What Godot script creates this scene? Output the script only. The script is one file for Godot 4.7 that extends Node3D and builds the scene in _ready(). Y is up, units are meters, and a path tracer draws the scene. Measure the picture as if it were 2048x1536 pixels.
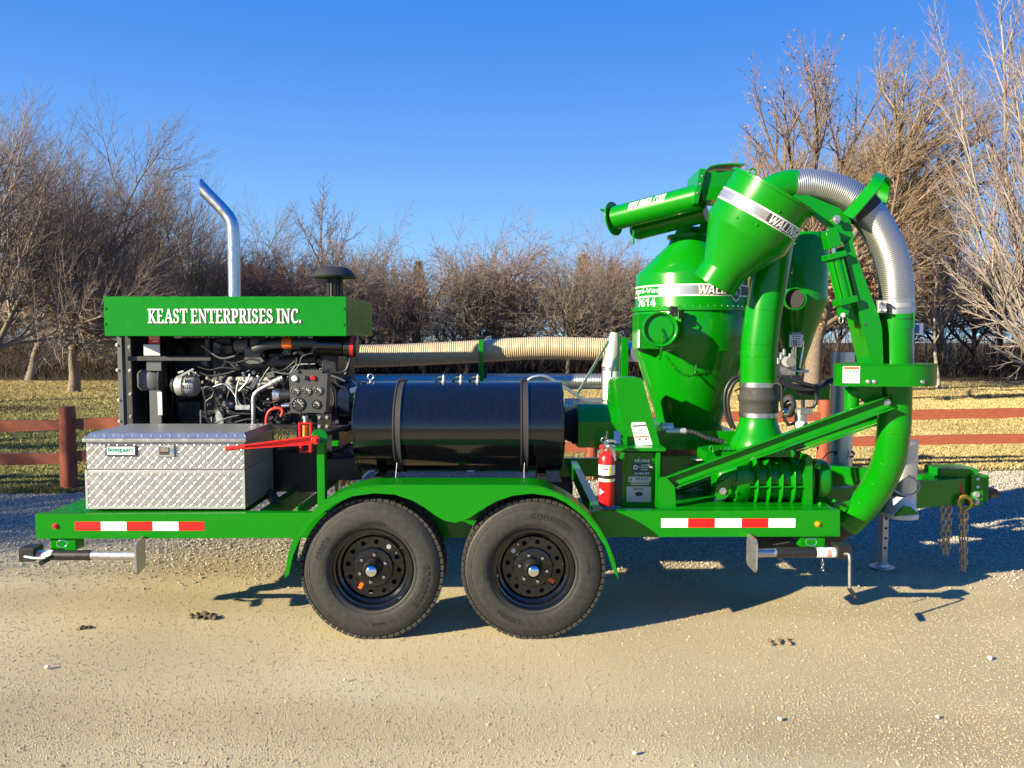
extends Node3D
# A green grain vacuum on a tandem trailer, parked on a gravel yard before a rail fence, a lawn and bare trees.
# y up, metres. The camera stands 1.75 m above the yard and looks along -z, tilted down a little.
const F := 1547.0          # focal length in the survey's units
const EYE := 1.75
const TILT := 0.06004      # radians downwards
const SUN := Vector3(-0.797, 0.3665, 0.479)   # towards the sun: low, behind the viewer's left shoulder

# ---------------------------------------------------------------- mesh builder
class MB:
	var v := PackedVector3Array()
	var n := PackedVector3Array()
	var c := PackedColorArray()
	var ix := PackedInt32Array()
	var col := Color.WHITE
	var tinted := false
	func add(p: Vector3, nn: Vector3) -> int:
		v.append(p); n.append(nn); c.append(col)
		return v.size() - 1
	func t3(a: int, b: int, d: int) -> void:
		var g := (v[b] - v[a]).cross(v[d] - v[a])
		if g.dot(n[a] + n[b] + n[d]) > 0.0:
			ix.append(a); ix.append(d); ix.append(b)
		else:
			ix.append(a); ix.append(b); ix.append(d)
	func q4(a: int, b: int, d: int, e: int) -> void:
		t3(a, b, d); t3(a, d, e)
	func mesh(off := Vector3.ZERO) -> ArrayMesh:
		var arr := []
		arr.resize(Mesh.ARRAY_MAX)
		if off != Vector3.ZERO:
			for i in v.size():
				v[i] -= off
		arr[Mesh.ARRAY_VERTEX] = v
		arr[Mesh.ARRAY_NORMAL] = n
		if tinted:
			arr[Mesh.ARRAY_COLOR] = c
		arr[Mesh.ARRAY_INDEX] = ix
		var m := ArrayMesh.new()
		m.add_surface_from_arrays(Mesh.PRIMITIVE_TRIANGLES, arr)
		return m
	func empty() -> bool:
		return ix.is_empty()
	func box(o: Vector3, s: Vector3, b := Basis(), ch := 0.004) -> MB:
		var h := s * 0.5
		ch = minf(ch, minf(h.x, minf(h.y, h.z)) * 0.8)
		var base := v.size()
		for k in 8:
			var sg := Vector3(1 if k & 1 else -1, 1 if k & 2 else -1, 1 if k & 4 else -1)
			for a in 3:
				var p := Vector3.ZERO
				for j in 3:
					p[j] = sg[j] * (h[j] if j == a else h[j] - ch)
				var nn := Vector3.ZERO
				nn[a] = sg[a]
				add(o + b * p, b * nn)
		for a in 3:
			var p := (a + 1) % 3
			var r := (a + 2) % 3
			for s1 in 2:
				var k := s1 << a
				q4(base + k * 3 + a, base + (k | 1 << p) * 3 + a, base + (k | 1 << p | 1 << r) * 3 + a, base + (k | 1 << r) * 3 + a)
				for s2 in 2:
					var e := s1 << a | s2 << p
					q4(base + e * 3 + a, base + (e | 1 << r) * 3 + a, base + (e | 1 << r) * 3 + p, base + e * 3 + p)
		for k in 8:
			t3(base + k * 3, base + k * 3 + 1, base + k * 3 + 2)
		return self
	# a box given by two ends and a cross-section
	func bar(a: Vector3, b: Vector3, w: float, h: float, up := Vector3.UP, ch := 0.003) -> MB:
		var x := (b - a).normalized()
		if absf(x.dot(up)) > 0.97:
			up = Vector3.BACK
		var z := x.cross(up).normalized()
		var y := z.cross(x)
		return box((a + b) * 0.5, Vector3((b - a).length(), h, w), Basis(x, y, z), ch)
	# turned about an axis; profile of (along, radius)
	func lathe(o: Vector3, ax: Vector3, prof: Array, seg := 32, sx := 1.0, sy := 1.0) -> MB:
		ax = ax.normalized()
		var u := ax.cross(Vector3.UP if absf(ax.y) < 0.9 else Vector3.RIGHT).normalized()
		var w := ax.cross(u)
		var m := prof.size() - 1
		var nn := []
		for i in m:
			var d: Vector2 = prof[i + 1] - prof[i]
			nn.append(Vector2(-d.y, d.x).normalized())
		for i in m:
			var n0: Vector2 = nn[i]
			var n1: Vector2 = nn[i]
			if i > 0 and nn[i].dot(nn[i - 1]) > 0.72:
				n0 = (nn[i] + nn[i - 1]).normalized()
			if i < m - 1 and nn[i].dot(nn[i + 1]) > 0.72:
				n1 = (nn[i] + nn[i + 1]).normalized()
			var base := v.size()
			for k in seg + 1:
				var a := TAU * k / seg
				var rd := u * cos(a) * sx + w * sin(a) * sy
				var rn := (u * cos(a) / sx + w * sin(a) / sy).normalized()
				add(o + ax * prof[i].x + rd * prof[i].y, (ax * n0.x + rn * n0.y).normalized())
				add(o + ax * prof[i + 1].x + rd * prof[i + 1].y, (ax * n1.x + rn * n1.y).normalized())
			for k in seg:
				var a := base + k * 2
				if prof[i].y > 1e-6: t3(a, a + 2, a + 1)
				if prof[i + 1].y > 1e-6: t3(a + 1, a + 2, a + 3)
		return self
	func cyl(a: Vector3, b: Vector3, r: float, seg := 20, r2 := -1.0, ch := 0.0) -> MB:
		var l := (b - a).length()
		if r2 < 0.0: r2 = r
		if ch > 0.0:
			return lathe(a, b - a, [Vector2(0, 0), Vector2(0, r - ch), Vector2(ch, r), Vector2(l - ch, r2), Vector2(l, r2 - ch), Vector2(l, 0)], seg)
		return lathe(a, b - a, [Vector2(0, 0), Vector2(0, r), Vector2(l, r2), Vector2(l, 0)], seg)
	# round tube along a path; radius a number or one per point
	func tube(pts: Array, r, seg := 16, caps := true) -> MB:
		var u := Vector3.ZERO
		var base := v.size()
		var m := pts.size()
		var tan0 := Vector3.ZERO
		for i in m:
			var t: Vector3 = (pts[mini(i + 1, m - 1)] - pts[maxi(i - 1, 0)]).normalized()
			if i == 0:
				u = t.cross(Vector3.UP if absf(t.y) < 0.9 else Vector3.RIGHT).normalized()
			else:
				u = (u - t * u.dot(t)).normalized()
			var w := t.cross(u)
			var rr: float = r[i] if r is Array or r is PackedFloat32Array else r
			var slope := 0.0
			if not (r is float or r is int):
				var i0 := maxi(i - 1, 0)
				var i1 := mini(i + 1, m - 1)
				slope = (r[i1] - r[i0]) / maxf(1e-5, (pts[i1] - pts[i0]).length())
			for k in seg + 1:
				var a := TAU * k / seg
				var rd := u * cos(a) + w * sin(a)
				add(pts[i] + rd * rr, (rd - t * slope).normalized())
			if i > 0:
				for k in seg:
					var a := base + (i - 1) * (seg + 1) + k
					q4(a, a + 1, a + seg + 2, a + seg + 1)
			if caps and (i == 0 or i == m - 1):
				var cn := -t if i == 0 else t
				var cc := add(pts[i], cn)
				var first := v.size()
				for k in seg + 1:
					var a := TAU * k / seg
					add(pts[i] + (u * cos(a) + w * sin(a)) * rr, cn)
				for k in seg:
					t3(cc, first + k, first + k + 1)
				if i == 0:
					base += seg + 3
					# keep the ring that the walls start from beside the cap
					for k in seg + 1:
						var a := TAU * k / seg
						var rd := u * cos(a) + w * sin(a)
						add(pts[i] + rd * rr, rd)
					base = v.size() - (seg + 1)
		return self
	# flat bar along a path: w wide along wd, t thick
	func strip(pts: Array, wd: Vector3, w: float, t: float) -> MB:
		wd = wd.normalized()
		var m := pts.size()
		var nr := []
		for i in m:
			var tg: Vector3 = (pts[mini(i + 1, m - 1)] - pts[maxi(i - 1, 0)]).normalized()
			nr.append(tg.cross(wd).normalized())
		for side in 4:
			var base := v.size()
			for i in m:
				var a: Vector3 = nr[i] * t * 0.5
				var b := wd * w * 0.5
				var q: Vector3 = pts[i]
				match side:
					0: add(q + a - b, nr[i]); add(q + a + b, nr[i])
					1: add(q - a - b, -nr[i]); add(q - a + b, -nr[i])
					2: add(q - a + b, wd); add(q + a + b, wd)
					3: add(q - a - b, -wd); add(q + a - b, -wd)
			for i in m - 1:
				var k := base + i * 2
				q4(k, k + 1, k + 3, k + 2)
		for e in [0, m - 1]:
			var tg: Vector3 = (pts[1] - pts[0]).normalized() * -1.0 if e == 0 else (pts[m - 1] - pts[m - 2]).normalized()
			var q: Vector3 = pts[e]
			var a: Vector3 = nr[e] * t * 0.5
			var b := wd * w * 0.5
			q4(add(q + a + b, tg), add(q - a + b, tg), add(q - a - b, tg), add(q + a - b, tg))
		return self
	# polygon pushed along ext
	func prism(pts: Array, ext: Vector3, smooth := 0.8) -> MB:
		var nn := Vector3.ZERO
		for i in pts.size():
			nn += (pts[i] - pts[0]).cross(pts[(i + 1) % pts.size()] - pts[0])
		nn = nn.normalized()
		var u: Vector3 = (pts[1] - pts[0]).normalized()
		u = (u - nn * u.dot(nn)).normalized()
		var w := nn.cross(u)
		var flat := PackedVector2Array()
		for p in pts:
			flat.append(Vector2((p - pts[0]).dot(u), (p - pts[0]).dot(w)))
		var tr := Geometry2D.triangulate_polygon(flat)
		var out := nn if nn.dot(ext) < 0.0 else -nn
		for k in 2:
			var base := v.size()
			for p in pts:
				add(p + ext * k, out if k == 0 else -out)
			for i in range(0, tr.size(), 3):
				t3(base + tr[i], base + tr[i + 1], base + tr[i + 2])
		var cw := 0.0
		for i in flat.size():
			cw += flat[i].cross(flat[(i + 1) % flat.size()])
		var en := []
		for i in pts.size():
			var d: Vector2 = flat[(i + 1) % flat.size()] - flat[i]
			var e := Vector2(d.y, -d.x).normalized() * (1.0 if cw > 0 else -1.0)
			en.append(u * e.x + w * e.y)
		for i in pts.size():
			var j := (i + 1) % pts.size()
			var h := (i + pts.size() - 1) % pts.size()
			var a: Vector3 = (en[i] + en[h]).normalized() if en[i].dot(en[h]) > smooth else en[i]
			var b: Vector3 = (en[i] + en[j]).normalized() if en[i].dot(en[j]) > smooth else en[i]
			q4(add(pts[i], a), add(pts[j], b), add(pts[j] + ext, b), add(pts[i] + ext, a))
		return self
	func ball(o: Vector3, r: Vector3, seg := 10, b := Basis()) -> MB:
		var base := v.size()
		var rows := maxi(4, seg / 2)
		for i in rows + 1:
			var th := PI * i / rows
			for k in seg + 1:
				var a := TAU * k / seg
				var d := Vector3(sin(th) * cos(a), cos(th), sin(th) * sin(a))
				add(o + b * (d * r), b * (d / r).normalized())
		for i in rows:
			for k in seg:
				var a := base + i * (seg + 1) + k
				if i > 0: t3(a, a + 1, a + seg + 1)
				if i < rows - 1: t3(a + 1, a + seg + 2, a + seg + 1)
		return self
	# chain link: stadium of round wire
	func link(o: Vector3, along: Vector3, side: Vector3, l: float, w: float, r: float) -> MB:
		var pts := []
		var hl := (l - w) * 0.5
		for half in 2:
			for k in 6:
				var a := PI * half + PI * k / 5.0
				pts.append(o + side * cos(a) * w * 0.5 + along * (sin(a) * w * 0.5 + (hl if half == 0 else -hl)))
		pts.append(pts[0])
		return tube(pts, r, 6, false)
	# swept ring-shaped sections: oval loft along x
	func loft(sections: Array, seg := 28) -> MB:   # each [centre, half height, half depth, power]
		var base := v.size()
		for i in sections.size():
			var s: Array = sections[i]
			var q: Array = sections[mini(i + 1, sections.size() - 1)]
			var pq: Array = sections[maxi(i - 1, 0)]
			var slope: float = (q[1] - pq[1]) / maxf(1e-4, absf(q[0].x - pq[0].x))
			for k in seg + 1:
				var a := TAU * k / seg
				var cy := signf(cos(a)) * pow(absf(cos(a)), 2.0 / s[3])
				var cz := signf(sin(a)) * pow(absf(sin(a)), 2.0 / s[3])
				var nn := Vector3(-clampf(slope, -3, 3), cos(a), sin(a)).normalized()
				add(s[0] + Vector3(0, cy * s[1], cz * s[2]), nn)
		for i in sections.size() - 1:
			for k in seg:
				var a := base + i * (seg + 1) + k
				q4(a, a + 1, a + seg + 2, a + seg + 1)
		for e in [0, sections.size() - 1]:
			var s: Array = sections[e]
			var cn := Vector3(-1 if e == 0 else 1, 0, 0)
			var cc := add(s[0], cn)
			var f0 := v.size()
			for k in seg + 1:
				add(v[base + e * (seg + 1) + k], cn)
			for k in seg:
				t3(cc, f0 + k, f0 + k + 1)
		return self

# ---------------------------------------------------------------- places and nodes
# a point read off the survey photograph at a known distance d in front of the viewer
func P(px: float, py: float, d: float) -> Vector3:
	var rx := (px - 1024.0) / F
	var ry := -(py - 768.0) / F
	var s := d / (ry * sin(TILT) + cos(TILT))
	return Vector3(rx * s, EYE + (ry * cos(TILT) - sin(TILT)) * s, -d)

func S(len_px: float, d: float) -> float:
	return len_px * d / F

func PL(list: Array, d: float) -> Array:      # [x, y, x, y ...] at one distance
	var r := []
	for i in range(0, list.size(), 2):
		r.append(P(list[i], list[i + 1], d))
	return r

func smooth_path(pts: Array, step: float) -> Array:
	var cv := Curve3D.new()
	for i in pts.size():
		var t: Vector3 = (pts[mini(i + 1, pts.size() - 1)] - pts[maxi(i - 1, 0)]) / 6.0
		cv.add_point(pts[i], -t, t)
	cv.bake_interval = 0.01
	var l := cv.get_baked_length()
	var r := []
	var k := maxi(2, int(round(l / step)))
	for i in k + 1:
		r.append(cv.sample_baked(l * i / k, true))
	return r

var used := {}
func numbered(called: String, parent: Node) -> String:
	var key := str(parent.get_instance_id()) + called
	var k: int = used.get(key, 0)
	used[key] = k + 1
	return called if k == 0 else "%s_%03d" % [called, k]

func origin(o: Node) -> Vector3:
	var p := Vector3.ZERO
	while o != self and o is Node3D:
		p += o.position
		o = o.get_parent()
	return p

func tag(o: Node, label: String, category: String, group := "") -> void:
	o.set_meta("label", label)
	o.set_meta("category", category)
	if group: o.set_meta("group", group)

func thing(called: String, label: String, category: String, where: Vector3, group := "") -> Node3D:
	var o := Node3D.new()
	o.name = numbered(called, self)
	add_child(o, true)
	o.position = where
	tag(o, label, category, group)
	return o

func piece(parent: Node, called: String, mb: MB, m: Material, label := "") -> MeshInstance3D:
	var o := MeshInstance3D.new()
	o.name = numbered(called, parent)
	o.mesh = mb.mesh(origin(parent))
	o.material_override = m
	parent.add_child(o, true)
	if label: o.set_meta("label", label)
	return o

func group_part(parent: Node, called: String, where: Vector3) -> Node3D:
	var o := Node3D.new()
	o.name = numbered(called, parent)
	parent.add_child(o, true)
	o.position = where - origin(parent)
	return o

func copy_part(src: Node3D, called: String, where: Vector3) -> Node3D:
	var o: Node3D = src.duplicate()
	o.name = numbered(called, src.get_parent())
	src.get_parent().add_child(o, true)
	o.position = where - origin(src.get_parent())
	return o

# ---------------------------------------------------------------- materials
var noises := {}
func noise_tex(freq: float, oct: int, normal := 0.0, lo := 0.0, hi := 1.0, kind := FastNoiseLite.TYPE_SIMPLEX_SMOOTH, size := 512) -> NoiseTexture2D:
	var key := [freq, oct, normal, lo, hi, kind, size]
	if noises.has(key): return noises[key]
	var f := FastNoiseLite.new()
	f.noise_type = kind
	f.frequency = freq
	f.fractal_octaves = oct
	f.seed = 7 + noises.size()
	var t := NoiseTexture2D.new()
	t.noise = f
	t.seamless = true
	t.width = size
	t.height = size
	if lo != 0.0 or hi != 1.0:
		var gr := Gradient.new()
		gr.set_color(0, Color(lo, lo, lo))
		gr.set_color(1, Color(hi, hi, hi))
		t.color_ramp = gr
	if normal > 0.0:
		t.as_normal_map = true
		t.bump_strength = normal
	noises[key] = t
	return t

func mat(c: Color, rough := 0.5, metal := 0.0, spec := 0.5) -> StandardMaterial3D:   # c is a linear base colour
	var m := StandardMaterial3D.new()
	m.albedo_color = c.linear_to_srgb()
	m.roughness = rough
	m.metallic = metal
	m.metallic_specular = spec
	return m

func worn(m: StandardMaterial3D, scale: float, lo: float, hi: float) -> StandardMaterial3D:   # tone that varies over the surface
	m.albedo_texture = noise_tex(0.02, 5, 0.0, pow(lo, 0.4545), minf(1.0, pow(hi, 0.4545)))
	m.uv1_triplanar = true
	m.uv1_world_triplanar = true
	m.uv1_scale = Vector3.ONE * scale
	return m

func rough_by(m: StandardMaterial3D, scale: float, lo: float, hi: float) -> StandardMaterial3D:
	m.roughness = 1.0
	m.roughness_texture = noise_tex(0.012, 4, 0.0, lo, hi)
	m.uv1_triplanar = true
	m.uv1_world_triplanar = true
	m.uv1_scale = Vector3.ONE * scale
	return m

func relief(m: StandardMaterial3D, tex: Texture2D, cm: float, scale: float) -> StandardMaterial3D:
	m.heightmap_enabled = true
	m.heightmap_texture = tex
	m.heightmap_scale = cm
	m.uv1_triplanar = true
	m.uv1_world_triplanar = true
	m.uv1_scale = Vector3.ONE * scale
	return m

var M := {}
func make_materials() -> void:
	M.green = mat(Color(0.0015, 0.188, 0.002), 0.3, 0.0, 0.33)
	rough_by(M.green, 1.6, 0.25, 0.34)
	M.green.albedo_texture = noise_tex(0.02, 5, 0.0, 0.97, 1.0)
	M.green.clearcoat_enabled = true
	M.green.clearcoat = 0.34
	M.green.clearcoat_roughness = 0.06
	M.gloss_black = worn(rough_by(mat(Color(0.006, 0.0065, 0.008), 0.1, 0.0, 0.6), 2.0, 0.06, 0.17), 2.0, 0.5, 1.0)
	M.black = rough_by(mat(Color(0.012, 0.012, 0.013), 0.4), 3.0, 0.3, 0.6)
	M.soot = mat(Color(0.018, 0.018, 0.019), 0.6)
	M.rubber = rough_by(mat(Color(0.028, 0.027, 0.026), 0.7), 4.0, 0.55, 0.9)
	M.tyre = worn(mat(Color(0.04, 0.038, 0.034), 0.66), 2.2, 0.35, 1.0)
	relief(M.tyre, M.tyre.albedo_texture, 0.06, 2.2)
	M.tyre_text = mat(Color(0.014, 0.014, 0.0135), 0.55)
	M.hose = mat(Color(0.02, 0.02, 0.021), 0.4)
	M.grey = mat(Color(0.09, 0.095, 0.1), 0.45)
	M.dark_grey = rough_by(mat(Color(0.035, 0.037, 0.04), 0.5), 3.0, 0.35, 0.6)
	M.panel = mat(Color(0.045, 0.046, 0.048), 0.5)
	M.chrome = mat(Color(0.75, 0.76, 0.78), 0.08, 1.0)
	M.steel = rough_by(mat(Color(0.55, 0.56, 0.58), 0.3, 1.0), 3.0, 0.22, 0.42)
	M.hose_steel = mat(Color(0.42, 0.42, 0.41), 0.34, 0.85)
	M.tread = mat(Color(0.56, 0.56, 0.55), 0.4, 0.8)
	M.zinc = rough_by(mat(Color(0.5, 0.5, 0.49), 0.4, 0.9), 4.0, 0.3, 0.55)
	M.cast = rough_by(mat(Color(0.42, 0.42, 0.41), 0.5, 0.7), 5.0, 0.4, 0.65)
	M.alu = rough_by(mat(Color(0.47, 0.47, 0.465), 0.4, 0.85), 2.5, 0.26, 0.46)
	M.alu_dull = rough_by(mat(Color(0.5, 0.51, 0.52), 0.5, 0.6), 2.0, 0.35, 0.6)
	M.white = mat(Color(0.78, 0.78, 0.76), 0.45)
	M.red = mat(Color(0.6, 0.012, 0.012), 0.3)
	M.red_dull = mat(Color(0.5, 0.02, 0.015), 0.45)
	M.tape_red = mat(Color(0.75, 0.006, 0.006), 0.4)
	M.tape_white = mat(Color(0.85, 0.85, 0.84), 0.4)
	M.orange = mat(Color(0.65, 0.12, 0.01), 0.45)
	M.amber = mat(Color(0.7, 0.25, 0.01), 0.2)
	M.yellow = mat(Color(0.7, 0.5, 0.02), 0.45)
	M.gold = mat(Color(0.55, 0.36, 0.05), 0.4, 0.7)
	M.chain = worn(mat(Color(0.85, 0.62, 0.3), 0.5, 0.2), 14.0, 0.35, 1.0)
	M.beige = mat(Color(0.62, 0.46, 0.27), 0.35)
	M.beige.backlight_enabled = true
	M.beige.backlight = Color(0.45, 0.33, 0.2)
	M.blue = mat(Color(0.02, 0.06, 0.2), 0.35)
	M.ink = mat(Color(0.02, 0.02, 0.022), 0.5)
	M.teal = mat(Color(0.0, 0.25, 0.17), 0.45)
	M.silver_decal = mat(Color(0.5, 0.51, 0.53), 0.25, 0.7)
	M.fence = worn(mat(Color(0.4, 0.1, 0.043), 0.75), 1.0, 0.55, 1.1)
	M.fence.uv1_scale = Vector3(0.6, 5.0, 5.0)
	relief(M.fence, M.fence.albedo_texture, 0.5, 1.0)
	M.fence.uv1_scale = Vector3(0.6, 5.0, 5.0)
	M.post = worn(mat(Color(0.34, 0.086, 0.04), 0.8), 1.0, 0.5, 1.1)
	relief(M.post, M.post.albedo_texture, 0.5, 1.0)
	M.post.uv1_scale = Vector3(5.0, 0.6, 5.0)
	M.bark = worn(mat(Color.WHITE, 0.9), 1.0, 0.45, 1.15)
	M.bark.vertex_color_use_as_albedo = true
	relief(M.bark, M.bark.albedo_texture, 2.5, 1.0)
	M.bark.uv1_scale = Vector3(2.6, 0.7, 2.6)
	M.tint = mat(Color.WHITE, 0.85)
	M.tint.vertex_color_use_as_albedo = true
	M.stone = mat(Color.WHITE, 0.9)
	M.stone.vertex_color_use_as_albedo = true
	M.earth = mat(Color.WHITE, 0.95, 0.0, 0.3)
	M.earth.vertex_color_use_as_albedo = true
	relief(M.earth, noise_tex(0.11, 5), 0.45, 2.1)
	M.earth.albedo_texture = noise_tex(0.07, 5, 0.0, 0.84, 1.0)
	M.turf = mat(Color.WHITE, 0.95, 0.0, 0.2)
	M.turf.vertex_color_use_as_albedo = true
	M.turf.albedo_texture = noise_tex(0.08, 4, 0.0, 0.7, 1.0)
	relief(M.turf, noise_tex(0.05, 5), 5.0, 0.8)

# ---------------------------------------------------------------- lettering
func font(serif: bool) -> SystemFont:
	var f := SystemFont.new()
	f.font_names = PackedStringArray(["Droid Serif" if serif else "Droid Sans"])
	f.font_weight = 700
	return f

# text fitted into w by h metres; place(x, y, z) puts the point x right, y up, z out of the face
func lettering(parent: Node, called: String, words: String, w: float, h: float, thick: float, m: Material, place: Callable, serif := false, slant := 0.0, step := 0.0) -> MeshInstance3D:
	var t := TextMesh.new()
	t.font = font(serif)
	t.text = words
	t.font_size = 48
	t.pixel_size = 0.01
	t.depth = 0.05
	t.curve_step = 2.0
	var arr := t.get_mesh_arrays()
	var vs: PackedVector3Array = arr[Mesh.ARRAY_VERTEX]
	var ns: PackedVector3Array = arr[Mesh.ARRAY_NORMAL]
	var bb := AABB(vs[0], Vector3.ZERO)
	for p in vs: bb = bb.expand(p)
	var src: PackedInt32Array = arr[Mesh.ARRAY_INDEX] if arr[Mesh.ARRAY_INDEX] != null else PackedInt32Array(range(vs.size()))
	var flat := []
	for k in src:
		var x := ((vs[k].x - bb.position.x) / bb.size.x - 0.5) * w
		var y := ((vs[k].y - bb.position.y) / bb.size.y - 0.5) * h
		flat.append(Vector3(x + y * slant, y, (vs[k].z - bb.position.z) / bb.size.z * thick))
		flat.append(ns[k])
	var todo := []
	for i in range(0, flat.size() - 5, 6): todo.append(flat.slice(i, i + 6))
	var mb := MB.new()
	while not todo.is_empty():
		var f: Array = todo.pop_back()
		if step > 0.0:
			var cut := -1
			for e in 3:
				if absf(f[e * 2].y - f[(e * 2 + 2) % 6].y) > step: cut = e
			if cut >= 0:
				var p0: Vector3 = f[cut * 2]
				var p1: Vector3 = f[(cut * 2 + 2) % 6]
				var p2: Vector3 = f[(cut * 2 + 4) % 6]
				var mid := (p0 + p1) * 0.5
				todo.append([p0, f[1], mid, f[1], p2, f[1]])
				todo.append([mid, f[1], p1, f[1], p2, f[1]])
				continue
		var ids := []
		for k in 3:
			var q: Vector3 = f[k * 2]
			var nn: Vector3 = f[k * 2 + 1]
			var o: Vector3 = place.call(q.x, q.y, q.z)
			var e := 0.002
			var bx: Vector3 = (place.call(q.x + e, q.y, q.z) - o) / e
			var by: Vector3 = (place.call(q.x, q.y + e, q.z) - o) / e
			var bz: Vector3 = (place.call(q.x, q.y, q.z + e) - o) / e
			ids.append(mb.add(o, (bx * nn.x + by * nn.y + bz * nn.z).normalized()))
		mb.t3(ids[0], ids[1], ids[2])
	return piece(parent, called, mb, m)

func flat_at(o: Vector3, right := Vector3.RIGHT, up := Vector3.UP) -> Callable:
	var out := right.cross(up).normalized()
	return func(x: float, y: float, z: float) -> Vector3: return o + right * x + up * y + out * z

# on a cylinder of radius r: o on the axis, ax along +y of the text, front the radial direction of the text's centre
func round_at(o: Vector3, ax: Vector3, front: Vector3, r: float) -> Callable:
	var side := ax.cross(front).normalized()
	return func(x: float, y: float, z: float) -> Vector3:
		var a := x / r
		return o + ax * y + (front * cos(a) + side * sin(a)) * (r + z)

func band(mb: MB, o: Vector3, ax: Vector3, front: Vector3, r: float, a0: float, a1: float, y0: float, y1: float, lift := 0.002) -> void:
	var side := ax.cross(front).normalized()
	var k := maxi(4, int(absf(a1 - a0) / 0.1))
	var base := mb.v.size()
	for i in k + 1:
		var a := lerpf(a0, a1, float(i) / k)
		var d := front * cos(a) + side * sin(a)
		mb.add(o + ax * y0 + d * (r + lift), d)
		mb.add(o + ax * y1 + d * (r + lift), d)
	for i in k:
		mb.q4(base + i * 2, base + i * 2 + 1, base + i * 2 + 3, base + i * 2 + 2)

# ---------------------------------------------------------------- the yard
var nz := FastNoiseLite.new()
func nv(x: float, y: float, f: float) -> float:
	return nz.get_noise_2d(x * f * 100.0, y * f * 100.0)

func fence_z(x: float) -> float:      # the line of the rail fence
	return -8.75 - (x + 5.0) * 0.125

func mix3(a: Color, b: Color, t: float) -> Color:
	return a.lerp(b, clampf(t, 0.0, 1.0))

func yard_color(x: float, z: float) -> Color:
	var dirt := Color(0.62, 0.515, 0.315)
	var pale := Color(0.7, 0.595, 0.37)
	var brown := Color(0.49, 0.39, 0.225)
	var grit := Color(0.4, 0.365, 0.29)
	var k := nv(x, z, 0.006) * 0.6 + nv(x, z, 0.03) * 0.4
	var cc := mix3(dirt, pale if k > 0 else brown, absf(k) * 1.6)
	var wob := nv(x, z, 0.03) * 0.25
	cc = mix3(cc, Color(0.7, 0.62, 0.42), smoothstep(0.34, 0.05, absf(z + 3.84 - (x + 1.05) * 0.366 + wob)) * smoothstep(-1.4, -0.8, x) * smoothstep(2.6, 1.0, x) * 0.5)
	for track in [[-4.95, 0.02, 0.34], [-3.35, 0.05, 0.3], [-5.75, -0.01, 0.25]]:
		cc = mix3(cc, brown, smoothstep(track[2], track[2] * 0.3, absf(z - track[0] - track[1] * x + wob)) * 0.5)
	var g := smoothstep(5.6, 7.1, -z + nv(x, z, 0.012) * 0.7 + nv(x + 9, z, 0.05) * 0.3)
	cc = mix3(cc, grit, g)
	var e := z - fence_z(x) + nv(x, z, 0.02) * 0.25
	cc = mix3(cc, Color(0.2, 0.145, 0.085), smoothstep(-0.15, -0.4, e) * 0.9)
	var f := 0.88 + 0.3 * nv(x, z, 0.25)
	return Color(cc.r * f, cc.g * f, cc.b * f)

func ground_y(x: float, z: float) -> float:
	return nv(x, z, 0.02) * 0.008 + nv(x + 40, z, 0.1) * 0.005 - 0.006

func lawn_y(x: float, z: float) -> float:
	var far := smoothstep(0.0, 10.0, fence_z(x) - z)
	return 0.012 + nv(x, z, 0.01) * 0.05 * far + nv(x, z + 30, 0.05) * 0.01

func lawn_color(x: float, z: float) -> Color:
	var straw := Color(0.47, 0.375, 0.165)
	var green := Color(0.26, 0.25, 0.075)
	var mulch := Color(0.11, 0.075, 0.045)
	var k := smoothstep(1.5, -5.0, x + nv(x, z, 0.01) * 3.0) * 0.75 + nv(x, z, 0.03) * 0.3
	k *= smoothstep(-30.0, -14.0, z)
	var cc := mix3(straw, green, k)
	# bare leaf litter under the trees on the left
	var m := smoothstep(0.75, 0.45, Vector2((x + 13.5) / 9.0, (z + 18.2) / 3.0).length() + nv(x, z, 0.02) * 0.4)
	cc = mix3(cc, mulch, m * 0.85)
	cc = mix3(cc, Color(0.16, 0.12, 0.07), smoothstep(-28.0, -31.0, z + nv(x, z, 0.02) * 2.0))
	var f := 0.9 + 0.35 * nv(x, z, 0.12)
	return Color(cc.r * f, cc.g * f, cc.b * f)

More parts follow.
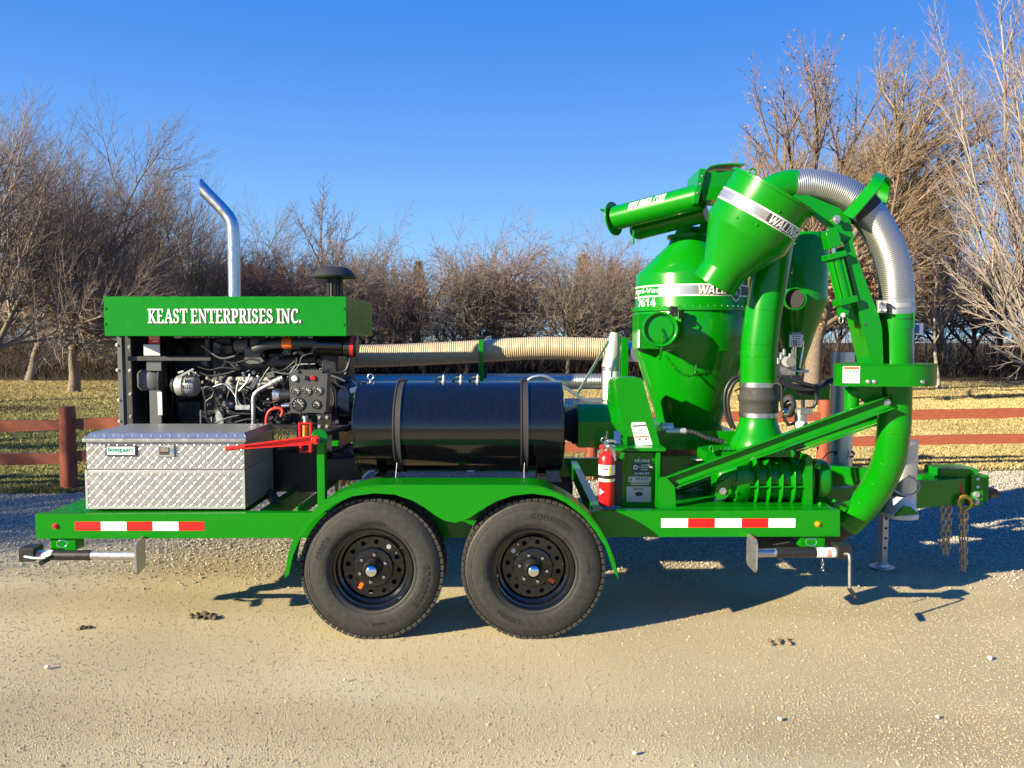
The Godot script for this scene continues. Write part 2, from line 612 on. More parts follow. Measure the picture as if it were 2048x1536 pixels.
func sheet(called: String, x0: float, x1: float, z0: float, z1: float, nx: int, nzz: int, hy: Callable, hc: Callable, m: Material, warp := false) -> void:
	var v := PackedVector3Array()
	var c := PackedColorArray()
	var nn := PackedVector3Array()
	var ix := PackedInt32Array()
	for j in nzz + 1:
		var tz := float(j) / nzz
		for i in nx + 1:
			var x := lerpf(x0, x1, float(i) / nx)
			var z := lerpf(z0, z1, tz * tz if warp else tz)
			if warp: z += (fence_z(x) + 0.12) * 1.0
			v.append(Vector3(x, hy.call(x, z), z))
			c.append(hc.call(x, z))
	for j in nzz + 1:
		for i in nx + 1:
			var a: Vector3 = v[j * (nx + 1) + maxi(i - 1, 0)]
			var b: Vector3 = v[j * (nx + 1) + mini(i + 1, nx)]
			var d: Vector3 = v[maxi(j - 1, 0) * (nx + 1) + i]
			var e: Vector3 = v[mini(j + 1, nzz) * (nx + 1) + i]
			var q := (e - d).cross(b - a).normalized()
			nn.append(q if q.y > 0 else -q)
	for j in nzz:
		for i in nx:
			var a := j * (nx + 1) + i
			for t in [[a, a + 1, a + nx + 2], [a, a + nx + 2, a + nx + 1]]:
				var g: Vector3 = (v[t[1]] - v[t[0]]).cross(v[t[2]] - v[t[0]])
				ix.append(t[0])
				ix.append(t[2] if g.y > 0 else t[1])
				ix.append(t[1] if g.y > 0 else t[2])
	var arr := []
	arr.resize(Mesh.ARRAY_MAX)
	arr[Mesh.ARRAY_VERTEX] = v
	arr[Mesh.ARRAY_NORMAL] = nn
	arr[Mesh.ARRAY_COLOR] = c
	arr[Mesh.ARRAY_INDEX] = ix
	var am := ArrayMesh.new()
	am.add_surface_from_arrays(Mesh.PRIMITIVE_TRIANGLES, arr)
	var o := MeshInstance3D.new()
	o.name = called
	o.mesh = am
	o.material_override = m
	o.set_meta("kind", "structure")
	add_child(o, true)

func pebble_mesh(rng: RandomNumberGenerator) -> ArrayMesh:
	var mb := MB.new()
	var pts := []
	for d in [Vector3.UP, Vector3.RIGHT, Vector3.BACK, Vector3.LEFT, Vector3.FORWARD, Vector3.DOWN]:
		pts.append(d * rng.randf_range(0.35, 0.6) + Vector3(rng.randf_range(-0.12, 0.12), rng.randf_range(-0.1, 0.1), rng.randf_range(-0.12, 0.12)))
	for f in [[0, 1, 2], [0, 2, 3], [0, 3, 4], [0, 4, 1], [5, 2, 1], [5, 3, 2], [5, 4, 3], [5, 1, 4]]:
		var nn: Vector3 = (pts[f[0]] + pts[f[1]] + pts[f[2]]).normalized()
		var a := mb.add(pts[f[0]], nn)
		var g: Vector3 = (pts[f[1]] - pts[f[0]]).cross(pts[f[2]] - pts[f[0]]).normalized()
		if g.dot(nn) < 0: g = -g
		mb.n[a] = g
		mb.t3(a, mb.add(pts[f[1]], g), mb.add(pts[f[2]], g))
	return mb.mesh()

func scatter(called: String, m: Mesh, material: Material, where: Array, tints: Array) -> void:
	var mm := MultiMesh.new()
	mm.transform_format = MultiMesh.TRANSFORM_3D
	mm.use_colors = true
	mm.mesh = m
	mm.instance_count = where.size()
	for i in where.size():
		mm.set_instance_transform(i, where[i])
		mm.set_instance_color(i, tints[i])
	var o := MultiMeshInstance3D.new()
	o.name = numbered(called, self)
	o.multimesh = mm
	o.material_override = material
	o.set_meta("kind", "stuff")
	add_child(o, true)

func tuft_mesh(rng: RandomNumberGenerator, blades: int, rad: float, hgt: float) -> ArrayMesh:
	var mb := MB.new()
	for i in blades:
		var a := rng.randf() * TAU
		var o := Vector3(cos(a), 0, sin(a)) * rad * sqrt(rng.randf())
		var f := rng.randf() * TAU
		var w := Vector3(cos(f), 0, sin(f)) * rng.randf_range(0.003, 0.006)
		var lean := Vector3(rng.randf_range(-1, 1), 0, rng.randf_range(-1, 1)) * 0.9
		var h := hgt * rng.randf_range(0.5, 1.1)
		var mid := o + Vector3(0, h * 0.6, 0) + lean * h * 0.3
		var tip := o + Vector3(0, h * 0.85, 0) + lean * h
		var nn := (w.cross(tip - o).normalized() + Vector3.UP * 0.6).normalized()
		var b0 := mb.add(o - w, nn)
		var b1 := mb.add(o + w, nn)
		var b2 := mb.add(mid - w * 0.7, nn)
		var b3 := mb.add(mid + w * 0.7, nn)
		var b4 := mb.add(tip, nn)
		mb.q4(b0, b1, b3, b2)
		mb.t3(b2, b3, b4)
	return mb.mesh()

func build_ground() -> void:
	nz.noise_type = FastNoiseLite.TYPE_SIMPLEX_SMOOTH
	nz.frequency = 0.01
	nz.fractal_octaves = 3
	nz.seed = 5
	var plain_y := func(_x: float, _z: float) -> float: return -0.06
	var plain_c := func(x: float, z: float) -> Color: return yard_color(x, z) if z > -6.0 else lawn_color(x, z)
	sheet("ground", -160.0, 160.0, 60.0, -260.0, 80, 80, plain_y, plain_c, M.turf)
	sheet("gravel_yard", -16.0, 18.0, 3.0, -12.6, 560, 260, ground_y, yard_color, M.earth)
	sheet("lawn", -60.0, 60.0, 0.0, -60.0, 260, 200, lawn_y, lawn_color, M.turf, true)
	var rng := RandomNumberGenerator.new()
	rng.seed = 11
	# crushed stone round and behind the trailer, in three shapes of chip
	for kind in 3:
		var where := []
		var tints := []
		for i in 95000:
			var x := rng.randf_range(-9.4, 10.6)
			var z := rng.randf_range(-11.2, -5.3)
			var g := smoothstep(5.3, 7.4, -z + nv(x, z, 0.012) * 0.9 + nv(x + 9, z, 0.05) * 0.4)
			var e := z - fence_z(x) + nv(x, z, 0.02) * 0.3
			g *= smoothstep(-0.5, 0.0, e)
			if rng.randf() > g * 0.97 + 0.03: continue
			var s := rng.randf_range(0.009, 0.023) * (1.25 if rng.randf() < 0.1 else 1.0)
			var b := Basis.from_euler(Vector3(rng.randf() * TAU, rng.randf() * TAU, rng.randf() * TAU)).scaled(Vector3(s, s * 0.75, s))
			where.append(Transform3D(b, Vector3(x, ground_y(x, z) + s * 0.2 + rng.randf() * 0.006, z)))
			var f := rng.randf_range(0.65, 1.15)
			tints.append(mix3(Color(0.4, 0.38, 0.34), Color(0.5, 0.43, 0.32), rng.randf() * 0.8) * f)
		scatter("gravel", pebble_mesh(rng), M.stone, where, tints)
	# grit lying on the packed dirt
	for kind in 2:
		var where := []
		var tints := []
		for i in 140000:
			var d := 2.6 + 4.2 * pow(rng.randf(), 1.25)
			var x := rng.randf_range(-0.9, 0.9) * (d + 0.8)
			var z := -d
			var patch := nv(x, z, 0.02) * 0.5 + nv(x + 20, z, 0.08) * 0.5 + 0.55
			if rng.randf() > patch + 0.15: continue
			var s := 0.0035 + 0.009 * pow(rng.randf(), 3.0)
			var tall := 0.62
			if rng.randf() < 0.014:
				s = rng.randf_range(0.009, 0.017)
				tall = 0.85
			var b := Basis.from_euler(Vector3(rng.randf() * TAU, rng.randf() * TAU, rng.randf() * TAU)).scaled(Vector3(s, s * tall, s))
			where.append(Transform3D(b, Vector3(x, ground_y(x, z) + s * 0.16, z)))
			var f := rng.randf_range(0.75, 1.25)
			tints.append(mix3(Color(0.4, 0.32, 0.18), Color(0.46, 0.42, 0.34), rng.randf() * rng.randf() * 1.2) * f)
		scatter("grit", pebble_mesh(rng), M.stone, where, tints)
	# grass: mown, short and mostly dormant
	for kind in 3:
		var where := []
		var tints := []
		for i in 40000:
			var d := 8.7 + 21.0 * pow(rng.randf(), 1.7)
			var x := rng.randf_range(-1.0, 1.0) * (d + 1.0)
			var z := -d
			var e := fence_z(x) - z + nv(x, z, 0.03) * 0.3
			if e < 0.1: continue
			var cc := lawn_color(x, z)
			if cc.g < 0.14 and rng.randf() < 0.7: continue
			var s := rng.randf_range(0.7, 1.25) * (1.0 + d * 0.03)
			where.append(Transform3D(Basis(Vector3.UP, rng.randf() * TAU).scaled(Vector3(s, s * rng.randf_range(0.7, 1.1), s)), Vector3(x, lawn_y(x, z) - 0.004, z)))
			var f := rng.randf_range(0.75, 1.35)
			tints.append(Color(cc.r * f, cc.g * f, cc.b * f))
		scatter("grass", tuft_mesh(rng, 16, 0.11, 0.05), M.tint, where, tints)
	# a few paler stones and lumps of mud that stand out on the dirt
	var k := 0
	for s in [[95, 1336, "white stone on the dirt near the left edge, below the stowed stand", 0.026], [1980, 1318, "white stone on the dirt near the right edge, below the chains", 0.026], [1875, 1436, "white stone on the dirt low on the right", 0.016], [1560, 1440, "white stone on the dirt low in the middle right", 0.019], [1270, 1508, "white stone on the dirt at the bottom edge below the right wheel", 0.019], [690, 1362, "white stone on the dirt just below the left wheel", 0.016]]:
		var q := on_ground(s[0], s[1])
		var mb := MB.new()
		mb.ball(q + Vector3(0, 0.006, 0), Vector3(s[3] * 0.6, s[3] * 0.42, s[3] * 0.5), 10, Basis.from_euler(Vector3(0.3 * k, k, 0.2 * k)))
		var o := piece(self, "white_stone", mb, M.white_stone)
		tag(o, s[2], "stone", "small white stones on the dirt")
		k += 1
	k = 0
	for s in [[405, 1232, 0.1, "dark lumpy mud clod on the dirt left of the wheels"], [172, 1256, 0.05, "small dark mud clod on the dirt at far left"], [1555, 1284, 0.07, "flat brown mud clod on the dirt right of the front wheel"]]:
		var q := on_ground(s[0], s[1])
		var mb := MB.new()
		rng.seed = 70 + k
		for i in 16:
			var r: float = s[2] * rng.randf_range(0.1, 0.26)
			mb.ball(q + Vector3(rng.randf_range(-1, 1) * s[2] * 0.9, 0.0, rng.randf_range(-1, 1) * s[2] * 0.5), Vector3(r * 1.3, r * 0.7, r), 7, Basis.from_euler(Vector3(rng.randf(), rng.randf() * 6, rng.randf())))
		tag(piece(self, "mud_clod", mb, M.mud if k != 2 else M.mud_light), s[3], "mud clod")
		k += 1

func on_ground(px: float, py: float) -> Vector3:
	var a := P(px, py, 1.0)
	var t := EYE / (EYE - a.y)
	return Vector3(a.x * t, 0, -t)

# ---------------------------------------------------------------- fence
func build_fence() -> void:
	var x_l := on_ground(136, 983).x
	var xs := []
	for k in range(-2, 5):
		xs.append(x_l + 3.02 * k)
	var o := thing("rail_fence", "red-brown two-rail wooden fence between the gravel and the lawn", "fence", Vector3(xs[2], 0, fence_z(xs[2])))
	var rng := RandomNumberGenerator.new()
	rng.seed = 3
	for k in xs.size():
		var x: float = xs[k]
		var mb := MB.new()
		var z := fence_z(x)
		var lean := Vector3(rng.randf_range(-0.012, 0.012), 0, rng.randf_range(-0.01, 0.01))
		var w := 0.145
		# a rough split post: uneven outline in short lengths
		var sec := []
		for i in 9:
			var y := -0.15 + 1.12 * i / 8.0
			sec.append([Vector3(x, y, z) + lean * y, w * 0.5 * rng.randf_range(0.88, 1.08), w * 0.5 * rng.randf_range(0.85, 1.05)])
		var base := mb.v.size()
		for s in sec:
			for c4 in 8:
				var a := TAU * c4 / 8.0 + PI / 8
				var r := 1.08 if c4 % 2 else 1.0
				var d := Vector3(signf(cos(a)) * pow(absf(cos(a)), 0.5) * s[1], 0, signf(sin(a)) * pow(absf(sin(a)), 0.5) * s[2]) * r
				mb.add(s[0] + d, d.normalized())
		for i in sec.size() - 1:
			for c4 in 8:
				mb.q4(base + i * 8 + c4, base + i * 8 + (c4 + 1) % 8, base + i * 8 + 8 + (c4 + 1) % 8, base + i * 8 + 8 + c4)
		var top := mb.add(sec[8][0] + Vector3(0, 0.012, 0), Vector3.UP)
		for c4 in 8:
			var a1 := mb.add(mb.v[base + 64 + c4], Vector3.UP)
			var b1 := mb.add(mb.v[base + 64 + (c4 + 1) % 8], Vector3.UP)
			mb.t3(top, a1, b1)
		piece(o, "post", mb, M.post)
		if k == xs.size() - 1: break
		for r in 2:
			var y: float = [0.755, 0.4][r]
			var x2: float = xs[k + 1]
			var a := Vector3(x - 0.04, y + rng.randf_range(-0.02, 0.02), z + rng.randf_range(-0.02, 0.02))
			var b := Vector3(x2 + 0.04, y + rng.randf_range(-0.02, 0.02), fence_z(x2) + rng.randf_range(-0.02, 0.02))
			var rb := MB.new()
			var n := 8
			var prev := -1
			for i in n + 1:
				var t := float(i) / n
				var q := a.lerp(b, t) + Vector3(0, rng.randf_range(-0.005, 0.005), 0)
				var hh := 0.062 * rng.randf_range(0.92, 1.05) * (0.82 if i == 0 or i == n else 1.0)
				var dd := 0.036
				var st := rb.v.size()
				for c4 in [[-1, 1], [1, 1], [1, -1], [-1, -1]]:
					for s in 2:
						var p := q + Vector3(0, c4[1] * hh, c4[0] * dd)
						rb.add(p, Vector3(0, c4[1], 0) if s == 0 else Vector3(0, 0, c4[0]))
				if prev >= 0:
					rb.q4(prev, prev + 2, st + 2, st)            # top
					rb.q4(prev + 4, prev + 6, st + 6, st + 4)    # bottom
					rb.q4(prev + 3, prev + 5, st + 5, st + 3)    # front
					rb.q4(prev + 1, prev + 7, st + 7, st + 1)    # back
				prev = st
			piece(o, "rail", rb, M.fence)

# ---------------------------------------------------------------- trees
class BareTree:
	var trunk := MB.new()
	var crown := MB.new()
	var rng := RandomNumberGenerator.new()
	var levels := 4
	var kids := [9, 9, 8, 7]
	var ratio := [0.6, 0.5, 0.45, 0.45]
	var angle := [0.9, 0.8, 0.7, 0.6]
	var rise := [0.15, 0.1, 0.12, 0.1]
	var wind := Vector3.ZERO
	var start := [0.3, 0.15, 0.1, 0.1]
	var wob := 0.13
	var wood := Color(0.26, 0.2, 0.15)
	var tipc := Color(0.3, 0.2, 0.155)
	var thin := 0.008
	var taper := [0.35, 0.35, 0.35, 0.35, 0.35]
	var leader := 0.9
	var leaf := 0.0
	var leaf_top := 99.0
	var leaf_size := 0.05
	var leafc := Color(0.3, 0.13, 0.05)
	func limb(p: Vector3, d: Vector3, l: float, r: float, lv: int) -> void:
		var mb := trunk if lv <= 1 else crown
		var sides: int = [10, 6, 4, 3, 3, 3][lv]
		var segs: int = [7, 6, 4, 2, 2, 1][lv]
		var last := lv >= levels
		var f := float(lv) / levels
		mb.col = wood.lerp(tipc, f * f)
		var cc := mb.col * rng.randf_range(0.8, 1.2)
		cc.a = 1.0
		mb.col = cc
		var u := d.cross(Vector3.UP if absf(d.y) < 0.9 else Vector3.RIGHT).normalized()
		var base := mb.v.size()
		var pts := [p]
		var dirs := [d]
		var rad := [r]
		for s in segs:
			d = (d + Vector3(rng.randf_range(-wob, wob), rng.randf_range(-wob, wob), rng.randf_range(-wob, wob)) + Vector3.UP * rise[mini(lv, 3)] + wind * (0.3 + 0.25 * lv) * 0.3).normalized()
			p += d * l / segs
			pts.append(p)
			dirs.append(d)
			var t := float(s + 1) / segs
			rad.append(r * (1.0 - 0.62 * t) if not last else r * (1.0 - 0.55 * t))
		for s in segs + 1:
			var t: Vector3 = dirs[s]
			u = (u - t * u.dot(t)).normalized()
			var w := t.cross(u)
			var rr: float = rad[s]
			if lv == 0 and s == 0: rr *= 1.35
			for k in sides:
				var a := TAU * k / sides
				var rd := u * cos(a) + w * sin(a)
				mb.v.append(pts[s] + rd * rr); mb.n.append(rd); mb.c.append(mb.col)
			if s > 0:
				var b := base + (s - 1) * sides
				for k in sides:
					var k2 := (k + 1) % sides
					mb.ix.append_array([b + k, b + sides + k2, b + k2, b + k, b + sides + k, b + sides + k2])
		if last:
			if leaf > 0.0 and pts[segs].y < leaf_top and rng.randf() < leaf:
				leaves(pts[segs])
			return
		var n: int = kids[lv]
		n = maxi(2, int(round(n * rng.randf_range(0.75, 1.25))))
		var roll := rng.randf() * TAU
		for k in n:
			var t: float = lerpf(start[lv], 1.0, (k + rng.randf()) / n)
			var at := t * segs
			var i := mini(int(at), segs - 1)
			var q: Vector3 = pts[i].lerp(pts[i + 1], at - i)
			var t0: Vector3 = dirs[i + 1]
			var uu := t0.cross(Vector3.UP if absf(t0.y) < 0.9 else Vector3.RIGHT).normalized()
			var ww := t0.cross(uu)
			roll += 2.4 + rng.randf_range(-0.5, 0.5)
			var ang: float = angle[lv] * rng.randf_range(0.7, 1.25)
			var nd := (t0 * cos(ang) + (uu * cos(roll) + ww * sin(roll)) * sin(ang)).normalized()
			var nl: float = l * ratio[lv] * rng.randf_range(0.75, 1.2) * (1.0 - taper[lv] * t)
			var nr: float = maxf(thin, minf(lerpf(rad[i], rad[i + 1], at - i) * 0.78, nl * 0.026 + 0.004))
			limb(q, nd, nl, nr, lv + 1)
		# the leader goes on
		limb(pts[segs], dirs[segs], l * ratio[lv] * (leader if lv < 2 else 0.9), maxf(thin, rad[segs]), lv + 1)
	func leaves(p: Vector3) -> void:
		for k in 3:
			var o := p + Vector3(rng.randf_range(-1, 1), rng.randf_range(-1, 1), rng.randf_range(-1, 1)) * 0.09
			var a := Vector3(rng.randf_range(-1, 1), rng.randf_range(-1, 1), rng.randf_range(-1, 1)).normalized() * leaf_size
			var b := a.cross(Vector3(rng.randf_range(-1, 1), rng.randf_range(-1, 1), rng.randf_range(-1, 1))).normalized() * leaf_size * 0.55
			var nn := a.cross(b).normalized()
			crown.col = leafc * rng.randf_range(0.6, 1.4)
			crown.col.a = 1.0
			crown.q4(crown.add(o - a, nn), crown.add(o + b, nn), crown.add(o + a, nn), crown.add(o - b, nn))

func plant(t: BareTree, called: String, label: String, where: Vector3, turn := 0.0, group := "", category := "tree") -> Node3D:
	t.trunk.tinted = true
	t.crown.tinted = true
	var o := thing(called, label, category, where, group)
	o.rotation.y = turn
	for k in 2:
		var mb: MB = t.trunk if k == 0 else t.crown
		if mb.empty(): continue
		var q := MeshInstance3D.new()
		q.name = "trunk" if k == 0 else "crown"
		q.mesh = mb.mesh()
		q.material_override = M.bark_tint if k == 0 else M.tint
		o.add_child(q, true)
	return o

func again(src: Node3D, label: String, where: Vector3, turn: float, size: float, group := "") -> Node3D:
	var o: Node3D = src.duplicate()
	o.name = numbered(String(src.name).trim_suffix("_001"), self)
	add_child(o, true)
	o.position = where
	o.rotation.y = turn
	o.scale = Vector3.ONE * size
	tag(o, label, src.get_meta("category"), group)
	return o

func ground_under(px: float, d: float) -> Vector3:
	var q := P(px, 700.0, d)
	return Vector3(q.x, -0.02, -d)

func conifer(seed_: int, h: float) -> BareTree:
	var t := BareTree.new()
	t.rng.seed = seed_
	t.trunk.col = Color(0.12, 0.09, 0.065)
	t.trunk.tube([Vector3(0, -0.2, 0), Vector3(0, h * 0.5, 0), Vector3(0, h, 0)], [0.13, 0.08, 0.015], 8)
	var rng := t.rng
	for i in 700:
		var f := pow(rng.randf(), 0.8)
		var y := h * (0.1 + 0.9 * f)
		var r := (1.0 - f) * h * 0.24 * rng.randf_range(0.55, 1.1) + 0.12
		var a := rng.randf() * TAU
		var dir := Vector3(cos(a), -0.1 + 0.5 * f, sin(a)).normalized()
		var o := Vector3(0, y, 0)
		var e := o + dir * r
		t.crown.col = mix3(Color(0.045, 0.062, 0.025), Color(0.1, 0.095, 0.04), rng.randf())
		for k in 9:
			var s := o.lerp(e, rng.randf_range(0.35, 1.0))
			var g := (dir + Vector3(rng.randf_range(-1, 1), rng.randf_range(-0.6, 0.9), rng.randf_range(-1, 1)) * 0.9).normalized() * rng.randf_range(0.1, 0.24)
			var w := g.cross(Vector3(rng.randf_range(-1, 1), 1, rng.randf_range(-1, 1))).normalized() * 0.025
			var nn := (g.cross(w).normalized() + Vector3.UP * 0.4 + dir * 0.4).normalized()
			t.crown.t3(t.crown.add(s - w, nn), t.crown.add(s + w, nn), t.crown.add(s + g, nn))
	return t

func build_trees() -> void:
	# the spreading orchard-like trees on the left
	var t := BareTree.new()
	t.rng.seed = 21
	t.levels = 5
	t.kids = [7, 9, 7, 6, 3]
	t.ratio = [2.25, 0.48, 0.52, 0.52, 0.6]
	t.angle = [0.72, 0.66, 0.6, 0.55, 0.5]
	t.rise = [0.0, 0.07, 0.1, 0.06]
	t.start = [0.72, 0.15, 0.12, 0.1, 0.1]
	t.wind = Vector3(0.14, 0, 0)
	t.taper = [0.0, -0.15, 0.1, 0.2, 0.3]
	t.leader = 0.75
	t.wood = Color(0.24, 0.19, 0.145)
	t.tipc = Color(0.22, 0.17, 0.145)
	t.thin = 0.005
	t.limb(Vector3(0, -0.1, 0), Vector3(0.02, 1, 0), 2.3, 0.26, 0)
	t.thin = 0.005
	var spread := plant(t, "spreading_tree", "bare many-limbed tree with a pale trunk behind the left fence post", ground_under(145, 24.0), 0.4)
	spread.scale = Vector3.ONE * 0.8
	again(spread, "tallest of the bare spreading trees, cut off by the left edge", ground_under(-50, 20.0), 2.3, 0.78)
	again(spread, "bare spreading tree rising behind the left half of the engine canopy", ground_under(290, 27.0), 4.1, 0.78)
	again(spread, "bare spreading tree whose crown stands behind the bent exhaust pipe", ground_under(400, 31.0), 5.2, 0.76)
	again(spread, "bare spreading tree seen between the two left trunks, farther back", ground_under(60, 31.0), 1.2, 0.88)
	again(spread, "bare spreading tree right of the exhaust pipe, lowest of the left group", ground_under(465, 35.0), 0.2, 0.72)
	# the tall trees on the right
	t = BareTree.new()
	t.rng.seed = 5
	t.levels = 5
	t.thin = 0.006
	t.kids = [8, 8, 6, 5, 3]
	t.ratio = [0.62, 0.5, 0.5, 0.5, 0.55]
	t.angle = [0.62, 0.6, 0.6, 0.55, 0.5]
	t.rise = [0.02, 0.09, 0.08, 0.05]
	t.start = [0.28, 0.2, 0.12, 0.1, 0.1]
	t.wind = Vector3(0.2, 0.05, 0)
	t.taper = [0.3, -0.1, 0.1, 0.2, 0.3]
	t.leader = 0.8
	t.wood = Color(0.24, 0.185, 0.135)
	t.tipc = Color(0.3, 0.215, 0.135)
	t.limb(Vector3(0, -0.1, 0), Vector3(0.1, 1, 0), 6.4, 0.26, 0)
	var broad := plant(t, "windswept_tree", "tall bare tree leaning right behind the silver hose arch", ground_under(1575, 23.0), 0.0)
	broad.scale = Vector3(1.12, 0.88, 1.0)
	again(broad, "bare brown tree half hidden behind the silver hose, farther back", ground_under(1560, 31.0), 0.4, 0.92)
	again(broad, "bare brown tree whose top shows between the green cone and the hose arch", ground_under(1500, 37.0), 5.6, 0.95)
	again(broad, "bare tree beyond the lawn right of the green ring", ground_under(1900, 36.0), 3.9, 1.0)
	t = BareTree.new()
	t.rng.seed = 8
	t.levels = 4
	t.kids = [8, 7, 6, 5]
	t.ratio = [0.66, 0.48, 0.45, 0.45]
	t.angle = [0.62, 0.55, 0.6, 0.6]
	t.rise = [0.02, 0.07, 0.1, 0.08]
	t.start = [0.4, 0.25, 0.2, 0.1]
	t.taper = [0.15, 0.1, 0.2, 0.3, 0.3]
	t.leader = 0.7
	t.thin = 0.007
	t.leaf = 0.14
	t.leaf_size = 0.045
	t.wood = Color(0.16, 0.12, 0.09)
	t.tipc = Color(0.22, 0.15, 0.11)
	t.leafc = Color(0.3, 0.17, 0.09)
	t.limb(Vector3(0, -0.1, 0), Vector3(-0.03, 1, 0), 6.6, 0.19, 0)
	var thin_tree := plant(t, "sparse_tree", "tallest thin tree with sparse upright twigs above the green cone", ground_under(1585, 25.0), 1.0)
	# the oak that kept its leaves
	t = BareTree.new()
	t.rng.seed = 14
	t.levels = 4
	t.kids = [9, 7, 6, 5]
	t.ratio = [0.46, 0.5, 0.45, 0.45]
	t.angle = [1.1, 0.7, 0.7, 0.6]
	t.rise = [0.02, 0.0, 0.02, 0.02]
	t.start = [0.5, 0.25, 0.2, 0.1]
	t.leaf = 0.9
	t.leaf_top = 3.3
	t.leaf_size = 0.055
	t.leafc = Color(0.3, 0.155, 0.085)
	t.wood = Color(0.22, 0.175, 0.13)
	t.tipc = Color(0.25, 0.17, 0.11)
	t.limb(Vector3(0, -0.1, 0), Vector3(0.02, 1, 0), 4.2, 0.24, 0)
	plant(t, "oak_tree", "oak with a thick trunk and withered brown leaves behind the green cyclone", ground_under(1624, 19.5), 0.0)
	# the pale clump at the right edge
	t = BareTree.new()
	t.rng.seed = 31
	t.levels = 4
	t.kids = [7, 11, 7, 5]
	t.ratio = [3.6, 0.3, 0.42, 0.45]
	t.angle = [0.27, 0.42, 0.45, 0.45]
	t.rise = [0.0, 0.05, 0.1, 0.08]
	t.start = [0.1, 0.15, 0.15, 0.1]
	t.wob = 0.09
	t.wood = Color(0.31, 0.27, 0.225)
	t.tipc = Color(0.26, 0.19, 0.165)
	t.thin = 0.006
	t.limb(Vector3(0, -0.1, 0), Vector3(-0.1, 1, 0), 2.2, 0.085, 0)
	var pale := plant(t, "pale_birch", "tall pale-barked bare tree cut off by the right edge", ground_under(2080, 17.0), 0.0)
	again(pale, "second pale-barked bare tree at the right edge, farther back", ground_under(2150, 22.0), 2.4, 1.1)
	t = BareTree.new()
	t.rng.seed = 44
	t.levels = 4
	t.kids = [7, 7, 5, 4]
	t.ratio = [1.9, 0.5, 0.45, 0.45]
	t.angle = [1.0, 0.5, 0.5, 0.5]
	t.rise = [0.0, 0.02, 0.05, 0.05]
	t.start = [0.3, 0.2, 0.15, 0.1]
	t.wood = Color(0.32, 0.275, 0.23)
	t.tipc = Color(0.29, 0.23, 0.19)
	t.taper = [0.0, -0.1, 0.1, 0.2, 0.3]
	t.limb(Vector3(0, -0.1, 0), Vector3(-0.1, 1, 0), 1.6, 0.09, 0)
	plant(t, "pale_bush", "pale fan-branched bare shrub reaching in from the right edge", ground_under(2140, 15.5), 0.0, "", "shrub")
	t = BareTree.new()
	t.rng.seed = 51
	t.levels = 4
	t.kids = [12, 7, 6, 4]
	t.ratio = [0.42, 0.5, 0.45, 0.45]
	t.angle = [0.8, 0.6, 0.5, 0.5]
	t.rise = [0.0, 0.06, 0.05, 0.05]
	t.start = [0.42, 0.2, 0.15, 0.1]
	t.wood = Color(0.5, 0.42, 0.32)
	t.tipc = Color(0.34, 0.2, 0.15)
	t.thin = 0.006
	t.limb(Vector3(0, -0.1, 0), Vector3(0.02, 1, 0), 3.9, 0.065, 0)
	plant(t, "young_tree", "young tree with a thin straight pale trunk on the right lawn", ground_under(1880, 26.0), 0.0)
	# the far row: dense rounded crowns, conifers between them, a thicket below
	var row := []
	for k in 3:
		t = BareTree.new()
		t.rng.seed = 60 + k
		t.levels = 4
		t.kids = [9, 9, 7, 5]
		t.ratio = [1.0, 0.46, 0.5, 0.5]
		t.taper = [0.05, -0.15, 0.1, 0.2, 0.3]
		t.leader = 0.6
		t.angle = [0.75, 0.7, 0.7, 0.65]
		t.rise = [0.0, 0.04, 0.0, -0.04]
		t.start = [0.3, 0.15, 0.12, 0.1]
		t.wood = [Color(0.16, 0.115, 0.085), Color(0.17, 0.13, 0.1), Color(0.15, 0.1, 0.075)][k]
		t.tipc = [Color(0.26, 0.19, 0.145), Color(0.25, 0.205, 0.16), Color(0.28, 0.18, 0.135)][k]
		t.thin = 0.008
		t.limb(Vector3(0, -0.1, 0), Vector3(0, 1, 0), 2.9, 0.12, 0)
		row.append(t)
	var protos := []
	var rng := RandomNumberGenerator.new()
	rng.seed = 17
	var lab := "bare brown bushy tree in the dense row beyond the lawn"
	var grp := "bare trees of the row beyond the lawn"
	var xs := []
	for k in 14: xs.append([450 + k * 68 + rng.randf_range(-14, 14), 33.0 + rng.randf_range(-1.5, 4.0), rng.randf_range(0.8, 1.0)])
	for k in 8: xs.append([430 + k * 118 + rng.randf_range(-14, 14), 41.0 + rng.randf_range(-2, 5.0), rng.randf_range(0.92, 1.1)])
	for k in 10: xs.append([1480 + k * 66 + rng.randf_range(-14, 14), 40.0 + rng.randf_range(-3, 8.0), rng.randf_range(0.95, 1.35)])
	for k in 7: xs.append([-40 + k * 72 + rng.randf_range(-14, 14), 43.0 + rng.randf_range(-3, 5.0), rng.randf_range(0.9, 1.15)])
	for k in xs.size():
		var q := ground_under(xs[k][0], xs[k][1])
		var kind := k % 3
		var zone: int = 0 if k < 22 else (1 if k < 32 else 2)
		lab = ["bare brown bushy tree in the dense row beyond the lawn, between exhaust and green tank", "bare brown tree in the row beyond the lawn, right of the green tank", "bare brown tree in the row behind the spreading trees on the left"][zone]
		grp = ["bare trees of the row behind the machine", "bare trees of the row beyond the right lawn", "bare trees of the row behind the left trees"][zone]
		if k < 3:
			protos.append(plant(row[k], ["bushy_tree", "bushy_tree", "bushy_tree"][k], lab, q, rng.randf() * TAU, grp))
			protos[k].scale = Vector3(1, rng.randf_range(0.9, 1.15), 1) * xs[k][2]
		else:
			again(protos[kind], lab, q, rng.randf() * TAU, xs[k][2], grp).scale *= Vector3(1, rng.randf_range(0.85, 1.2), 1)
	var con := conifer(90, 6.0)
	var c0 := plant(con, "conifer", "dark conifer behind the bent exhaust pipe's foot, leftmost conifer", ground_under(505, 46.0), 0.3)
	var ci := 0
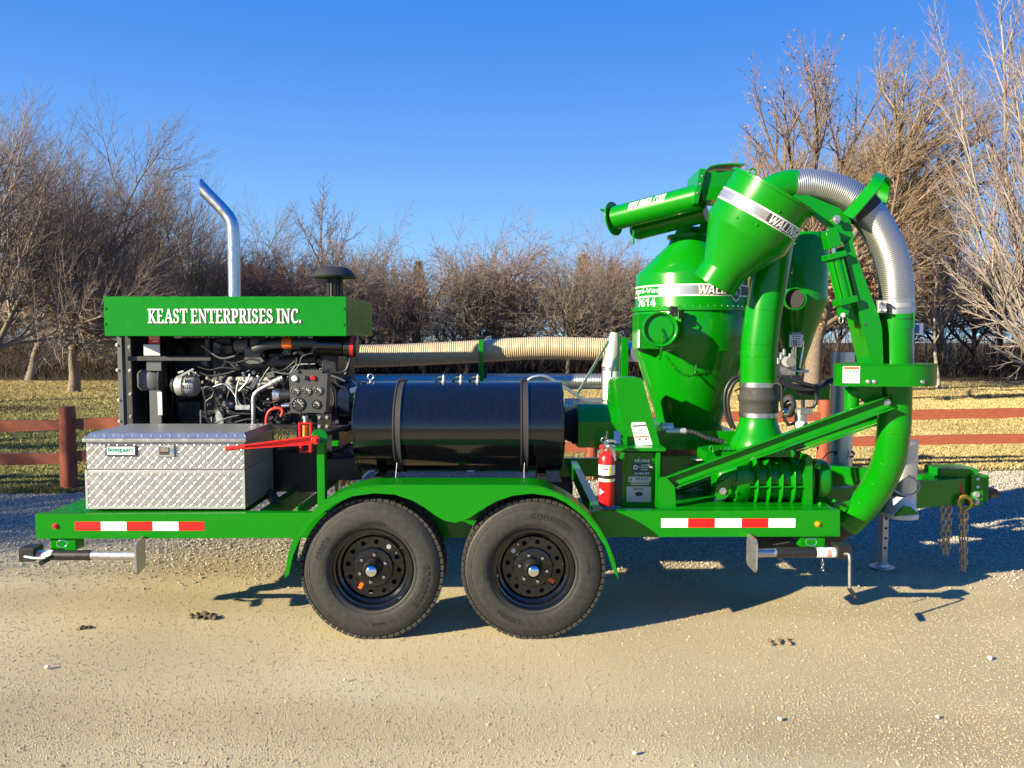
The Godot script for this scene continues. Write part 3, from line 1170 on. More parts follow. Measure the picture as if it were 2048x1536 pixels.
	for s in [[560, 47.0, 1.0, "dark conifer left of the black air cap, in the far row"], [607, 45.0, 0.98, "dark conifer right behind the black air cap's rim"], [838, 43.0, 0.98, "narrow olive conifer above the beige hose's left half"], [945, 46.0, 0.92, "dark conifer above the beige hose's middle, in the far row"], [1165, 42.0, 1.02, "dark-topped conifer left of the green tank, in the far row"]]:
		ci += 1
		again(c0, s[3], ground_under(s[0], s[1]), ci * 1.3, s[2])
	t = BareTree.new()
	t.rng.seed = 77
	t.levels = 4
	t.kids = [9, 6, 5, 4]
	t.ratio = [0.5, 0.5, 0.5, 0.5]
	t.angle = [0.5, 0.55, 0.6, 0.5]
	t.rise = [0.02, 0.12, 0.1, 0.06]
	t.start = [0.35, 0.2, 0.15, 0.1]
	t.wood = Color(0.15, 0.115, 0.09)
	t.tipc = Color(0.2, 0.15, 0.12)
	t.thin = 0.01
	t.limb(Vector3(0, -0.1, 0), Vector3(0.03, 1, 0), 5.6, 0.11, 0)
	plant(t, "slender_tree", "slender bare tree rising above the row behind the black air cap", ground_under(650, 38.0), 0.0)
	# undergrowth that fills the foot of the row
	var mb := MB.new()
	mb.tinted = true
	rng.seed = 23
	for i in 12000:
		var x := rng.randf_range(-34.0, 42.0)
		var z := -31.0 - 13.0 * pow(rng.randf(), 0.8)
		var h := (0.4 + 3.6 * rng.randf() * rng.randf()) * (0.8 + 0.7 * nv(x, z, 0.012))
		var b := Vector3(x, -0.05, z)
		var e := b + Vector3(rng.randf_range(-0.7, 0.7), h, rng.randf_range(-0.7, 0.7))
		var w := rng.randf_range(0.008, 0.02)
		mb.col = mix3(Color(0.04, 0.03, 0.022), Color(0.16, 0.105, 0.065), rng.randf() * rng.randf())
		var u := Vector3(1, 0, 0)
		var base := mb.v.size()
		var m := b.lerp(e, 0.5) + Vector3(rng.randf_range(-0.25, 0.25), 0, rng.randf_range(-0.25, 0.25))
		for k in 3:
			var a := TAU * k / 3.0
			var d := Vector3(cos(a), 0, sin(a))
			mb.add(b + d * w, d); mb.add(m + d * w * 0.8, d)
		var tip := mb.add(e, Vector3.UP)
		for k in 3:
			var j := (k + 1) % 3
			mb.ix.append_array([base + k * 2, base + k * 2 + 1, base + j * 2 + 1, base + k * 2, base + j * 2 + 1, base + j * 2, base + k * 2 + 1, tip, base + j * 2 + 1])
		for s in 3:
			var o := m.lerp(e, rng.randf())
			var g := Vector3(rng.randf_range(-1, 1), rng.randf_range(-0.2, 1), rng.randf_range(-1, 1)) * 0.5
			var nn := g.cross(u).normalized()
			mb.t3(mb.add(o - u * 0.012, nn), mb.add(o + u * 0.012, nn), mb.add(o + g, nn))
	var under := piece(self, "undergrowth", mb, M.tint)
	under.set_meta("kind", "stuff")
	# trees that stand left of the viewer and throw their shade over the yard's far left
	again(spread, "bare tree beside the yard, left of the picture, whose shade falls on the gravel", Vector3(-17.5, 0, -1.3), 0.7, 0.75)
	again(thin_tree, "bare tree left of the picture that throws its shade on the lawn", Vector3(-24.5, 0, -2.4), 3.0, 1.1)

# ---------------------------------------------------------------- the trailer
func pbox(mb: MB, x0: float, x1: float, y0: float, y1: float, d: float, depth: float, ch := 0.004) -> MB:   # front face read at distance d
	var a := P(x0, y0, d)
	var b := P(x1, y1, d)
	return mb.box(Vector3((a.x + b.x) * 0.5, (a.y + b.y) * 0.5, -d - depth * 0.5), Vector3(absf(b.x - a.x), absf(a.y - b.y), depth), Basis(), ch)

func bolt(mb: MB, o: Vector3, r := 0.008, h := 0.006, ax := Vector3.BACK) -> void:
	mb.lathe(o, ax, [Vector2(0, r * 1.5), Vector2(h * 0.3, r * 1.5), Vector2(h * 0.3, r), Vector2(h, r * 0.9), Vector2(h, 0)], 6)

const D := 4.66
func build_trailer() -> void:
	var o := thing("trailer", "green tandem-axle trailer that carries the whole grain vacuum", "trailer", Vector3(0, 0, -5.7))
	var back := Vector3(0, 0, -1)
	# side rails
	for s in 2:
		var mb := MB.new()
		var pts := PL([70, 1028.5, 1680, 1020, 1680, 1073, 72.5, 1077.5], D)
		if s == 1:
			for i in 4: pts[i].z = -6.72
		mb.prism(pts, back * 0.06)
		var f := MB.new()
		for q in pts: pass
		piece(o, "side_rail", mb, M.green)
	var xa: float = P(70, 1028.5, D).x
	var top_l: float = P(70, 1028.5, D).y
	var top_r: float = P(1680, 1020, D).y
	var bot_l: float = P(72.5, 1077.5, D).y
	# weld beads of rounded rail lips
	for px in [74, 175, 505, 640, 905, 1190, 1345, 1500, 1664]:
		var x: float = P(px, 1040, D).x + 0.03
		var y: float = lerpf(top_l, top_r, (px - 70) / 1610.0) - 0.012
		var mb := MB.new()
		mb.box(Vector3(x, y - 0.06, -5.72), Vector3(0.06, 0.12, 1.99))
		piece(o, "cross_member", mb, M.green)
	# deck of tread plate at the rear
	var mb := MB.new()
	var xd0: float = P(130, 1020, 4.8).x
	var xd1: float = P(500, 1020, 4.8).x
	mb.box(Vector3((xd0 + xd1) * 0.5, top_l - 0.004, -5.72), Vector3(xd1 - xd0, 0.008, 1.98), Basis(), 0.002)
	piece(o, "deck_plate", mb, M.green)
	mb = MB.new()
	tread(mb, Vector3(xd0 + 0.02, top_l + 0.0005, -4.75), Vector3(0.33, 0, 0), Vector3(0, 0, -1.6), Vector3.UP, 0.048)
	piece(o, "tread_bars", mb, M.green).set_meta("kind", "stuff")
	mb = MB.new()
	mb.bar(P(595, 1024, 4.72), P(650, 985, 5.35), 0.012, 0.07)
	piece(o, "brace_angle", mb, M.green)
	# fender
	mb = MB.new()
	var outer := [569.6, 1156.5, 574.5, 1122.8, 584, 1084, 603, 1048, 630, 1019, 661, 997.5, 695, 982, 729, 974, 777, 971.5, 900, 971.5, 1044.6, 972, 1083, 975, 1117, 988, 1146, 1005, 1177, 1031, 1203.6, 1065, 1220.5, 1099, 1232.5, 1135, 1237, 1159.5]
	var inner := [1225, 1137, 1211, 1094, 1189, 1060, 1165, 1031, 1131, 1005, 1105, 993, 1064, 987, 1025, 991.4, 991.6, 1003, 962.7, 1020, 938.5, 1036, 912, 1045.5, 890, 1042, 871, 1031, 849, 1015, 825, 1001, 789, 989, 748, 986.6, 704.6, 992.4, 668.4, 1008, 627.5, 1039, 601, 1075, 586.5, 1109, 577, 1150]
	var df := 4.37
	mb.prism(PL(outer + inner, df), back * 0.006)
	var fender := piece(o, "fender", mb, M.green)
	mb = MB.new()
	var path := []
	for p in smooth_path(PL(outer, df), 0.03): path.append(p + back * 0.115 + Vector3(0, 0.002, 0))
	mb.strip(path, Vector3.BACK, 0.225, 0.005)
	piece(fender, "fender_top", mb, M.green)
	# reflective tapes and marker lamps
	for s in 2:
		var x0: float = [149.5, 1322.5][s]
		var w: float = [51.9, 53.6][s]
		for k in 5:
			mb = MB.new()
			var y0: float = [1043.5, 1037.0][s]
			pbox(mb, x0 + k * w, x0 + (k + 1) * w, y0, y0 + 18.0, D - 0.0012, 0.0012, 0.0)
			piece(o, "reflective_tape", mb, M.tape_red if (k + s) % 2 == 0 else M.tape_white)
		mb = MB.new()
		var q := P([111, 1635][s], [1052, 1048][s], D)
		mb.lathe(q, Vector3.BACK, [Vector2(0, 0.018), Vector2(0.006, 0.017), Vector2(0.006, 0.012), Vector2(0.014, 0.009), Vector2(0.016, 0)], 16)
		piece(o, "marker_lamp", mb, [M.red, M.amber][s])
	# wheels
	var w := build_wheel(o)
	w.position = Vector3(P(744.5, 1141, 4.42).x, 0.407, -4.4) - o.position
	var wx2: float = P(1066.5, 1140, 4.42).x
	var w2 := copy_part(w, "wheel", Vector3(wx2, 0.407, -4.4))
	w2.rotation.z = 1.4
	w.rotation.z = -0.12
	for k in 2:
		var w3 := copy_part(w, "wheel", Vector3([P(744.5, 1141, 4.42).x, wx2][k], 0.412, -7.0))
		w3.rotation = Vector3(0, PI, 0.5 + k)
	for k in 2:
		mb = MB.new()
		var x: float = [P(744.5, 1141, 4.42).x, wx2][k]
		mb.cyl(Vector3(x, 0.4, -4.7), Vector3(x, 0.4, -6.7), 0.045)
		piece(o, "axle", mb, M.soot)
		mb = MB.new()
		mb.strip(smooth_path([Vector3(x - 0.42, 0.52, -4.8), Vector3(x, 0.46, -4.8), Vector3(x + 0.42, 0.52, -4.8)], 0.05), Vector3.BACK, 0.05, 0.03)
		piece(o, "leaf_spring", mb, M.soot)
	# tongue
	mb = MB.new()
	var ya := 0.635
	for s in 2:
		var a := Vector3(1.78, ya, -5.06 if s == 0 else -6.4)
		var b := Vector3(3.28, ya, -5.6 if s == 0 else -5.84)
		mb = MB.new()
		mb.bar(a, b, 0.07, 0.19)
		piece(o, "tongue_beam", mb, M.green)
	mb = MB.new()
	mb.box(Vector3(3.25, ya + 0.01, -5.72), Vector3(0.5, 0.19, 0.2))
	mb.box(Vector3(3.27, ya + 0.125, -5.72), Vector3(0.28, 0.06, 0.22))
	var head := piece(o, "tongue_head", mb, M.green)
	mb = MB.new()
	mb.prism(PL([1943, 951, 1956, 950, 1965, 956, 1966, 1008, 1958, 1014, 1943, 1014], 5.58), back * 0.28)
	piece(head, "coupler_plate", mb, M.green)
	for p in [[1956, 958], [1956, 974]]:
		mb = MB.new()
		mb.cyl(P(p[0], p[1], 5.58), P(p[0], p[1], 5.575), S(3.0, 5.6), 12)
		piece(head, "bolt_hole", mb, M.white)
	for p in [[1952, 989], [1952, 1004]]:
		mb = MB.new()
		var q := P(p[0], p[1], 5.58)
		mb.lathe(q, Vector3.BACK, [Vector2(0, 0.025), Vector2(0.004, 0.025), Vector2(0.004, 0.018), Vector2(0.02, 0.017), Vector2(0.02, 0)], 18)
		piece(head, "coupler_bolt", mb, M.cast)
	mb = MB.new()
	mb.prism(PL([1964, 980, 1976, 979, 1992, 978, 2000, 984, 2001, 992, 1993, 996, 1981, 997, 1964, 1006], 5.64), back * 0.16)
	piece(o, "coupler", mb, M.black)
	mb = MB.new()
	mb.prism(PL([1966, 979, 1970, 969, 1976, 973, 1978, 979], 5.69), back * 0.05)
	mb.tube(smooth_path(PL([1975, 977, 1983, 974, 1988, 971, 1985, 977, 1977, 979], 5.68), 0.01), 0.004, 6)
	piece(o, "coupler_latch", mb, M.zinc)
	mb = MB.new()
	mb.bar(P(1919, 967, 5.55), P(1926, 992, 5.55), 0.006, S(6, 5.55))
	piece(o, "breakaway_tag", mb, M.red_dull)
	# tongue jack
	mb = MB.new()
	var jx: float = P(1769, 1040, 5.78).x
	mb.box(Vector3(jx, 0.3, -5.8), Vector3(0.058, 0.62, 0.058), Basis(Vector3.UP, 0.35), 0.005)
	var jack := piece(o, "tongue_jack", mb, M.zinc)
	mb = MB.new()
	mb.lathe(Vector3(jx, 0.004, -5.8), Vector3.UP, [Vector2(0, 0.09), Vector2(0.006, 0.09), Vector2(0.01, 0.05), Vector2(0.03, 0.045), Vector2(0.03, 0)], 28)
	piece(jack, "foot", mb, M.zinc)
	for k in 4:
		mb = MB.new()
		mb.cyl(Vector3(jx + 0.004, 0.16 + k * 0.075, -5.77), Vector3(jx + 0.014, 0.16 + k * 0.075, -5.762), 0.008, 10)
		piece(jack, "pin_hole", mb, M.ink)
	# drop-leg stands stowed sideways under the rail
	stand(o, [100, 152, 1077, 1101, 36, 68, 1097, 1124, 80, 105, 105, 183, 278, 1110.5, 279], false)
	stand(o, [1600, 1650, 1073, 1094, 1676, 1704, 1092, 1119, 1632, 1670, 1551, 1634, 1502, 1105, 1502], true)
	# post with the red clutch lever
	mb = MB.new()
	pbox(mb, 633, 651, 884, 1024, 4.66, 0.06)
	var post := piece(o, "lever_post", mb, M.green)
	mb = MB.new()
	mb.cyl(P(639, 875, 4.68), P(639, 875, 4.72), S(16.5, 4.7), 24, -1.0, 0.004)
	piece(post, "pivot_disc", mb, M.green)
	mb = MB.new()
	mb.cyl(P(640, 872, 4.72), P(706, 850, 5.1), 0.016, 12)
	piece(post, "shaft", mb, M.black)
	mb = MB.new()
	mb.prism(PL([490, 890.5, 623, 873, 623, 888.5, 492, 897.5], 4.6), back * 0.008)
	mb.prism(PL([490, 889.5, 623, 872, 623, 874.5, 490, 892], 4.575), back * 0.03)
	mb.prism(PL([490, 895.5, 623, 887, 623, 889.5, 490, 898], 4.575), back * 0.03)
	var lever := piece(o, "clutch_lever", mb, M.red)
	mb = MB.new()
	mb.cyl(P(451, 897.5, 4.59), P(492, 893, 4.59), S(4.6, 4.6), 14, -1.0, 0.003)
	piece(lever, "grip", mb, M.red)
	mb = MB.new()
	mb.cyl(P(631, 880, 4.56), P(631, 880, 4.68), S(9, 4.6), 18, -1.0, 0.003)
	bolt(mb, P(631, 880, 4.56), 0.009, 0.01)
	piece(lever, "hub", mb, M.red_dull)
	# strut post, cabinet and its lid
	mb = MB.new()
	mb.prism(PL([1317, 1016, 1317, 962, 1322, 955, 1330, 954, 1336, 958, 1350, 974, 1352, 1016], 4.74), back * 0.012)
	piece(o, "strut_plate", mb, M.green)
	var s1: Vector3 = P(1327, 970, 4.78)
	var s2: Vector3 = P(1783, 803, 4.59)
	strut(o, s1, s2, 0.078)
	strut(o, P(1350, 976, 5.2), P(1789, 825, 4.86), 0.07)
	# hydraulic box under the strut end: front deck corner
	mb = MB.new()
	var dp0: Vector3 = P(1322, 1022, D)
	var dp1: Vector3 = P(1676, 1020, D)
	mb.box(Vector3((dp0.x + dp1.x) * 0.5, dp1.y - 0.004, -5.03), Vector3(dp1.x - dp0.x, 0.008, 0.6), Basis(), 0.002)
	piece(o, "deck_plate", mb, M.green)
	for q in [[1668, 1014, 4.9], [1655, 1013, 5.0], [1640, 1015, 4.82]]:
		mb = MB.new()
		bolt(mb, Vector3(P(q[0], 1020, q[2]).x, dp1.y, -q[2]), 0.012, 0.014, Vector3.UP)
		piece(o, "deck_bolt", mb, M.green)

func strut(o: Node, a: Vector3, b: Vector3, h: float) -> void:
	var x := (b - a).normalized()
	var z := x.cross(Vector3.UP).normalized()
	var y := z.cross(x).normalized()
	var bs := Basis(x, y, z)
	var l := (b - a).length()
	var mb := MB.new()
	var c := (a + b) * 0.5
	mb.box(c - z * 0.02, Vector3(l, h - 0.012, 0.006), bs, 0.001)
	mb.box(c + y * h * 0.5, Vector3(l, 0.006, 0.048), bs, 0.001)
	mb.box(c - y * h * 0.5, Vector3(l, 0.006, 0.048), bs, 0.001)
	var m := piece(o, "strut", mb, M.green)
	for e in [a + x * 0.02, b - x * 0.02]:
		mb = MB.new()
		bolt(mb, e - z * 0.017, 0.014, 0.02, z)
		piece(m, "pivot_bolt", mb, M.zinc)

# raised bars of a tread plate over the parallelogram o, o+ex, o+ey
func tread(mb: MB, o: Vector3, ex: Vector3, ey: Vector3, up: Vector3, pitch: float) -> void:
	var nx := int(ex.length() / pitch * 1.414)
	var ny := int(ey.length() / pitch * 1.414)
	var ux := ex.normalized()
	var uy := ey.normalized()
	for i in nx:
		for j in ny:
			var c := o + ex * (i + 0.5) / nx + ey * (j + 0.5) / ny
			var s := 1.0 if (i + j) % 2 == 0 else -1.0
			var a := (ux + uy * s).normalized()
			var b := up.cross(a).normalized()
			var l := pitch * 0.4
			var w := pitch * 0.085
			var h := pitch * 0.035
			for sd: float in [-1.0, 1.0]:
				var nn := (up * 0.9 + b * 0.36 * sd).normalized()
				var r0 := mb.add(c + a * l * 0.75 + up * h, nn)
				var r1 := mb.add(c - a * l * 0.75 + up * h, nn)
				var e0 := mb.add(c + a * l, nn)
				var e1 := mb.add(c - a * l, nn)
				var s0 := mb.add(c + a * l * 0.55 + b * w * sd, nn)
				var s1 := mb.add(c - a * l * 0.55 + b * w * sd, nn)
				mb.q4(r0, r1, s1, s0)
				mb.t3(r0, s0, e0)
				mb.t3(r1, e1, s1)

func stand(o: Node, g: Array, right: bool) -> void:
	var d := 4.58
	var mb := MB.new()
	pbox(mb, g[0], g[1], g[2], g[3], 4.68, 0.1)
	var root := piece(o, "drop_leg", mb, M.green)
	var cy: float = g[13]
	var r := S(10.2, d)
	mb = MB.new()
	if right: mb.cyl(P(1551, cy, d), P(1682, cy, d), r, 24, -1.0, 0.002)
	else: mb.cyl(P(60, cy, d), P(183, cy, d), r, 24, -1.0, 0.002)
	piece(root, "outer_tube", mb, M.black)
	mb = MB.new()
	if right: mb.cyl(P(1504, cy + 1, d), P(1552, cy, d), r * 0.86, 24)
	else: mb.cyl(P(182, cy, d), P(280, cy + 1, d), r * 0.86, 24)
	piece(root, "inner_tube", mb, M.zinc)
	mb = MB.new()
	if right: mb.cyl(P(1631, cy, d), P(1669, cy, d), r * 1.02, 24)
	else: mb.cyl(P(74, cy, d), P(107, cy, d), r * 1.02, 24)
	piece(root, "label_wrap", mb, M.white)
	mb = MB.new()
	band(mb, P(1655.0 if right else 84.0, cy, d), Vector3.RIGHT, Vector3.BACK, r * 1.02, -0.9, 0.9, -0.012, 0.012, 0.0015)
	piece(root, "label_stripe", mb, M.pink)
	mb = MB.new()
	pbox(mb, g[4], g[5], g[6], g[7], d - 0.05, 0.1)
	piece(root, "gear_box", mb, M.black)
	# foot plate, seen at a slight angle
	mb = MB.new()
	var fx := P(g[12] + (0.0 if right else 0.0), cy, d)
	var pts := []
	var hw := 0.098
	for q in [[-1, -0.75], [-0.75, -1], [0.75, -1], [1, -0.75], [1, 0.75], [0.75, 1], [-0.75, 1], [-1, 0.75]]:
		pts.append(fx + Vector3(0.0, q[0] * hw, q[1] * hw) + Vector3((0.2 if not right else -0.02) * q[1] * hw, 0, 0))
	mb.prism(pts, Vector3(0.012, 0, 0))
	piece(root, "foot_plate", mb, M.zinc)
	# crank
	mb = MB.new()
	var grip := MB.new()
	if right:
		mb.tube(smooth_path([P(1690, 1108, 4.5), P(1697, 1108, 4.47), P(1699, 1116, 4.46), P(1699, 1140, 4.46), P(1699, 1176, 4.46)], 0.012), 0.0085, 10)
		grip.cyl(P(1699, 1178, 4.48), P(1713, 1196, 4.36), 0.013, 14, -1.0, 0.002)
	else:
		mb.tube([P(50, 1113, 4.5), P(66, 1116, 4.46), P(100, 1117, 4.46)], 0.0085, 10)
		grip.cyl(P(104, 1114, 4.5), P(82, 1126, 4.36), 0.015, 14, -1.0, 0.002)
	piece(root, "crank", mb, M.zinc)
	piece(root, "crank_grip", grip, M.black)
	mb = MB.new()
	var ring := []
	for k in 15:
		var a := TAU * k / 14.0
		ring.append(P((1622 if right else 124) + cos(a) * 11, (1084 if right else 1087) + sin(a) * 7, d - 0.05))
	mb.tube(ring, 0.0025, 6, false)
	if right:
		for k in 4:
			mb.link(P(1645, 1122 + k * 5.5, 4.56), Vector3(0.2, -1, 0).normalized(), Vector3.RIGHT if k % 2 else Vector3.BACK, 0.022, 0.012, 0.002)
	piece(root, "lock_pin", mb, M.chrome)

func build_wheel(o: Node) -> Node3D:
	var w := group_part(o, "wheel", Vector3(0, 0.407, -4.4))
	var save := w.position
	w.position = -o.position      # build round the world's origin, then place
	var R := 0.414
	var B := Vector3.BACK
	var mb := MB.new()
	mb.lathe(Vector3.ZERO, B, [Vector2(-0.205, 0.24), Vector2(-0.22, 0.3), Vector2(-0.205, 0.37), Vector2(-0.19, R - 0.006), Vector2(-0.11, R), Vector2(-0.03, R - 0.006), Vector2(-0.016, 0.396), Vector2(-0.006, 0.384), Vector2(-0.005, 0.378), Vector2(-0.002, 0.372), Vector2(0.004, 0.335), Vector2(0.006, 0.31), Vector2(0.006, 0.285), Vector2(0.001, 0.262), Vector2(-0.002, 0.258), Vector2(-0.002, 0.254), Vector2(-0.007, 0.246), Vector2(-0.014, 0.238)], 96)
	for rr in [0.383, 0.373, 0.362, 0.262, 0.256]:
		var z: float = {0.383: -0.0065, 0.373: -0.0028, 0.362: -0.0005, 0.262: 0.001, 0.256: -0.002}[rr]
		mb.lathe(Vector3(0, 0, z), B, [Vector2(-0.004, rr + 0.002), Vector2(0.0022, rr), Vector2(-0.004, rr - 0.002)], 96)
	var tyre := piece(w, "tyre", mb, M.tyre)
	mb = MB.new()
	var n := 66
	for k in n:
		var a := TAU * k / n
		var rd := Vector3(sin(a), cos(a), 0)
		var tg := Vector3(cos(a), -sin(a), 0)
		for side in 2:
			var z: float = -0.03 if side == 0 else -0.185
			mb.box(rd * (R - 0.006) + Vector3(0, 0, z), Vector3(0.0335, 0.02, 0.036), Basis(tg, rd, Vector3.BACK), 0.003)
		for z in [-0.075, -0.11, -0.145]:
			mb.box(rd * (R - 0.001) + Vector3(0, 0, z), Vector3(0.031, 0.012, 0.028), Basis(tg, rd, Vector3.BACK), 0.002)
	piece(w, "tread_blocks", mb, M.tyre).set_meta("kind", "stuff")
	var arc := func(mid: float, rad: float) -> Callable:
		return func(x: float, y: float, z: float) -> Vector3:
			var a := mid + x / rad
			return Vector3(sin(a), cos(a), 0) * (rad + y) + Vector3(0, 0, 0.004 + z)
	lettering(w, "lettering", "GOODRIDE", 0.26, 0.034, 0.0035, M.tyre_text, arc.call(1.75, 0.316))
	lettering(w, "lettering", "CR380A", 0.15, 0.03, 0.0035, M.tyre_text, arc.call(-1.25, 0.314))
	lettering(w, "lettering", "ST235/85R16", 0.155, 0.02, 0.0035, M.tyre_text, arc.call(-0.1, 0.28))
	lettering(w, "lettering", "TUBELESS", 0.08, 0.012, 0.003, M.tyre_text, arc.call(2.9, 0.318))
	# rim
	mb = MB.new()
	mb.lathe(Vector3.ZERO, B, [Vector2(-0.03, 0.24), Vector2(-0.006, 0.24), Vector2(-0.002, 0.236), Vector2(-0.004, 0.231), Vector2(-0.016, 0.226), Vector2(-0.02, 0.214), Vector2(-0.05, 0.207), Vector2(-0.058, 0.192), Vector2(-0.095, 0.188), Vector2(-0.102, 0.178)], 72)
	mb.lathe(Vector3.ZERO, B, [Vector2(-0.085, 0.1875), Vector2(-0.07, 0.184), Vector2(-0.066, 0.179)], 72)
	# disc with a ring of round holes, one sector per hole
	var hn := 12
	for k in hn:
		var a0 := TAU * k / hn
		var c := Vector2(0.15, 0.0)
		var inner := []
		var outer := []
		for j in 24:
			var t := TAU * j / 24.0
			var d := Vector2(cos(t), sin(t))
			inner.append(c + d * 0.0145)
			var r := 0.0145
			while r < 0.08:
				var q := c + d * (r + 0.0007)
				if q.length() > 0.1795 or q.length() < 0.118 or absf(q.angle()) > PI / hn + 0.002: break
				r += 0.0007
			outer.append(c + d * r)
		var ids := []
		for j in 24:
			var row := []
			for s in 3:
				var q2: Vector2 = inner[j] if s < 2 else outer[j]
				q2 = q2.rotated(a0)
				var z := -0.066 - (0.012 if s == 0 else 0.0)
				row.append(Vector3(q2.x, q2.y, z))
			ids.append(row)
		for j in 24:
			var h := (j + 1) % 24
			var f := Vector3.BACK
			mb.q4(mb.add(ids[j][1], f), mb.add(ids[h][1], f), mb.add(ids[h][2], f), mb.add(ids[j][2], f))
			var cc := Vector3(c.rotated(a0).x, c.rotated(a0).y, -0.072)
			var nj: Vector3 = (cc - ids[j][0]).normalized()
			mb.q4(mb.add(ids[j][1], nj), mb.add(ids[h][1], nj), mb.add(ids[h][0], nj), mb.add(ids[j][0], nj))
	mb.lathe(Vector3.ZERO, B, [Vector2(-0.066, 0.1185), Vector2(-0.052, 0.112), Vector2(-0.048, 0.1), Vector2(-0.05, 0.07), Vector2(-0.05, 0.05)], 48)
	piece(w, "rim", mb, M.gloss_black)
	mb = MB.new()
	mb.cyl(Vector3(0, 0, -0.2), Vector3(0, 0, -0.12), 0.175, 40)
	piece(w, "brake_drum", mb, M.soot)
	mb = MB.new()
	mb.lathe(Vector3.ZERO, B, [Vector2(-0.05, 0.056), Vector2(-0.02, 0.054), Vector2(0.012, 0.043), Vector2(0.018, 0.04)], 36)
	piece(w, "hub", mb, M.black)
	mb = MB.new()
	mb.lathe(Vector3.ZERO, B, [Vector2(0.014, 0.037), Vector2(0.022, 0.036), Vector2(0.032, 0.029), Vector2(0.038, 0.018), Vector2(0.04, 0.0)], 32)
	piece(w, "hub_cap", mb, M.chrome)
	for k in 6:
		mb = MB.new()
		var a := TAU * k / 6.0 + 0.5
		var q := Vector3(cos(a), sin(a), 0) * 0.081 + Vector3(0, 0, -0.05)
		mb.lathe(q, B, [Vector2(0, 0.0135), Vector2(0.018, 0.0125), Vector2(0.024, 0.009), Vector2(0.024, 0.006), Vector2(0.014, 0.005), Vector2(0.014, 0)], 6)
		piece(w, "lug_nut", mb, M.chrome)
	mb = MB.new()
	mb.cyl(Vector3(0.075, 0.13, -0.066), Vector3(0.075, 0.13, -0.064), 0.014, 16)
	piece(w, "weight_sticker", mb, M.cast)
	mb = MB.new()
	mb.box(Vector3(-0.06, -0.115, -0.064), Vector3(0.022, 0.05, 0.002), Basis(Vector3.BACK, -0.4), 0.0)
	piece(w, "rim_sticker", mb, M.orange)
	mb = MB.new()
	mb.cyl(Vector3(0.135, 0.115, -0.064), Vector3(0.128, 0.112, -0.02), 0.005, 8)
	piece(w, "valve_stem", mb, M.steel)
	w.position = save
	return w

func build_chains() -> void:
	var d := 5.6
	var rows := [
		["safety_chain", "rusty gold safety chain hanging in a narrow loop under the tongue", [[1886, 1008, 1887, 1103], [1899, 1008, 1895, 1103]], 0.0],
		["safety_chain", "rusty gold safety chain with a hook, hanging double at the coupler", [[1923, 1020, 1925, 1135], [1931, 1020, 1929, 1135]], 0.03],
	]
	for r in rows:
		var o := thing(r[0], r[1], "chain", P(r[2][0][0], 1010, d))
		for line in r[2]:
			var a := P(line[0], line[1], d - r[3])
			var b := P(line[2], line[3], d - r[3])
			var n := int((b - a).length() / 0.041)
			var al := (b - a).normalized()
			for k in n + 1:
				var mb := MB.new()
				var q := a.lerp(b, float(k) / n)
				var sd := Vector3(0.75, 0, 0.66) if k % 2 else Vector3(0.75, 0, -0.66)
				mb.link(q, al, sd.normalized(), 0.056, 0.033, 0.006)
				piece(o, "link", mb, M.chain)
	var o := thing("grab_hook", "gold clevis hook on the safety chain at the coupler", "hook", P(1930, 1010, 5.52))
	var pts := smooth_path(PL([1922, 1017, 1917, 1009, 1917, 1000, 1924, 994, 1934, 994, 1941, 1001, 1941, 1010, 1935, 1017, 1928, 1021], 5.52), 0.012)
	var rad := []
	for k in pts.size(): rad.append(0.008 + 0.007 * sin(PI * k / (pts.size() - 1)))
	var mb := MB.new()
	mb.tube(pts, rad, 10)
	piece(o, "hook", mb, M.gold)
	mb = MB.new()
	mb.tube(PL([1914, 1009, 1920, 1005, 1921, 1018], 5.51), 0.006, 8)
	piece(o, "latch", mb, M.gold)

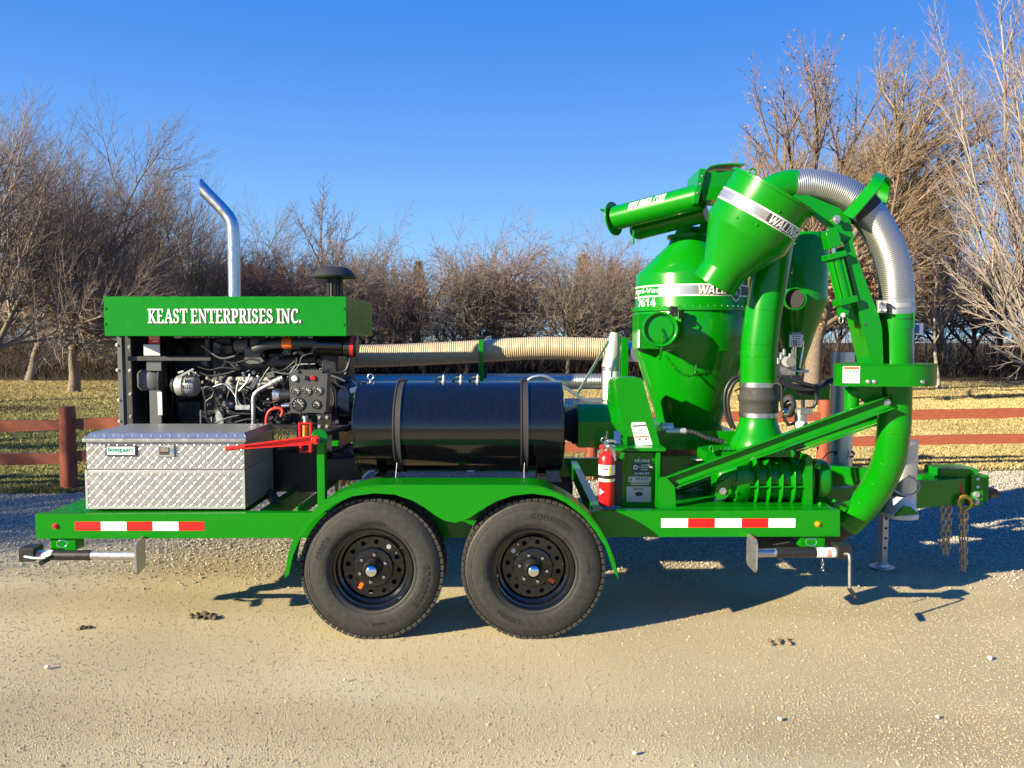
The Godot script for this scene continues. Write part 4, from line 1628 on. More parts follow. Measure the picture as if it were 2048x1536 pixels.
# ---------------------------------------------------------------- toolbox
func build_toolbox() -> void:
	var d := 4.73
	var a := P(168, 887, d)
	var b := P(491, 1018, d)
	var yb: float = b.y
	var o := thing("toolbox", "silver diamond-plate toolbox at the trailer's rear", "toolbox", Vector3((a.x + b.x) * 0.5, yb, -5.0))
	var zb := -5.3
	var step: float = P(168, 940, d).y
	var mb := MB.new()
	mb.box(Vector3((a.x + b.x) * 0.5, (yb + step) * 0.5, (-d + zb) * 0.5), Vector3(b.x - a.x, step - yb, -zb - d), Basis(), 0.006)
	mb.box(Vector3((a.x + b.x) * 0.5, (step + a.y) * 0.5 + 0.005, (-d + zb) * 0.5 - 0.007), Vector3(b.x - a.x - 0.006, a.y - step + 0.01, -zb - d - 0.014), Basis(), 0.005)
	var body := piece(o, "body", mb, M.alu)
	# lid: low hipped top with a folded lip
	mb = MB.new()
	var x0: float = P(163, 880, d - 0.015).x
	var x1: float = P(492.5, 880, d - 0.015).x
	var y0: float = P(163, 885, d - 0.015).y
	var y1: float = P(163, 877, d - 0.015).y
	var zf := -d + 0.015
	var zr := zb - 0.01
	var top := y1 + 0.03
	mb.box(Vector3((x0 + x1) * 0.5, (y0 + y1) * 0.5, (zf + zr) * 0.5), Vector3(x1 - x0, y1 - y0, zf - zr), Basis(), 0.005)
	var c0 := [Vector3(x0 + 0.004, y1 - 0.002, zf - 0.004), Vector3(x1 - 0.004, y1 - 0.002, zf - 0.004), Vector3(x1 - 0.004, y1 - 0.002, zr + 0.004), Vector3(x0 + 0.004, y1 - 0.002, zr + 0.004)]
	var c1 := [Vector3(x0 + 0.03, top, zf - 0.05), Vector3(x1 - 0.03, top, zf - 0.05), Vector3(x1 - 0.03, top, zr + 0.05), Vector3(x0 + 0.03, top, zr + 0.05)]
	for k in 4:
		var j := (k + 1) % 4
		var nn: Vector3 = (c0[j] - c0[k]).cross(c1[k] - c0[k]).normalized()
		mb.q4(mb.add(c0[k], nn), mb.add(c0[j], nn), mb.add(c1[j], nn), mb.add(c1[k], nn))
	mb.q4(mb.add(c1[0], Vector3.UP), mb.add(c1[1], Vector3.UP), mb.add(c1[2], Vector3.UP), mb.add(c1[3], Vector3.UP))
	var lid := piece(o, "lid", mb, M.alu)
	mb = MB.new()
	tread(mb, c1[0], c1[1] - c1[0], c1[3] - c1[0], Vector3.UP, 0.038)
	tread(mb, c0[0] + Vector3(0.01, 0.002, -0.002), (c0[1] - c0[0]) * 0.98, (c1[0] - c0[0]) * 0.9, (c0[1] - c0[0]).cross(c1[0] - c0[0]).normalized(), 0.04)
	piece(lid, "tread_bars", mb, M.tread).set_meta("kind", "stuff")
	mb = MB.new()
	var zs := -d + 0.0005
	tread(mb, Vector3(a.x + 0.005, yb + 0.008, zs), Vector3(b.x - a.x - 0.01, 0, 0), Vector3(0, step - yb - 0.016, 0), Vector3.BACK, 0.037)
	tread(mb, Vector3(a.x + 0.005, step + 0.006, zs - 0.0125), Vector3(b.x - a.x - 0.01, 0, 0), Vector3(0, y0 - step - 0.008, 0), Vector3.BACK, 0.037)
	tread(mb, Vector3(b.x + 0.0005, yb + 0.008, -d - 0.02), Vector3(0, 0, zb + d + 0.03), Vector3(0, y0 - yb - 0.02, 0), Vector3.RIGHT, 0.037)
	piece(body, "tread_bars", mb, M.tread).set_meta("kind", "stuff")
	for x in [a.x + 0.008, b.x - 0.008]:
		mb = MB.new()
		mb.box(Vector3(x, (yb + step) * 0.5, -d + 0.001), Vector3(0.016, step - yb, 0.003), Basis(), 0.001)
		piece(body, "corner_trim", mb, M.tread)
	for k in 2:
		mb = MB.new()
		mb.box(Vector3((a.x + b.x) * 0.5, [step - 0.012, yb + 0.008][k], -d + 0.001), Vector3(b.x - a.x - 0.034, 0.014, 0.003), Basis(), 0.001)
		piece(body, "edge_trim", mb, M.tread)
	# badge
	mb = MB.new()
	var dz := d + 0.008
	pbox(mb, 210, 273, 890.5, 912.5, dz - 0.004, 0.004, 0.001)
	var badge := piece(o, "badge", mb, M.ink)
	mb = MB.new()
	pbox(mb, 213.5, 269.5, 893.5, 909.5, dz - 0.0055, 0.002, 0.0)
	piece(badge, "plate", mb, M.white)
	lettering(badge, "lettering", "bomgaars", S(51, d), S(12.5, d), 0.0015, M.teal, flat_at(P(241, 900.5, dz - 0.0058)))
	mb = MB.new()
	pbox(mb, 249, 259, 905.6, 906.4, dz - 0.0056, 0.0005, 0.0)
	piece(badge, "small_print", mb, M.ink)
	# latch: a dished paddle and a key lock
	mb = MB.new()
	pbox(mb, 314, 349, 890, 914, dz - 0.006, 0.008, 0.003)
	var latch := piece(o, "latch", mb, M.alu)
	mb = MB.new()
	pbox(mb, 318, 339, 894, 910, dz - 0.0065, 0.003, 0.001)
	piece(latch, "recess", mb, M.dark_grey)
	mb = MB.new()
	pbox(mb, 320, 337, 894.5, 904, dz - 0.012, 0.006, 0.002)
	piece(latch, "paddle", mb, M.chrome)
	mb = MB.new()
	mb.cyl(P(345, 902, dz - 0.006), P(345, 902, dz - 0.012), S(3.4, d), 16, -1.0, 0.001)
	piece(latch, "lock", mb, M.chrome)

# ---------------------------------------------------------------- fuel tank
func build_tank() -> void:
	var dd := 5.06
	var r := 0.295
	var c := P(916, 861, dd - 0.27)
	var cy: float = P(916, 861, 4.8).y
	var a := Vector3(P(705.5, 860, 4.8).x, cy, -dd)
	var b := Vector3(P(1128, 860, 4.8).x, cy, -dd)
	var o := thing("fuel_tank", "large glossy black cylindrical fuel tank lying above the fender", "tank", Vector3((a.x + b.x) * 0.5, cy - r, -dd))
	var l := b.x - a.x
	var mb := MB.new()
	mb.lathe(a, Vector3.RIGHT, [Vector2(-0.02, 0), Vector2(-0.018, r * 0.5), Vector2(-0.008, r * 0.88), Vector2(0.0, r - 0.02), Vector2(0.0, r - 0.004), Vector2(0.004, r), Vector2(0.014, r), Vector2(0.017, r - 0.003), Vector2(l - 0.017, r - 0.003), Vector2(l - 0.014, r), Vector2(l - 0.004, r), Vector2(l, r - 0.004), Vector2(l, r - 0.02), Vector2(l + 0.008, r * 0.88), Vector2(l + 0.018, r * 0.5), Vector2(l + 0.02, 0)], 96)
	piece(o, "drum", mb, M.gloss_black)
	for px in [793, 1049]:
		mb = MB.new()
		var x: float = P(px, 860, 4.78).x
		mb.lathe(Vector3(x - 0.024, cy, -dd), Vector3.RIGHT, [Vector2(0, r - 0.002), Vector2(0, r + 0.009), Vector2(0.008, r + 0.009), Vector2(0.01, r + 0.004), Vector2(0.038, r + 0.004), Vector2(0.04, r + 0.009), Vector2(0.048, r + 0.009), Vector2(0.048, r - 0.002)], 80)
		var st := piece(o, "strap", mb, M.rubber)
		mb = MB.new()
		mb.bar(Vector3(x, cy - 0.2, -4.79), Vector3(x - 0.005, 0.82, -4.72), 0.004, 0.006)
		piece(st, "strap_bolt", mb, M.zinc)
		mb = MB.new()
		mb.box(Vector3(x, cy + r + 0.014, -dd + 0.05), Vector3(0.03, 0.02, 0.03))
		piece(st, "clasp", mb, M.black)
	for px in [886, 921, 955]:
		mb = MB.new()
		var q := P(px, 768, 4.98)
		q.y = cy + r - 0.008
		q.z = -dd + 0.03
		mb.lathe(q, Vector3.UP, [Vector2(0, 0.016), Vector2(0.012, 0.016), Vector2(0.012, 0.009), Vector2(0.03, 0.009), Vector2(0.03, 0.013), Vector2(0.042, 0.013), Vector2(0.042, 0.006), Vector2(0.05, 0.004), Vector2(0.05, 0)], 8)
		var vv := piece(o, "fitting", mb, M.cast)
		mb = MB.new()
		mb.tube(smooth_path([q + Vector3(-0.004, 0.036, 0), q + Vector3(-0.035, 0.03, -0.01), q + Vector3(-0.06, 0.0, -0.05)], 0.01), 0.007, 8)
		piece(vv, "line", mb, M.hose)
	mb = MB.new()
	var e := P(738, 768, 5.0)
	e.y = cy + r
	e.z = -dd
	var ring := []
	for k in 17: ring.append(e + Vector3(cos(TAU * k / 16.0) * 0.019, 0.026 + sin(TAU * k / 16.0) * 0.019, 0))
	mb.tube(ring, 0.005, 8, false)
	mb.cyl(e + Vector3(0, -0.005, 0), e + Vector3(0, 0.008, 0), 0.01, 10)
	piece(o, "eye_bolt", mb, M.steel)
	# the saddle it rests on
	for px in [760, 1085]:
		mb = MB.new()
		var x: float = P(px, 945, 4.9).x
		mb.box(Vector3(x, (0.72 + cy - r) * 0.5 - 0.03, -dd), Vector3(0.06, cy - r - 0.66, 0.5))
		piece(o, "saddle", mb, M.black)
	mb = MB.new()
	mb.box(Vector3((a.x + b.x) * 0.5, 0.79, -dd - 0.1), Vector3(l, 0.05, 0.4))
	piece(o, "shelf", mb, M.black)

# ---------------------------------------------------------------- fire extinguisher
func build_extinguisher() -> void:
	var d := 4.76
	var base := P(1213, 1011, d)
	base.y = P(1213, 1014, 4.7).y
	var o := thing("fire_extinguisher", "red fire extinguisher strapped beside the sticker cabinet", "fire extinguisher", base)
	var r := S(16.5, d)
	var h: float = P(1213, 903, d).y - base.y
	var mb := MB.new()
	mb.lathe(base, Vector3.UP, [Vector2(0, 0), Vector2(0.0, r * 0.9), Vector2(0.008, r), Vector2(h - 0.06, r), Vector2(h - 0.03, r * 0.92), Vector2(h - 0.008, r * 0.66), Vector2(h, r * 0.4), Vector2(h + 0.006, r * 0.3), Vector2(h + 0.006, 0)], 36)
	piece(o, "cylinder", mb, M.red)
	var wrap := func(y0: float, y1: float, m: Material, called: String, a0 := -1.5, a1 := 1.5, lift := 0.001) -> void:
		var k := MB.new()
		band(k, base, Vector3.UP, Vector3.BACK, r, a0, a1, P(1213, y1, d).y - base.y, P(1213, y0, d).y - base.y, lift)
		piece(o, called, k, m)
	wrap.call(928, 961, M.white, "label")
	wrap.call(930, 960, M.yellow, "label_stripe", 0.15, 0.55, 0.0016)
	wrap.call(948, 955, M.black, "strap", -1.5, 1.5, 0.003)
	wrap.call(934, 937, M.ink, "small_print", -0.7, 0.0, 0.0016)
	mb = MB.new()
	mb.prism(PL([1199, 977, 1208, 984, 1199, 990], d - r * 0.93), Vector3(0, 0, 0.001))
	piece(o, "emblem", mb, M.white)
	mb = MB.new()
	mb.cyl(P(1213, 903, d), P(1213, 889, d), 0.014, 14)
	mb.box(P(1212, 891, d), Vector3(0.035, 0.018, 0.025))
	mb.prism(PL([1207, 884, 1222, 879, 1233, 882, 1233, 885, 1222, 884, 1209, 889], d - 0.01), Vector3(0, 0, -0.02))
	mb.prism(PL([1209, 892, 1219, 889, 1231, 891, 1231, 893, 1220, 893, 1210, 896], d - 0.01), Vector3(0, 0, -0.02))
	var v := piece(o, "valve", mb, M.steel)
	mb = MB.new()
	mb.cyl(P(1204, 894, d), P(1204, 894, d - 0.02), 0.016, 16, -1.0, 0.002)
	piece(v, "gauge", mb, M.red_dull)
	mb = MB.new()
	var ring := []
	for k in 15: ring.append(P(1209 + cos(TAU * k / 14.0) * 7, 880 + sin(TAU * k / 14.0) * 6, d - 0.015))
	mb.tube(ring, 0.002, 6, false)
	mb.tube(PL([1209, 886, 1214, 868, 1214, 863], d - 0.015), 0.002, 6)
	piece(v, "pull_ring", mb, M.chrome)
	mb = MB.new()
	mb.tube(smooth_path(PL([1218, 893, 1224, 897, 1228, 907, 1230, 921], d - 0.02), 0.012), 0.01, 10)
	piece(o, "hose", mb, M.steel)
	mb = MB.new()
	pbox(mb, 1230, 1243, 921, 1012, d + 0.03, 0.12)
	piece(o, "bracket", mb, M.black)

# ---------------------------------------------------------------- engine
func build_engine() -> void:
	var back := Vector3(0, 0, -1)
	var o := thing("diesel_engine", "black diesel engine with silver parts under the lettered green canopy", "engine", Vector3(P(450, 860, 5.6).x, 0.72, -5.7))
	var mb := MB.new()
	# canopy: four skirts and a top
	var d := 5.3
	var a := P(207, 593, d)
	var b := P(692.5, 672, d)
	var zr := -6.29
	var can := MB.new()
	can.box(Vector3((a.x + b.x) * 0.5, (a.y + b.y) * 0.5, -d - 0.002), Vector3(b.x - a.x, a.y - b.y, 0.004), Basis(), 0.001)
	can.box(Vector3((a.x + b.x) * 0.5, (a.y + b.y) * 0.5, zr), Vector3(b.x - a.x, a.y - b.y, 0.004), Basis(), 0.001)
	can.box(Vector3(a.x + 0.002, (a.y + b.y) * 0.5, (-d + zr) * 0.5), Vector3(0.004, a.y - b.y - 0.004, -zr - d - 0.01), Basis(), 0.001)
	can.box(Vector3(b.x - 0.002, (a.y + b.y) * 0.5, (-d + zr) * 0.5), Vector3(0.004, a.y - b.y - 0.004, -zr - d - 0.01), Basis(), 0.001)
	can.box(Vector3((a.x + b.x) * 0.5, a.y - 0.004, (-d + zr) * 0.5), Vector3(b.x - a.x - 0.01, 0.004, -zr - d - 0.01), Basis(), 0.001)
	can.box(Vector3((a.x + b.x) * 0.5, b.y + 0.003, -d - 0.018), Vector3(b.x - a.x - 0.012, 0.004, 0.026), Basis(), 0.001)
	can.box(Vector3(b.x - 0.018, b.y + 0.003, (-d + zr) * 0.5), Vector3(0.026, 0.004, -zr - d - 0.06), Basis(), 0.001)
	var canopy := piece(o, "canopy", can, M.green)
	for q in [[211, 617], [211, 648], [687, 617], [687, 649]]:
		mb = MB.new()
		bolt(mb, P(q[0], q[1], d), 0.007, 0.006)
		piece(canopy, "screw", mb, M.green)
	mb = MB.new()
	for k in 9: bolt(mb, Vector3(lerpf(a.x, b.x, (k + 0.5) / 9.0), a.y - 0.002, -d - 0.03), 0.006, 0.006, Vector3.UP)
	piece(canopy, "screw", mb, M.green)
	lettering(canopy, "lettering", "KEAST ENTERPRISES INC.", S(307, d), S(30, d), 0.0012, M.ink, flat_at(P(450.6, 633.6, d - 0.0004)), true)
	lettering(canopy, "lettering", "KEAST ENTERPRISES INC.", S(305, d), S(28.5, d), 0.0012, M.white, flat_at(P(448.6, 632, d - 0.0018)), true)
	# exhaust: straight pipe, bend, slash-cut tip
	d = 5.75
	var path := PL([469.5, 600, 468.5, 540, 467, 470, 464, 446, 455, 430, 439, 412, 420, 393, 404, 376], d)
	var sp := smooth_path(path, 0.035)
	mb = MB.new()
	mb.tube(sp, S(12, d), 24, false)
	var tail: Vector3 = (sp[-1] - sp[-2]).normalized()
	var high := Vector3(-tail.y, tail.x, 0) * (-1.0 if tail.x < 0 else 1.0)
	if high.y < 0: high = -high
	for i in range(mb.v.size() - 25, mb.v.size()):
		mb.v[i] += tail * (mb.v[i] - sp[-1]).dot(high) * 1.2
	piece(o, "exhaust_pipe", mb, M.steel)
	# air intake with mushroom cap
	d = 5.8
	mb = MB.new()
	mb.cyl(P(669, 600, d), P(669, 553, d), S(13.5, d), 24)
	var intake := piece(o, "air_intake", mb, M.black)
	mb = MB.new()
	for k in 14:
		var an := TAU * k / 14.0
		mb.box(P(669, 574, d) + Vector3(cos(an), 0, sin(an)) * S(15.5, d), Vector3(0.006, S(38, d), 0.012), Basis(Vector3.UP, -an), 0.001)
	piece(intake, "rib", mb, M.black).set_meta("kind", "stuff")
	mb = MB.new()
	var u := S(1.0, d)
	mb.lathe(P(668, 556, d), Vector3.UP, [Vector2(4 * u, 0), Vector2(3 * u, 26 * u), Vector2(0, 42 * u), Vector2(3 * u, 43.5 * u), Vector2(8 * u, 40 * u), Vector2(15 * u, 33 * u), Vector2(19 * u, 27 * u), Vector2(21 * u, 24 * u), Vector2(22 * u, 0)], 40)
	piece(intake, "cap", mb, M.soot)
	# radiator and its frame
	for s in [[233, 250, 5.45, M.grey, 0.05], [254, 268, 5.55, M.dark_grey, 0.6], [272, 296, 5.75, M.blue_black, 0.5]]:
		mb = MB.new()
		pbox(mb, s[0], s[1], 668, 900, s[2], s[4])
		piece(o, "radiator_frame", mb, s[3])
	mb = MB.new()
	pbox(mb, 237, 345, 668, 900, 5.98, 0.08)
	var core := piece(o, "radiator_core", mb, M.soot)
	mb = MB.new()
	for k in 22:
		pbox(mb, 300 + k * 2.0, 300.7 + k * 2.0, 676, 860, 5.968, 0.01, 0.0)
	piece(core, "fins", mb, M.dark_grey).set_meta("kind", "stuff")
	for q in [[234, 690, 5.45], [235, 740, 5.45], [238, 800, 5.45], [239, 842, 5.45], [259, 694, 5.55], [260, 741, 5.55], [261, 788, 5.55], [262, 833, 5.55], [275, 807, 5.75], [278, 690, 5.75]]:
		mb = MB.new()
		bolt(mb, P(q[0], q[1], q[2]), 0.009, 0.01)
		piece(o, "frame_bolt", mb, M.zinc)
	mb = MB.new()
	pbox(mb, 255, 422, 712.5, 722, 5.5, 0.035)
	piece(o, "cross_bar", mb, M.dark_grey)
	mb = MB.new()
	pbox(mb, 292, 323, 715, 742, 5.52, 0.02)
	pbox(mb, 298, 325, 781, 900, 5.52, 0.02)
	var arcp := smooth_path([P(323, 738, 5.52), P(310, 741, 5.51), P(295, 745, 5.47), P(286, 758, 5.43), P(292, 775, 5.46), P(305, 781, 5.51), P(324, 783, 5.52)], 0.02)
	piece(o, "belt_cover", mb, M.grey)
	mb = MB.new()
	mb.lathe(P(304, 740, 5.6), Vector3(0, -1, 0), [Vector2(0, 0), Vector2(0, 0.05), Vector2(0.02, 0.066), Vector2(0.12, 0.066), Vector2(0.145, 0.05), Vector2(0.145, 0)], 28, 1.05, 1.6)
	piece(o, "fan_guard", mb, M.grey)
	mb = MB.new()
	pbox(mb, 315, 324.5, 784, 830, 5.515, 0.003, 0.0)
	piece(o, "label_strip", mb, M.white)
	mb = MB.new()
	pbox(mb, 287, 320, 689, 711, 5.515, 0.003, 0.0)
	piece(o, "data_plate", mb, M.alu_dull)
	mb = MB.new()
	pbox(mb, 297, 320, 668, 687, 5.515, 0.003, 0.0)
	var red := piece(o, "maker_plate", mb, M.red)
	lettering(red, "lettering", "ISUZU", S(19, 5.5), S(6, 5.5), 0.0008, M.white, flat_at(P(308.5, 675.5, 5.5145)))
	lettering(red, "lettering", "DIESEL", S(12, 5.5), S(3, 5.5), 0.0008, M.white, flat_at(P(311, 682.5, 5.5145)))
	# fan shroud
	mb = MB.new()
	mb.lathe(P(348, 765, 5.85), Vector3.RIGHT, [Vector2(0, 0.3), Vector2(0.02, 0.33), Vector2(0.03, 0.33), Vector2(0.06, 0.28), Vector2(0.06, 0.27), Vector2(0.02, 0.27)], 48)
	piece(o, "fan_shroud", mb, M.black)
	# block, head, sump
	mb = MB.new()
	pbox(mb, 340, 640, 676, 858, 6.02, 0.2, 0.02)
	pbox(mb, 352, 405, 800, 856, 5.8, 0.2, 0.02)
	pbox(mb, 400, 648, 752, 852, 5.72, 0.4, 0.02)
	pbox(mb, 420, 640, 705, 760, 5.78, 0.3, 0.02)
	var rng := RandomNumberGenerator.new()
	rng.seed = 41
	for k in 46:
		var x := rng.randf_range(405, 635)
		var y := rng.randf_range(757, 846)
		var w := rng.randf_range(8, 34)
		var h := rng.randf_range(6, 22)
		pbox(mb, x, x + w, y, y + h, 5.72 - rng.randf_range(0.005, 0.06), 0.08, 0.006)
	piece(o, "engine_block", mb, M.black)
	for k in 34:
		mb = MB.new()
		var x := rng.randf_range(400, 650)
		var y := rng.randf_range(725, 850)
		bolt(mb, P(x, y, 5.66), rng.randf_range(0.006, 0.011), 0.014)
		piece(o, "block_bolt", mb, M.zinc if k % 3 else M.grey)
	mb = MB.new()
	for k in 3:
		pbox(mb, 428 + k * 42, 466 + k * 42, 753, 779, 5.64, 0.06, 0.012)
	mb.cyl(P(430, 756, 5.64), P(430, 756, 5.62), 0.016, 14)
	piece(o, "side_cover", mb, M.cast)
	mb = MB.new()
	pbox(mb, 490, 560, 718, 736, 5.6, 0.1, 0.02)
	mb.loft([[P(486, 727, 5.62), 0.02, 0.03, 2.2], [P(500, 726, 5.62), 0.032, 0.04, 2.4], [P(560, 724, 5.62), 0.036, 0.045, 2.4], [P(610, 722, 5.62), 0.034, 0.045, 2.4], [P(632, 716, 5.62), 0.028, 0.04, 2.2]])
	pbox(mb, 500, 525, 694, 720, 5.6, 0.08, 0.015)
	pbox(mb, 535, 568, 705, 722, 5.6, 0.08, 0.015)
	piece(o, "intake_manifold", mb, M.dark_grey)
	mb = MB.new()
	pbox(mb, 408, 420, 676, 714, 5.6, 0.06, 0.008)
	pbox(mb, 424, 466, 690, 708, 5.6, 0.12, 0.01)
	pbox(mb, 428, 462, 676, 692, 5.66, 0.1, 0.01)
	piece(o, "fuse_box", mb, M.dark_grey)
	mb = MB.new()
	mb.cyl(P(470, 692, 5.6), P(500, 690, 5.6), 0.045, 20, 0.052, 0.006)
	mb.cyl(P(505, 688, 5.58), P(526, 687, 5.58), 0.06, 24, -1.0, 0.01)
	piece(o, "turbo_housing", mb, M.grey)
	# alternator
	mb = MB.new()
	var al := P(378, 769, 5.5)
	mb.lathe(P(352, 771, 5.52), Vector3.RIGHT, [Vector2(0, 0), Vector2(0, 0.045), Vector2(0.012, 0.046), Vector2(0.014, 0.07), Vector2(0.03, 0.077), Vector2(0.065, 0.077), Vector2(0.066, 0.069), Vector2(0.09, 0.069), Vector2(0.091, 0.077), Vector2(0.135, 0.075), Vector2(0.15, 0.066), Vector2(0.15, 0)], 32)
	for k in 3:
		mb.box(P(382 + k * 3, 752 - k, 5.5), Vector3(0.03, 0.02, 0.03), Basis(Vector3.BACK, 0.4 * k))
	var alt := piece(o, "alternator", mb, M.cast)
	mb = MB.new()
	for k in 8:
		mb.box(P(366 + (k % 4) * 4.5, 762 + int(k / 4.0) * 12.0, 5.52 - 0.073), Vector3(0.006, 0.026, 0.008), Basis(), 0.001)
	piece(alt, "vent_slots", mb, M.ink).set_meta("kind", "stuff")
	mb = MB.new()
	mb.cyl(P(346, 771, 5.52), P(350, 771, 5.52), 0.05, 24)
	piece(alt, "pulley", mb, M.dark_grey)
	mb = MB.new()
	mb.bar(P(356, 746, 5.47), P(368, 742, 5.47), 0.016, 0.014)
	mb.bar(P(362, 752, 5.46), P(388, 738, 5.47), 0.02, 0.016)
	mb.bar(P(384, 742, 5.5), P(400, 752, 5.5), 0.02, 0.012)
	for k in 3: mb.ball(P(366 + k * 13, 750 - 2 * k, 5.46), Vector3(0.009, 0.009, 0.009), 8)
	piece(alt, "terminals", mb, M.zinc).set_meta("kind", "stuff")
	for m3 in 4:
		mb = MB.new()
		for k in 26:
			var x := rng.randf_range(402, 650)
			var y := rng.randf_range(690, 846)
			var q := P(x, y, 5.62 - rng.randf() * 0.06)
			var s := rng.randf_range(0.012, 0.035) * (1.0 if m3 < 3 else 0.6)
			match k % 4:
				0: mb.cyl(q, q + Vector3(rng.randf_range(-1, 1), rng.randf_range(-1, 1), 0.2).normalized() * s * 3.0, s * 0.5, 10, -1.0, 0.002)
				1: mb.box(q, Vector3(s * 2.4, s * 1.2, 0.05), Basis(Vector3.BACK, rng.randf_range(-0.6, 0.6)), 0.003)
				2: mb.lathe(q, Vector3.BACK, [Vector2(0, s), Vector2(0.02, s * 0.95), Vector2(0.02, s * 0.6), Vector2(0.012, s * 0.5), Vector2(0.012, 0)], 14)
				3: mb.bar(q, q + Vector3(rng.randf_range(-1, 1), rng.randf_range(-0.6, 0.6), 0).normalized() * s * 4.0, s * 0.5, s * 0.5)
		piece(o, "engine_fittings", mb, [M.dark_grey, M.grey, M.black, M.cast][m3]).set_meta("kind", "stuff")
	# coolant pipe, hoses, lines
	mb = MB.new()
	mb.tube(smooth_path(PL([507, 860, 507, 820, 507, 797, 511, 787, 522, 778, 540, 769], 5.46), 0.02), S(4.6, 5.46), 14)
	var cp := piece(o, "coolant_pipe", mb, M.steel)
	mb = MB.new()
	mb.tube(smooth_path(PL([538, 770, 552, 762, 566, 756], 5.46), 0.02), S(6, 5.46), 12)
	for t in [0.2, 0.5, 0.8]:
		mb.cyl(P(538 + 26 * t, 770 - 13 * t, 5.46), P(541 + 26 * t, 768.5 - 13 * t, 5.46), S(7.4, 5.46), 12)
	piece(cp, "coupling", mb, M.zinc)
	var lines := [[[425, 775, 450, 768, 470, 790, 480, 812], "steel"], [[480, 756, 474, 775, 472, 800, 476, 812], "cast"], [[412, 800, 407, 780, 415, 773, 428, 780, 424, 795, 412, 805, 415, 840, 430, 848], "hose"], [[500, 748, 494, 764, 478, 782], "zinc"], [[440, 810, 470, 826, 505, 828], "hose"], [[560, 756, 578, 742, 592, 732, 594, 715], "hose"], [[566, 772, 582, 744, 594, 728], "grey"], [[430, 846, 455, 836, 480, 830], "grey"], [[520, 765, 534, 742, 540, 735], "hose"], [[448, 722, 470, 726, 500, 718, 520, 722], "hose"], [[395, 733, 420, 740, 445, 735, 480, 739], "hose"], [[560, 820, 572, 828, 585, 824], "hose"], [[640, 755, 660, 770, 668, 800, 660, 830], "hose"], [[530, 750, 548, 744, 575, 748, 590, 740], "grey"], [[640, 740, 668, 745, 690, 742, 700, 720, 698, 700], "hose"], [[428, 800, 445, 830, 450, 850], "hose"], [[580, 735, 600, 729, 630, 728], "zinc"]]
	lines.append_array([[[400, 745, 420, 752, 450, 748, 470, 742], "hose"], [[403, 690, 440, 716, 470, 712], "grey"], [[590, 742, 600, 728, 606, 712, 640, 704], "hose"], [[470, 845, 500, 838, 520, 842, 545, 838], "hose"], [[402, 820, 402, 850], "grey"], [[545, 735, 560, 742, 575, 735, 590, 722], "hose"], [[655, 745, 668, 752, 676, 770, 690, 775], "hose"], [[648, 760, 664, 752, 690, 762], "grey"], [[470, 776, 486, 784, 490, 800, 492, 812], "hose"], [[520, 800, 540, 806, 560, 800], "hose"]])
	mb = MB.new()
	pbox(mb, 470, 500, 810, 820, 5.48, 0.03, 0.003)
	mb.prism(PL([424, 848, 434, 822, 440, 822, 452, 848], 5.5), back * 0.03)
	piece(o, "bracket_plate", mb, M.zinc)
	mb = MB.new()
	mb.prism(PL([486, 722, 490, 712, 488, 703, 519, 702, 520, 713, 528, 722, 516, 727, 498, 728], 5.5), back * 0.08)
	pbox(mb, 489, 520, 697, 703, 5.48, 0.1, 0.003)
	for k in 4: bolt(mb, P(491 + k * 9, 696, 5.5), 0.007, 0.012)
	piece(o, "manifold_elbow", mb, M.grey)
	for k in lines.size():
		mb = MB.new()
		mb.tube(smooth_path(PL(lines[k][0], 5.5 - 0.012 * (k % 5)), 0.025), [0.0075, 0.006, 0.009][k % 3], 8)
		piece(o, "engine_line", mb, M[lines[k][1]])
	mb = MB.new()
	mb.tube(smooth_path(PL([533, 858, 533, 838, 538, 823, 549, 817, 560, 816, 566, 822, 562, 833], 5.3), 0.02), 0.011, 10)
	piece(o, "red_cable", mb, M.red_dull)
	mb = MB.new()
	mb.cyl(P(505, 775, 5.5), P(518, 752, 5.5), 0.016, 14)
	mb.cyl(P(487, 745, 5.52), P(487, 760, 5.52), 0.012, 12)
	piece(o, "filter", mb, M.cast)
	mb = MB.new()
	mb.cyl(P(547, 790, 5.3), P(562, 790, 5.3), S(11.5, 5.3), 20, -1.0, 0.004)
	mb.cyl(P(563, 812, 5.25), P(580, 811, 5.25), S(4, 5.3), 12, -1.0, 0.002)
	var sol := piece(o, "starter_solenoid", mb, M.steel)
	mb = MB.new()
	mb.cyl(P(562, 790, 5.3), P(582, 790, 5.3), S(11, 5.3), 20)
	piece(sol, "coil", mb, M.black)
	# air pipe with orange band and filter
	mb = MB.new()
	mb.tube(smooth_path(PL([508, 700, 530, 690, 560, 687, 600, 686, 634, 686], 5.42), 0.03), S(9.5, 5.42), 20)
	var air := piece(o, "air_pipe", mb, M.dark_grey)
	mb = MB.new()
	mb.cyl(P(566, 687, 5.42), P(585, 686, 5.42), S(11.5, 5.42), 20)
	piece(air, "orange_band", mb, M.orange)
	mb = MB.new()
	mb.cyl(P(628, 690, 5.46), P(690, 692, 5.46), S(21, 5.46), 32, -1.0, 0.008)
	var af := piece(o, "air_filter", mb, M.gloss_black)
	mb = MB.new()
	mb.cyl(P(690, 692, 5.46), P(715, 693, 5.46), S(21.5, 5.46), 32, -1.0, 0.008)
	piece(af, "filter_cap", mb, M.black)
	mb = MB.new()
	mb.cyl(P(703, 692.5, 5.46), P(710, 693, 5.46), S(21.9, 5.46), 32)
	piece(af, "filter_band", mb, M.red_dull)
	mb = MB.new()
	mb.tube(smooth_path(PL([694, 712, 697, 730, 690, 755], 5.5), 0.02), 0.016, 10)
	piece(af, "bracket", mb, M.black)
	# bell housing and clutch
	mb = MB.new()
	pbox(mb, 640, 678, 700, 905, 5.5, 0.6, 0.02)
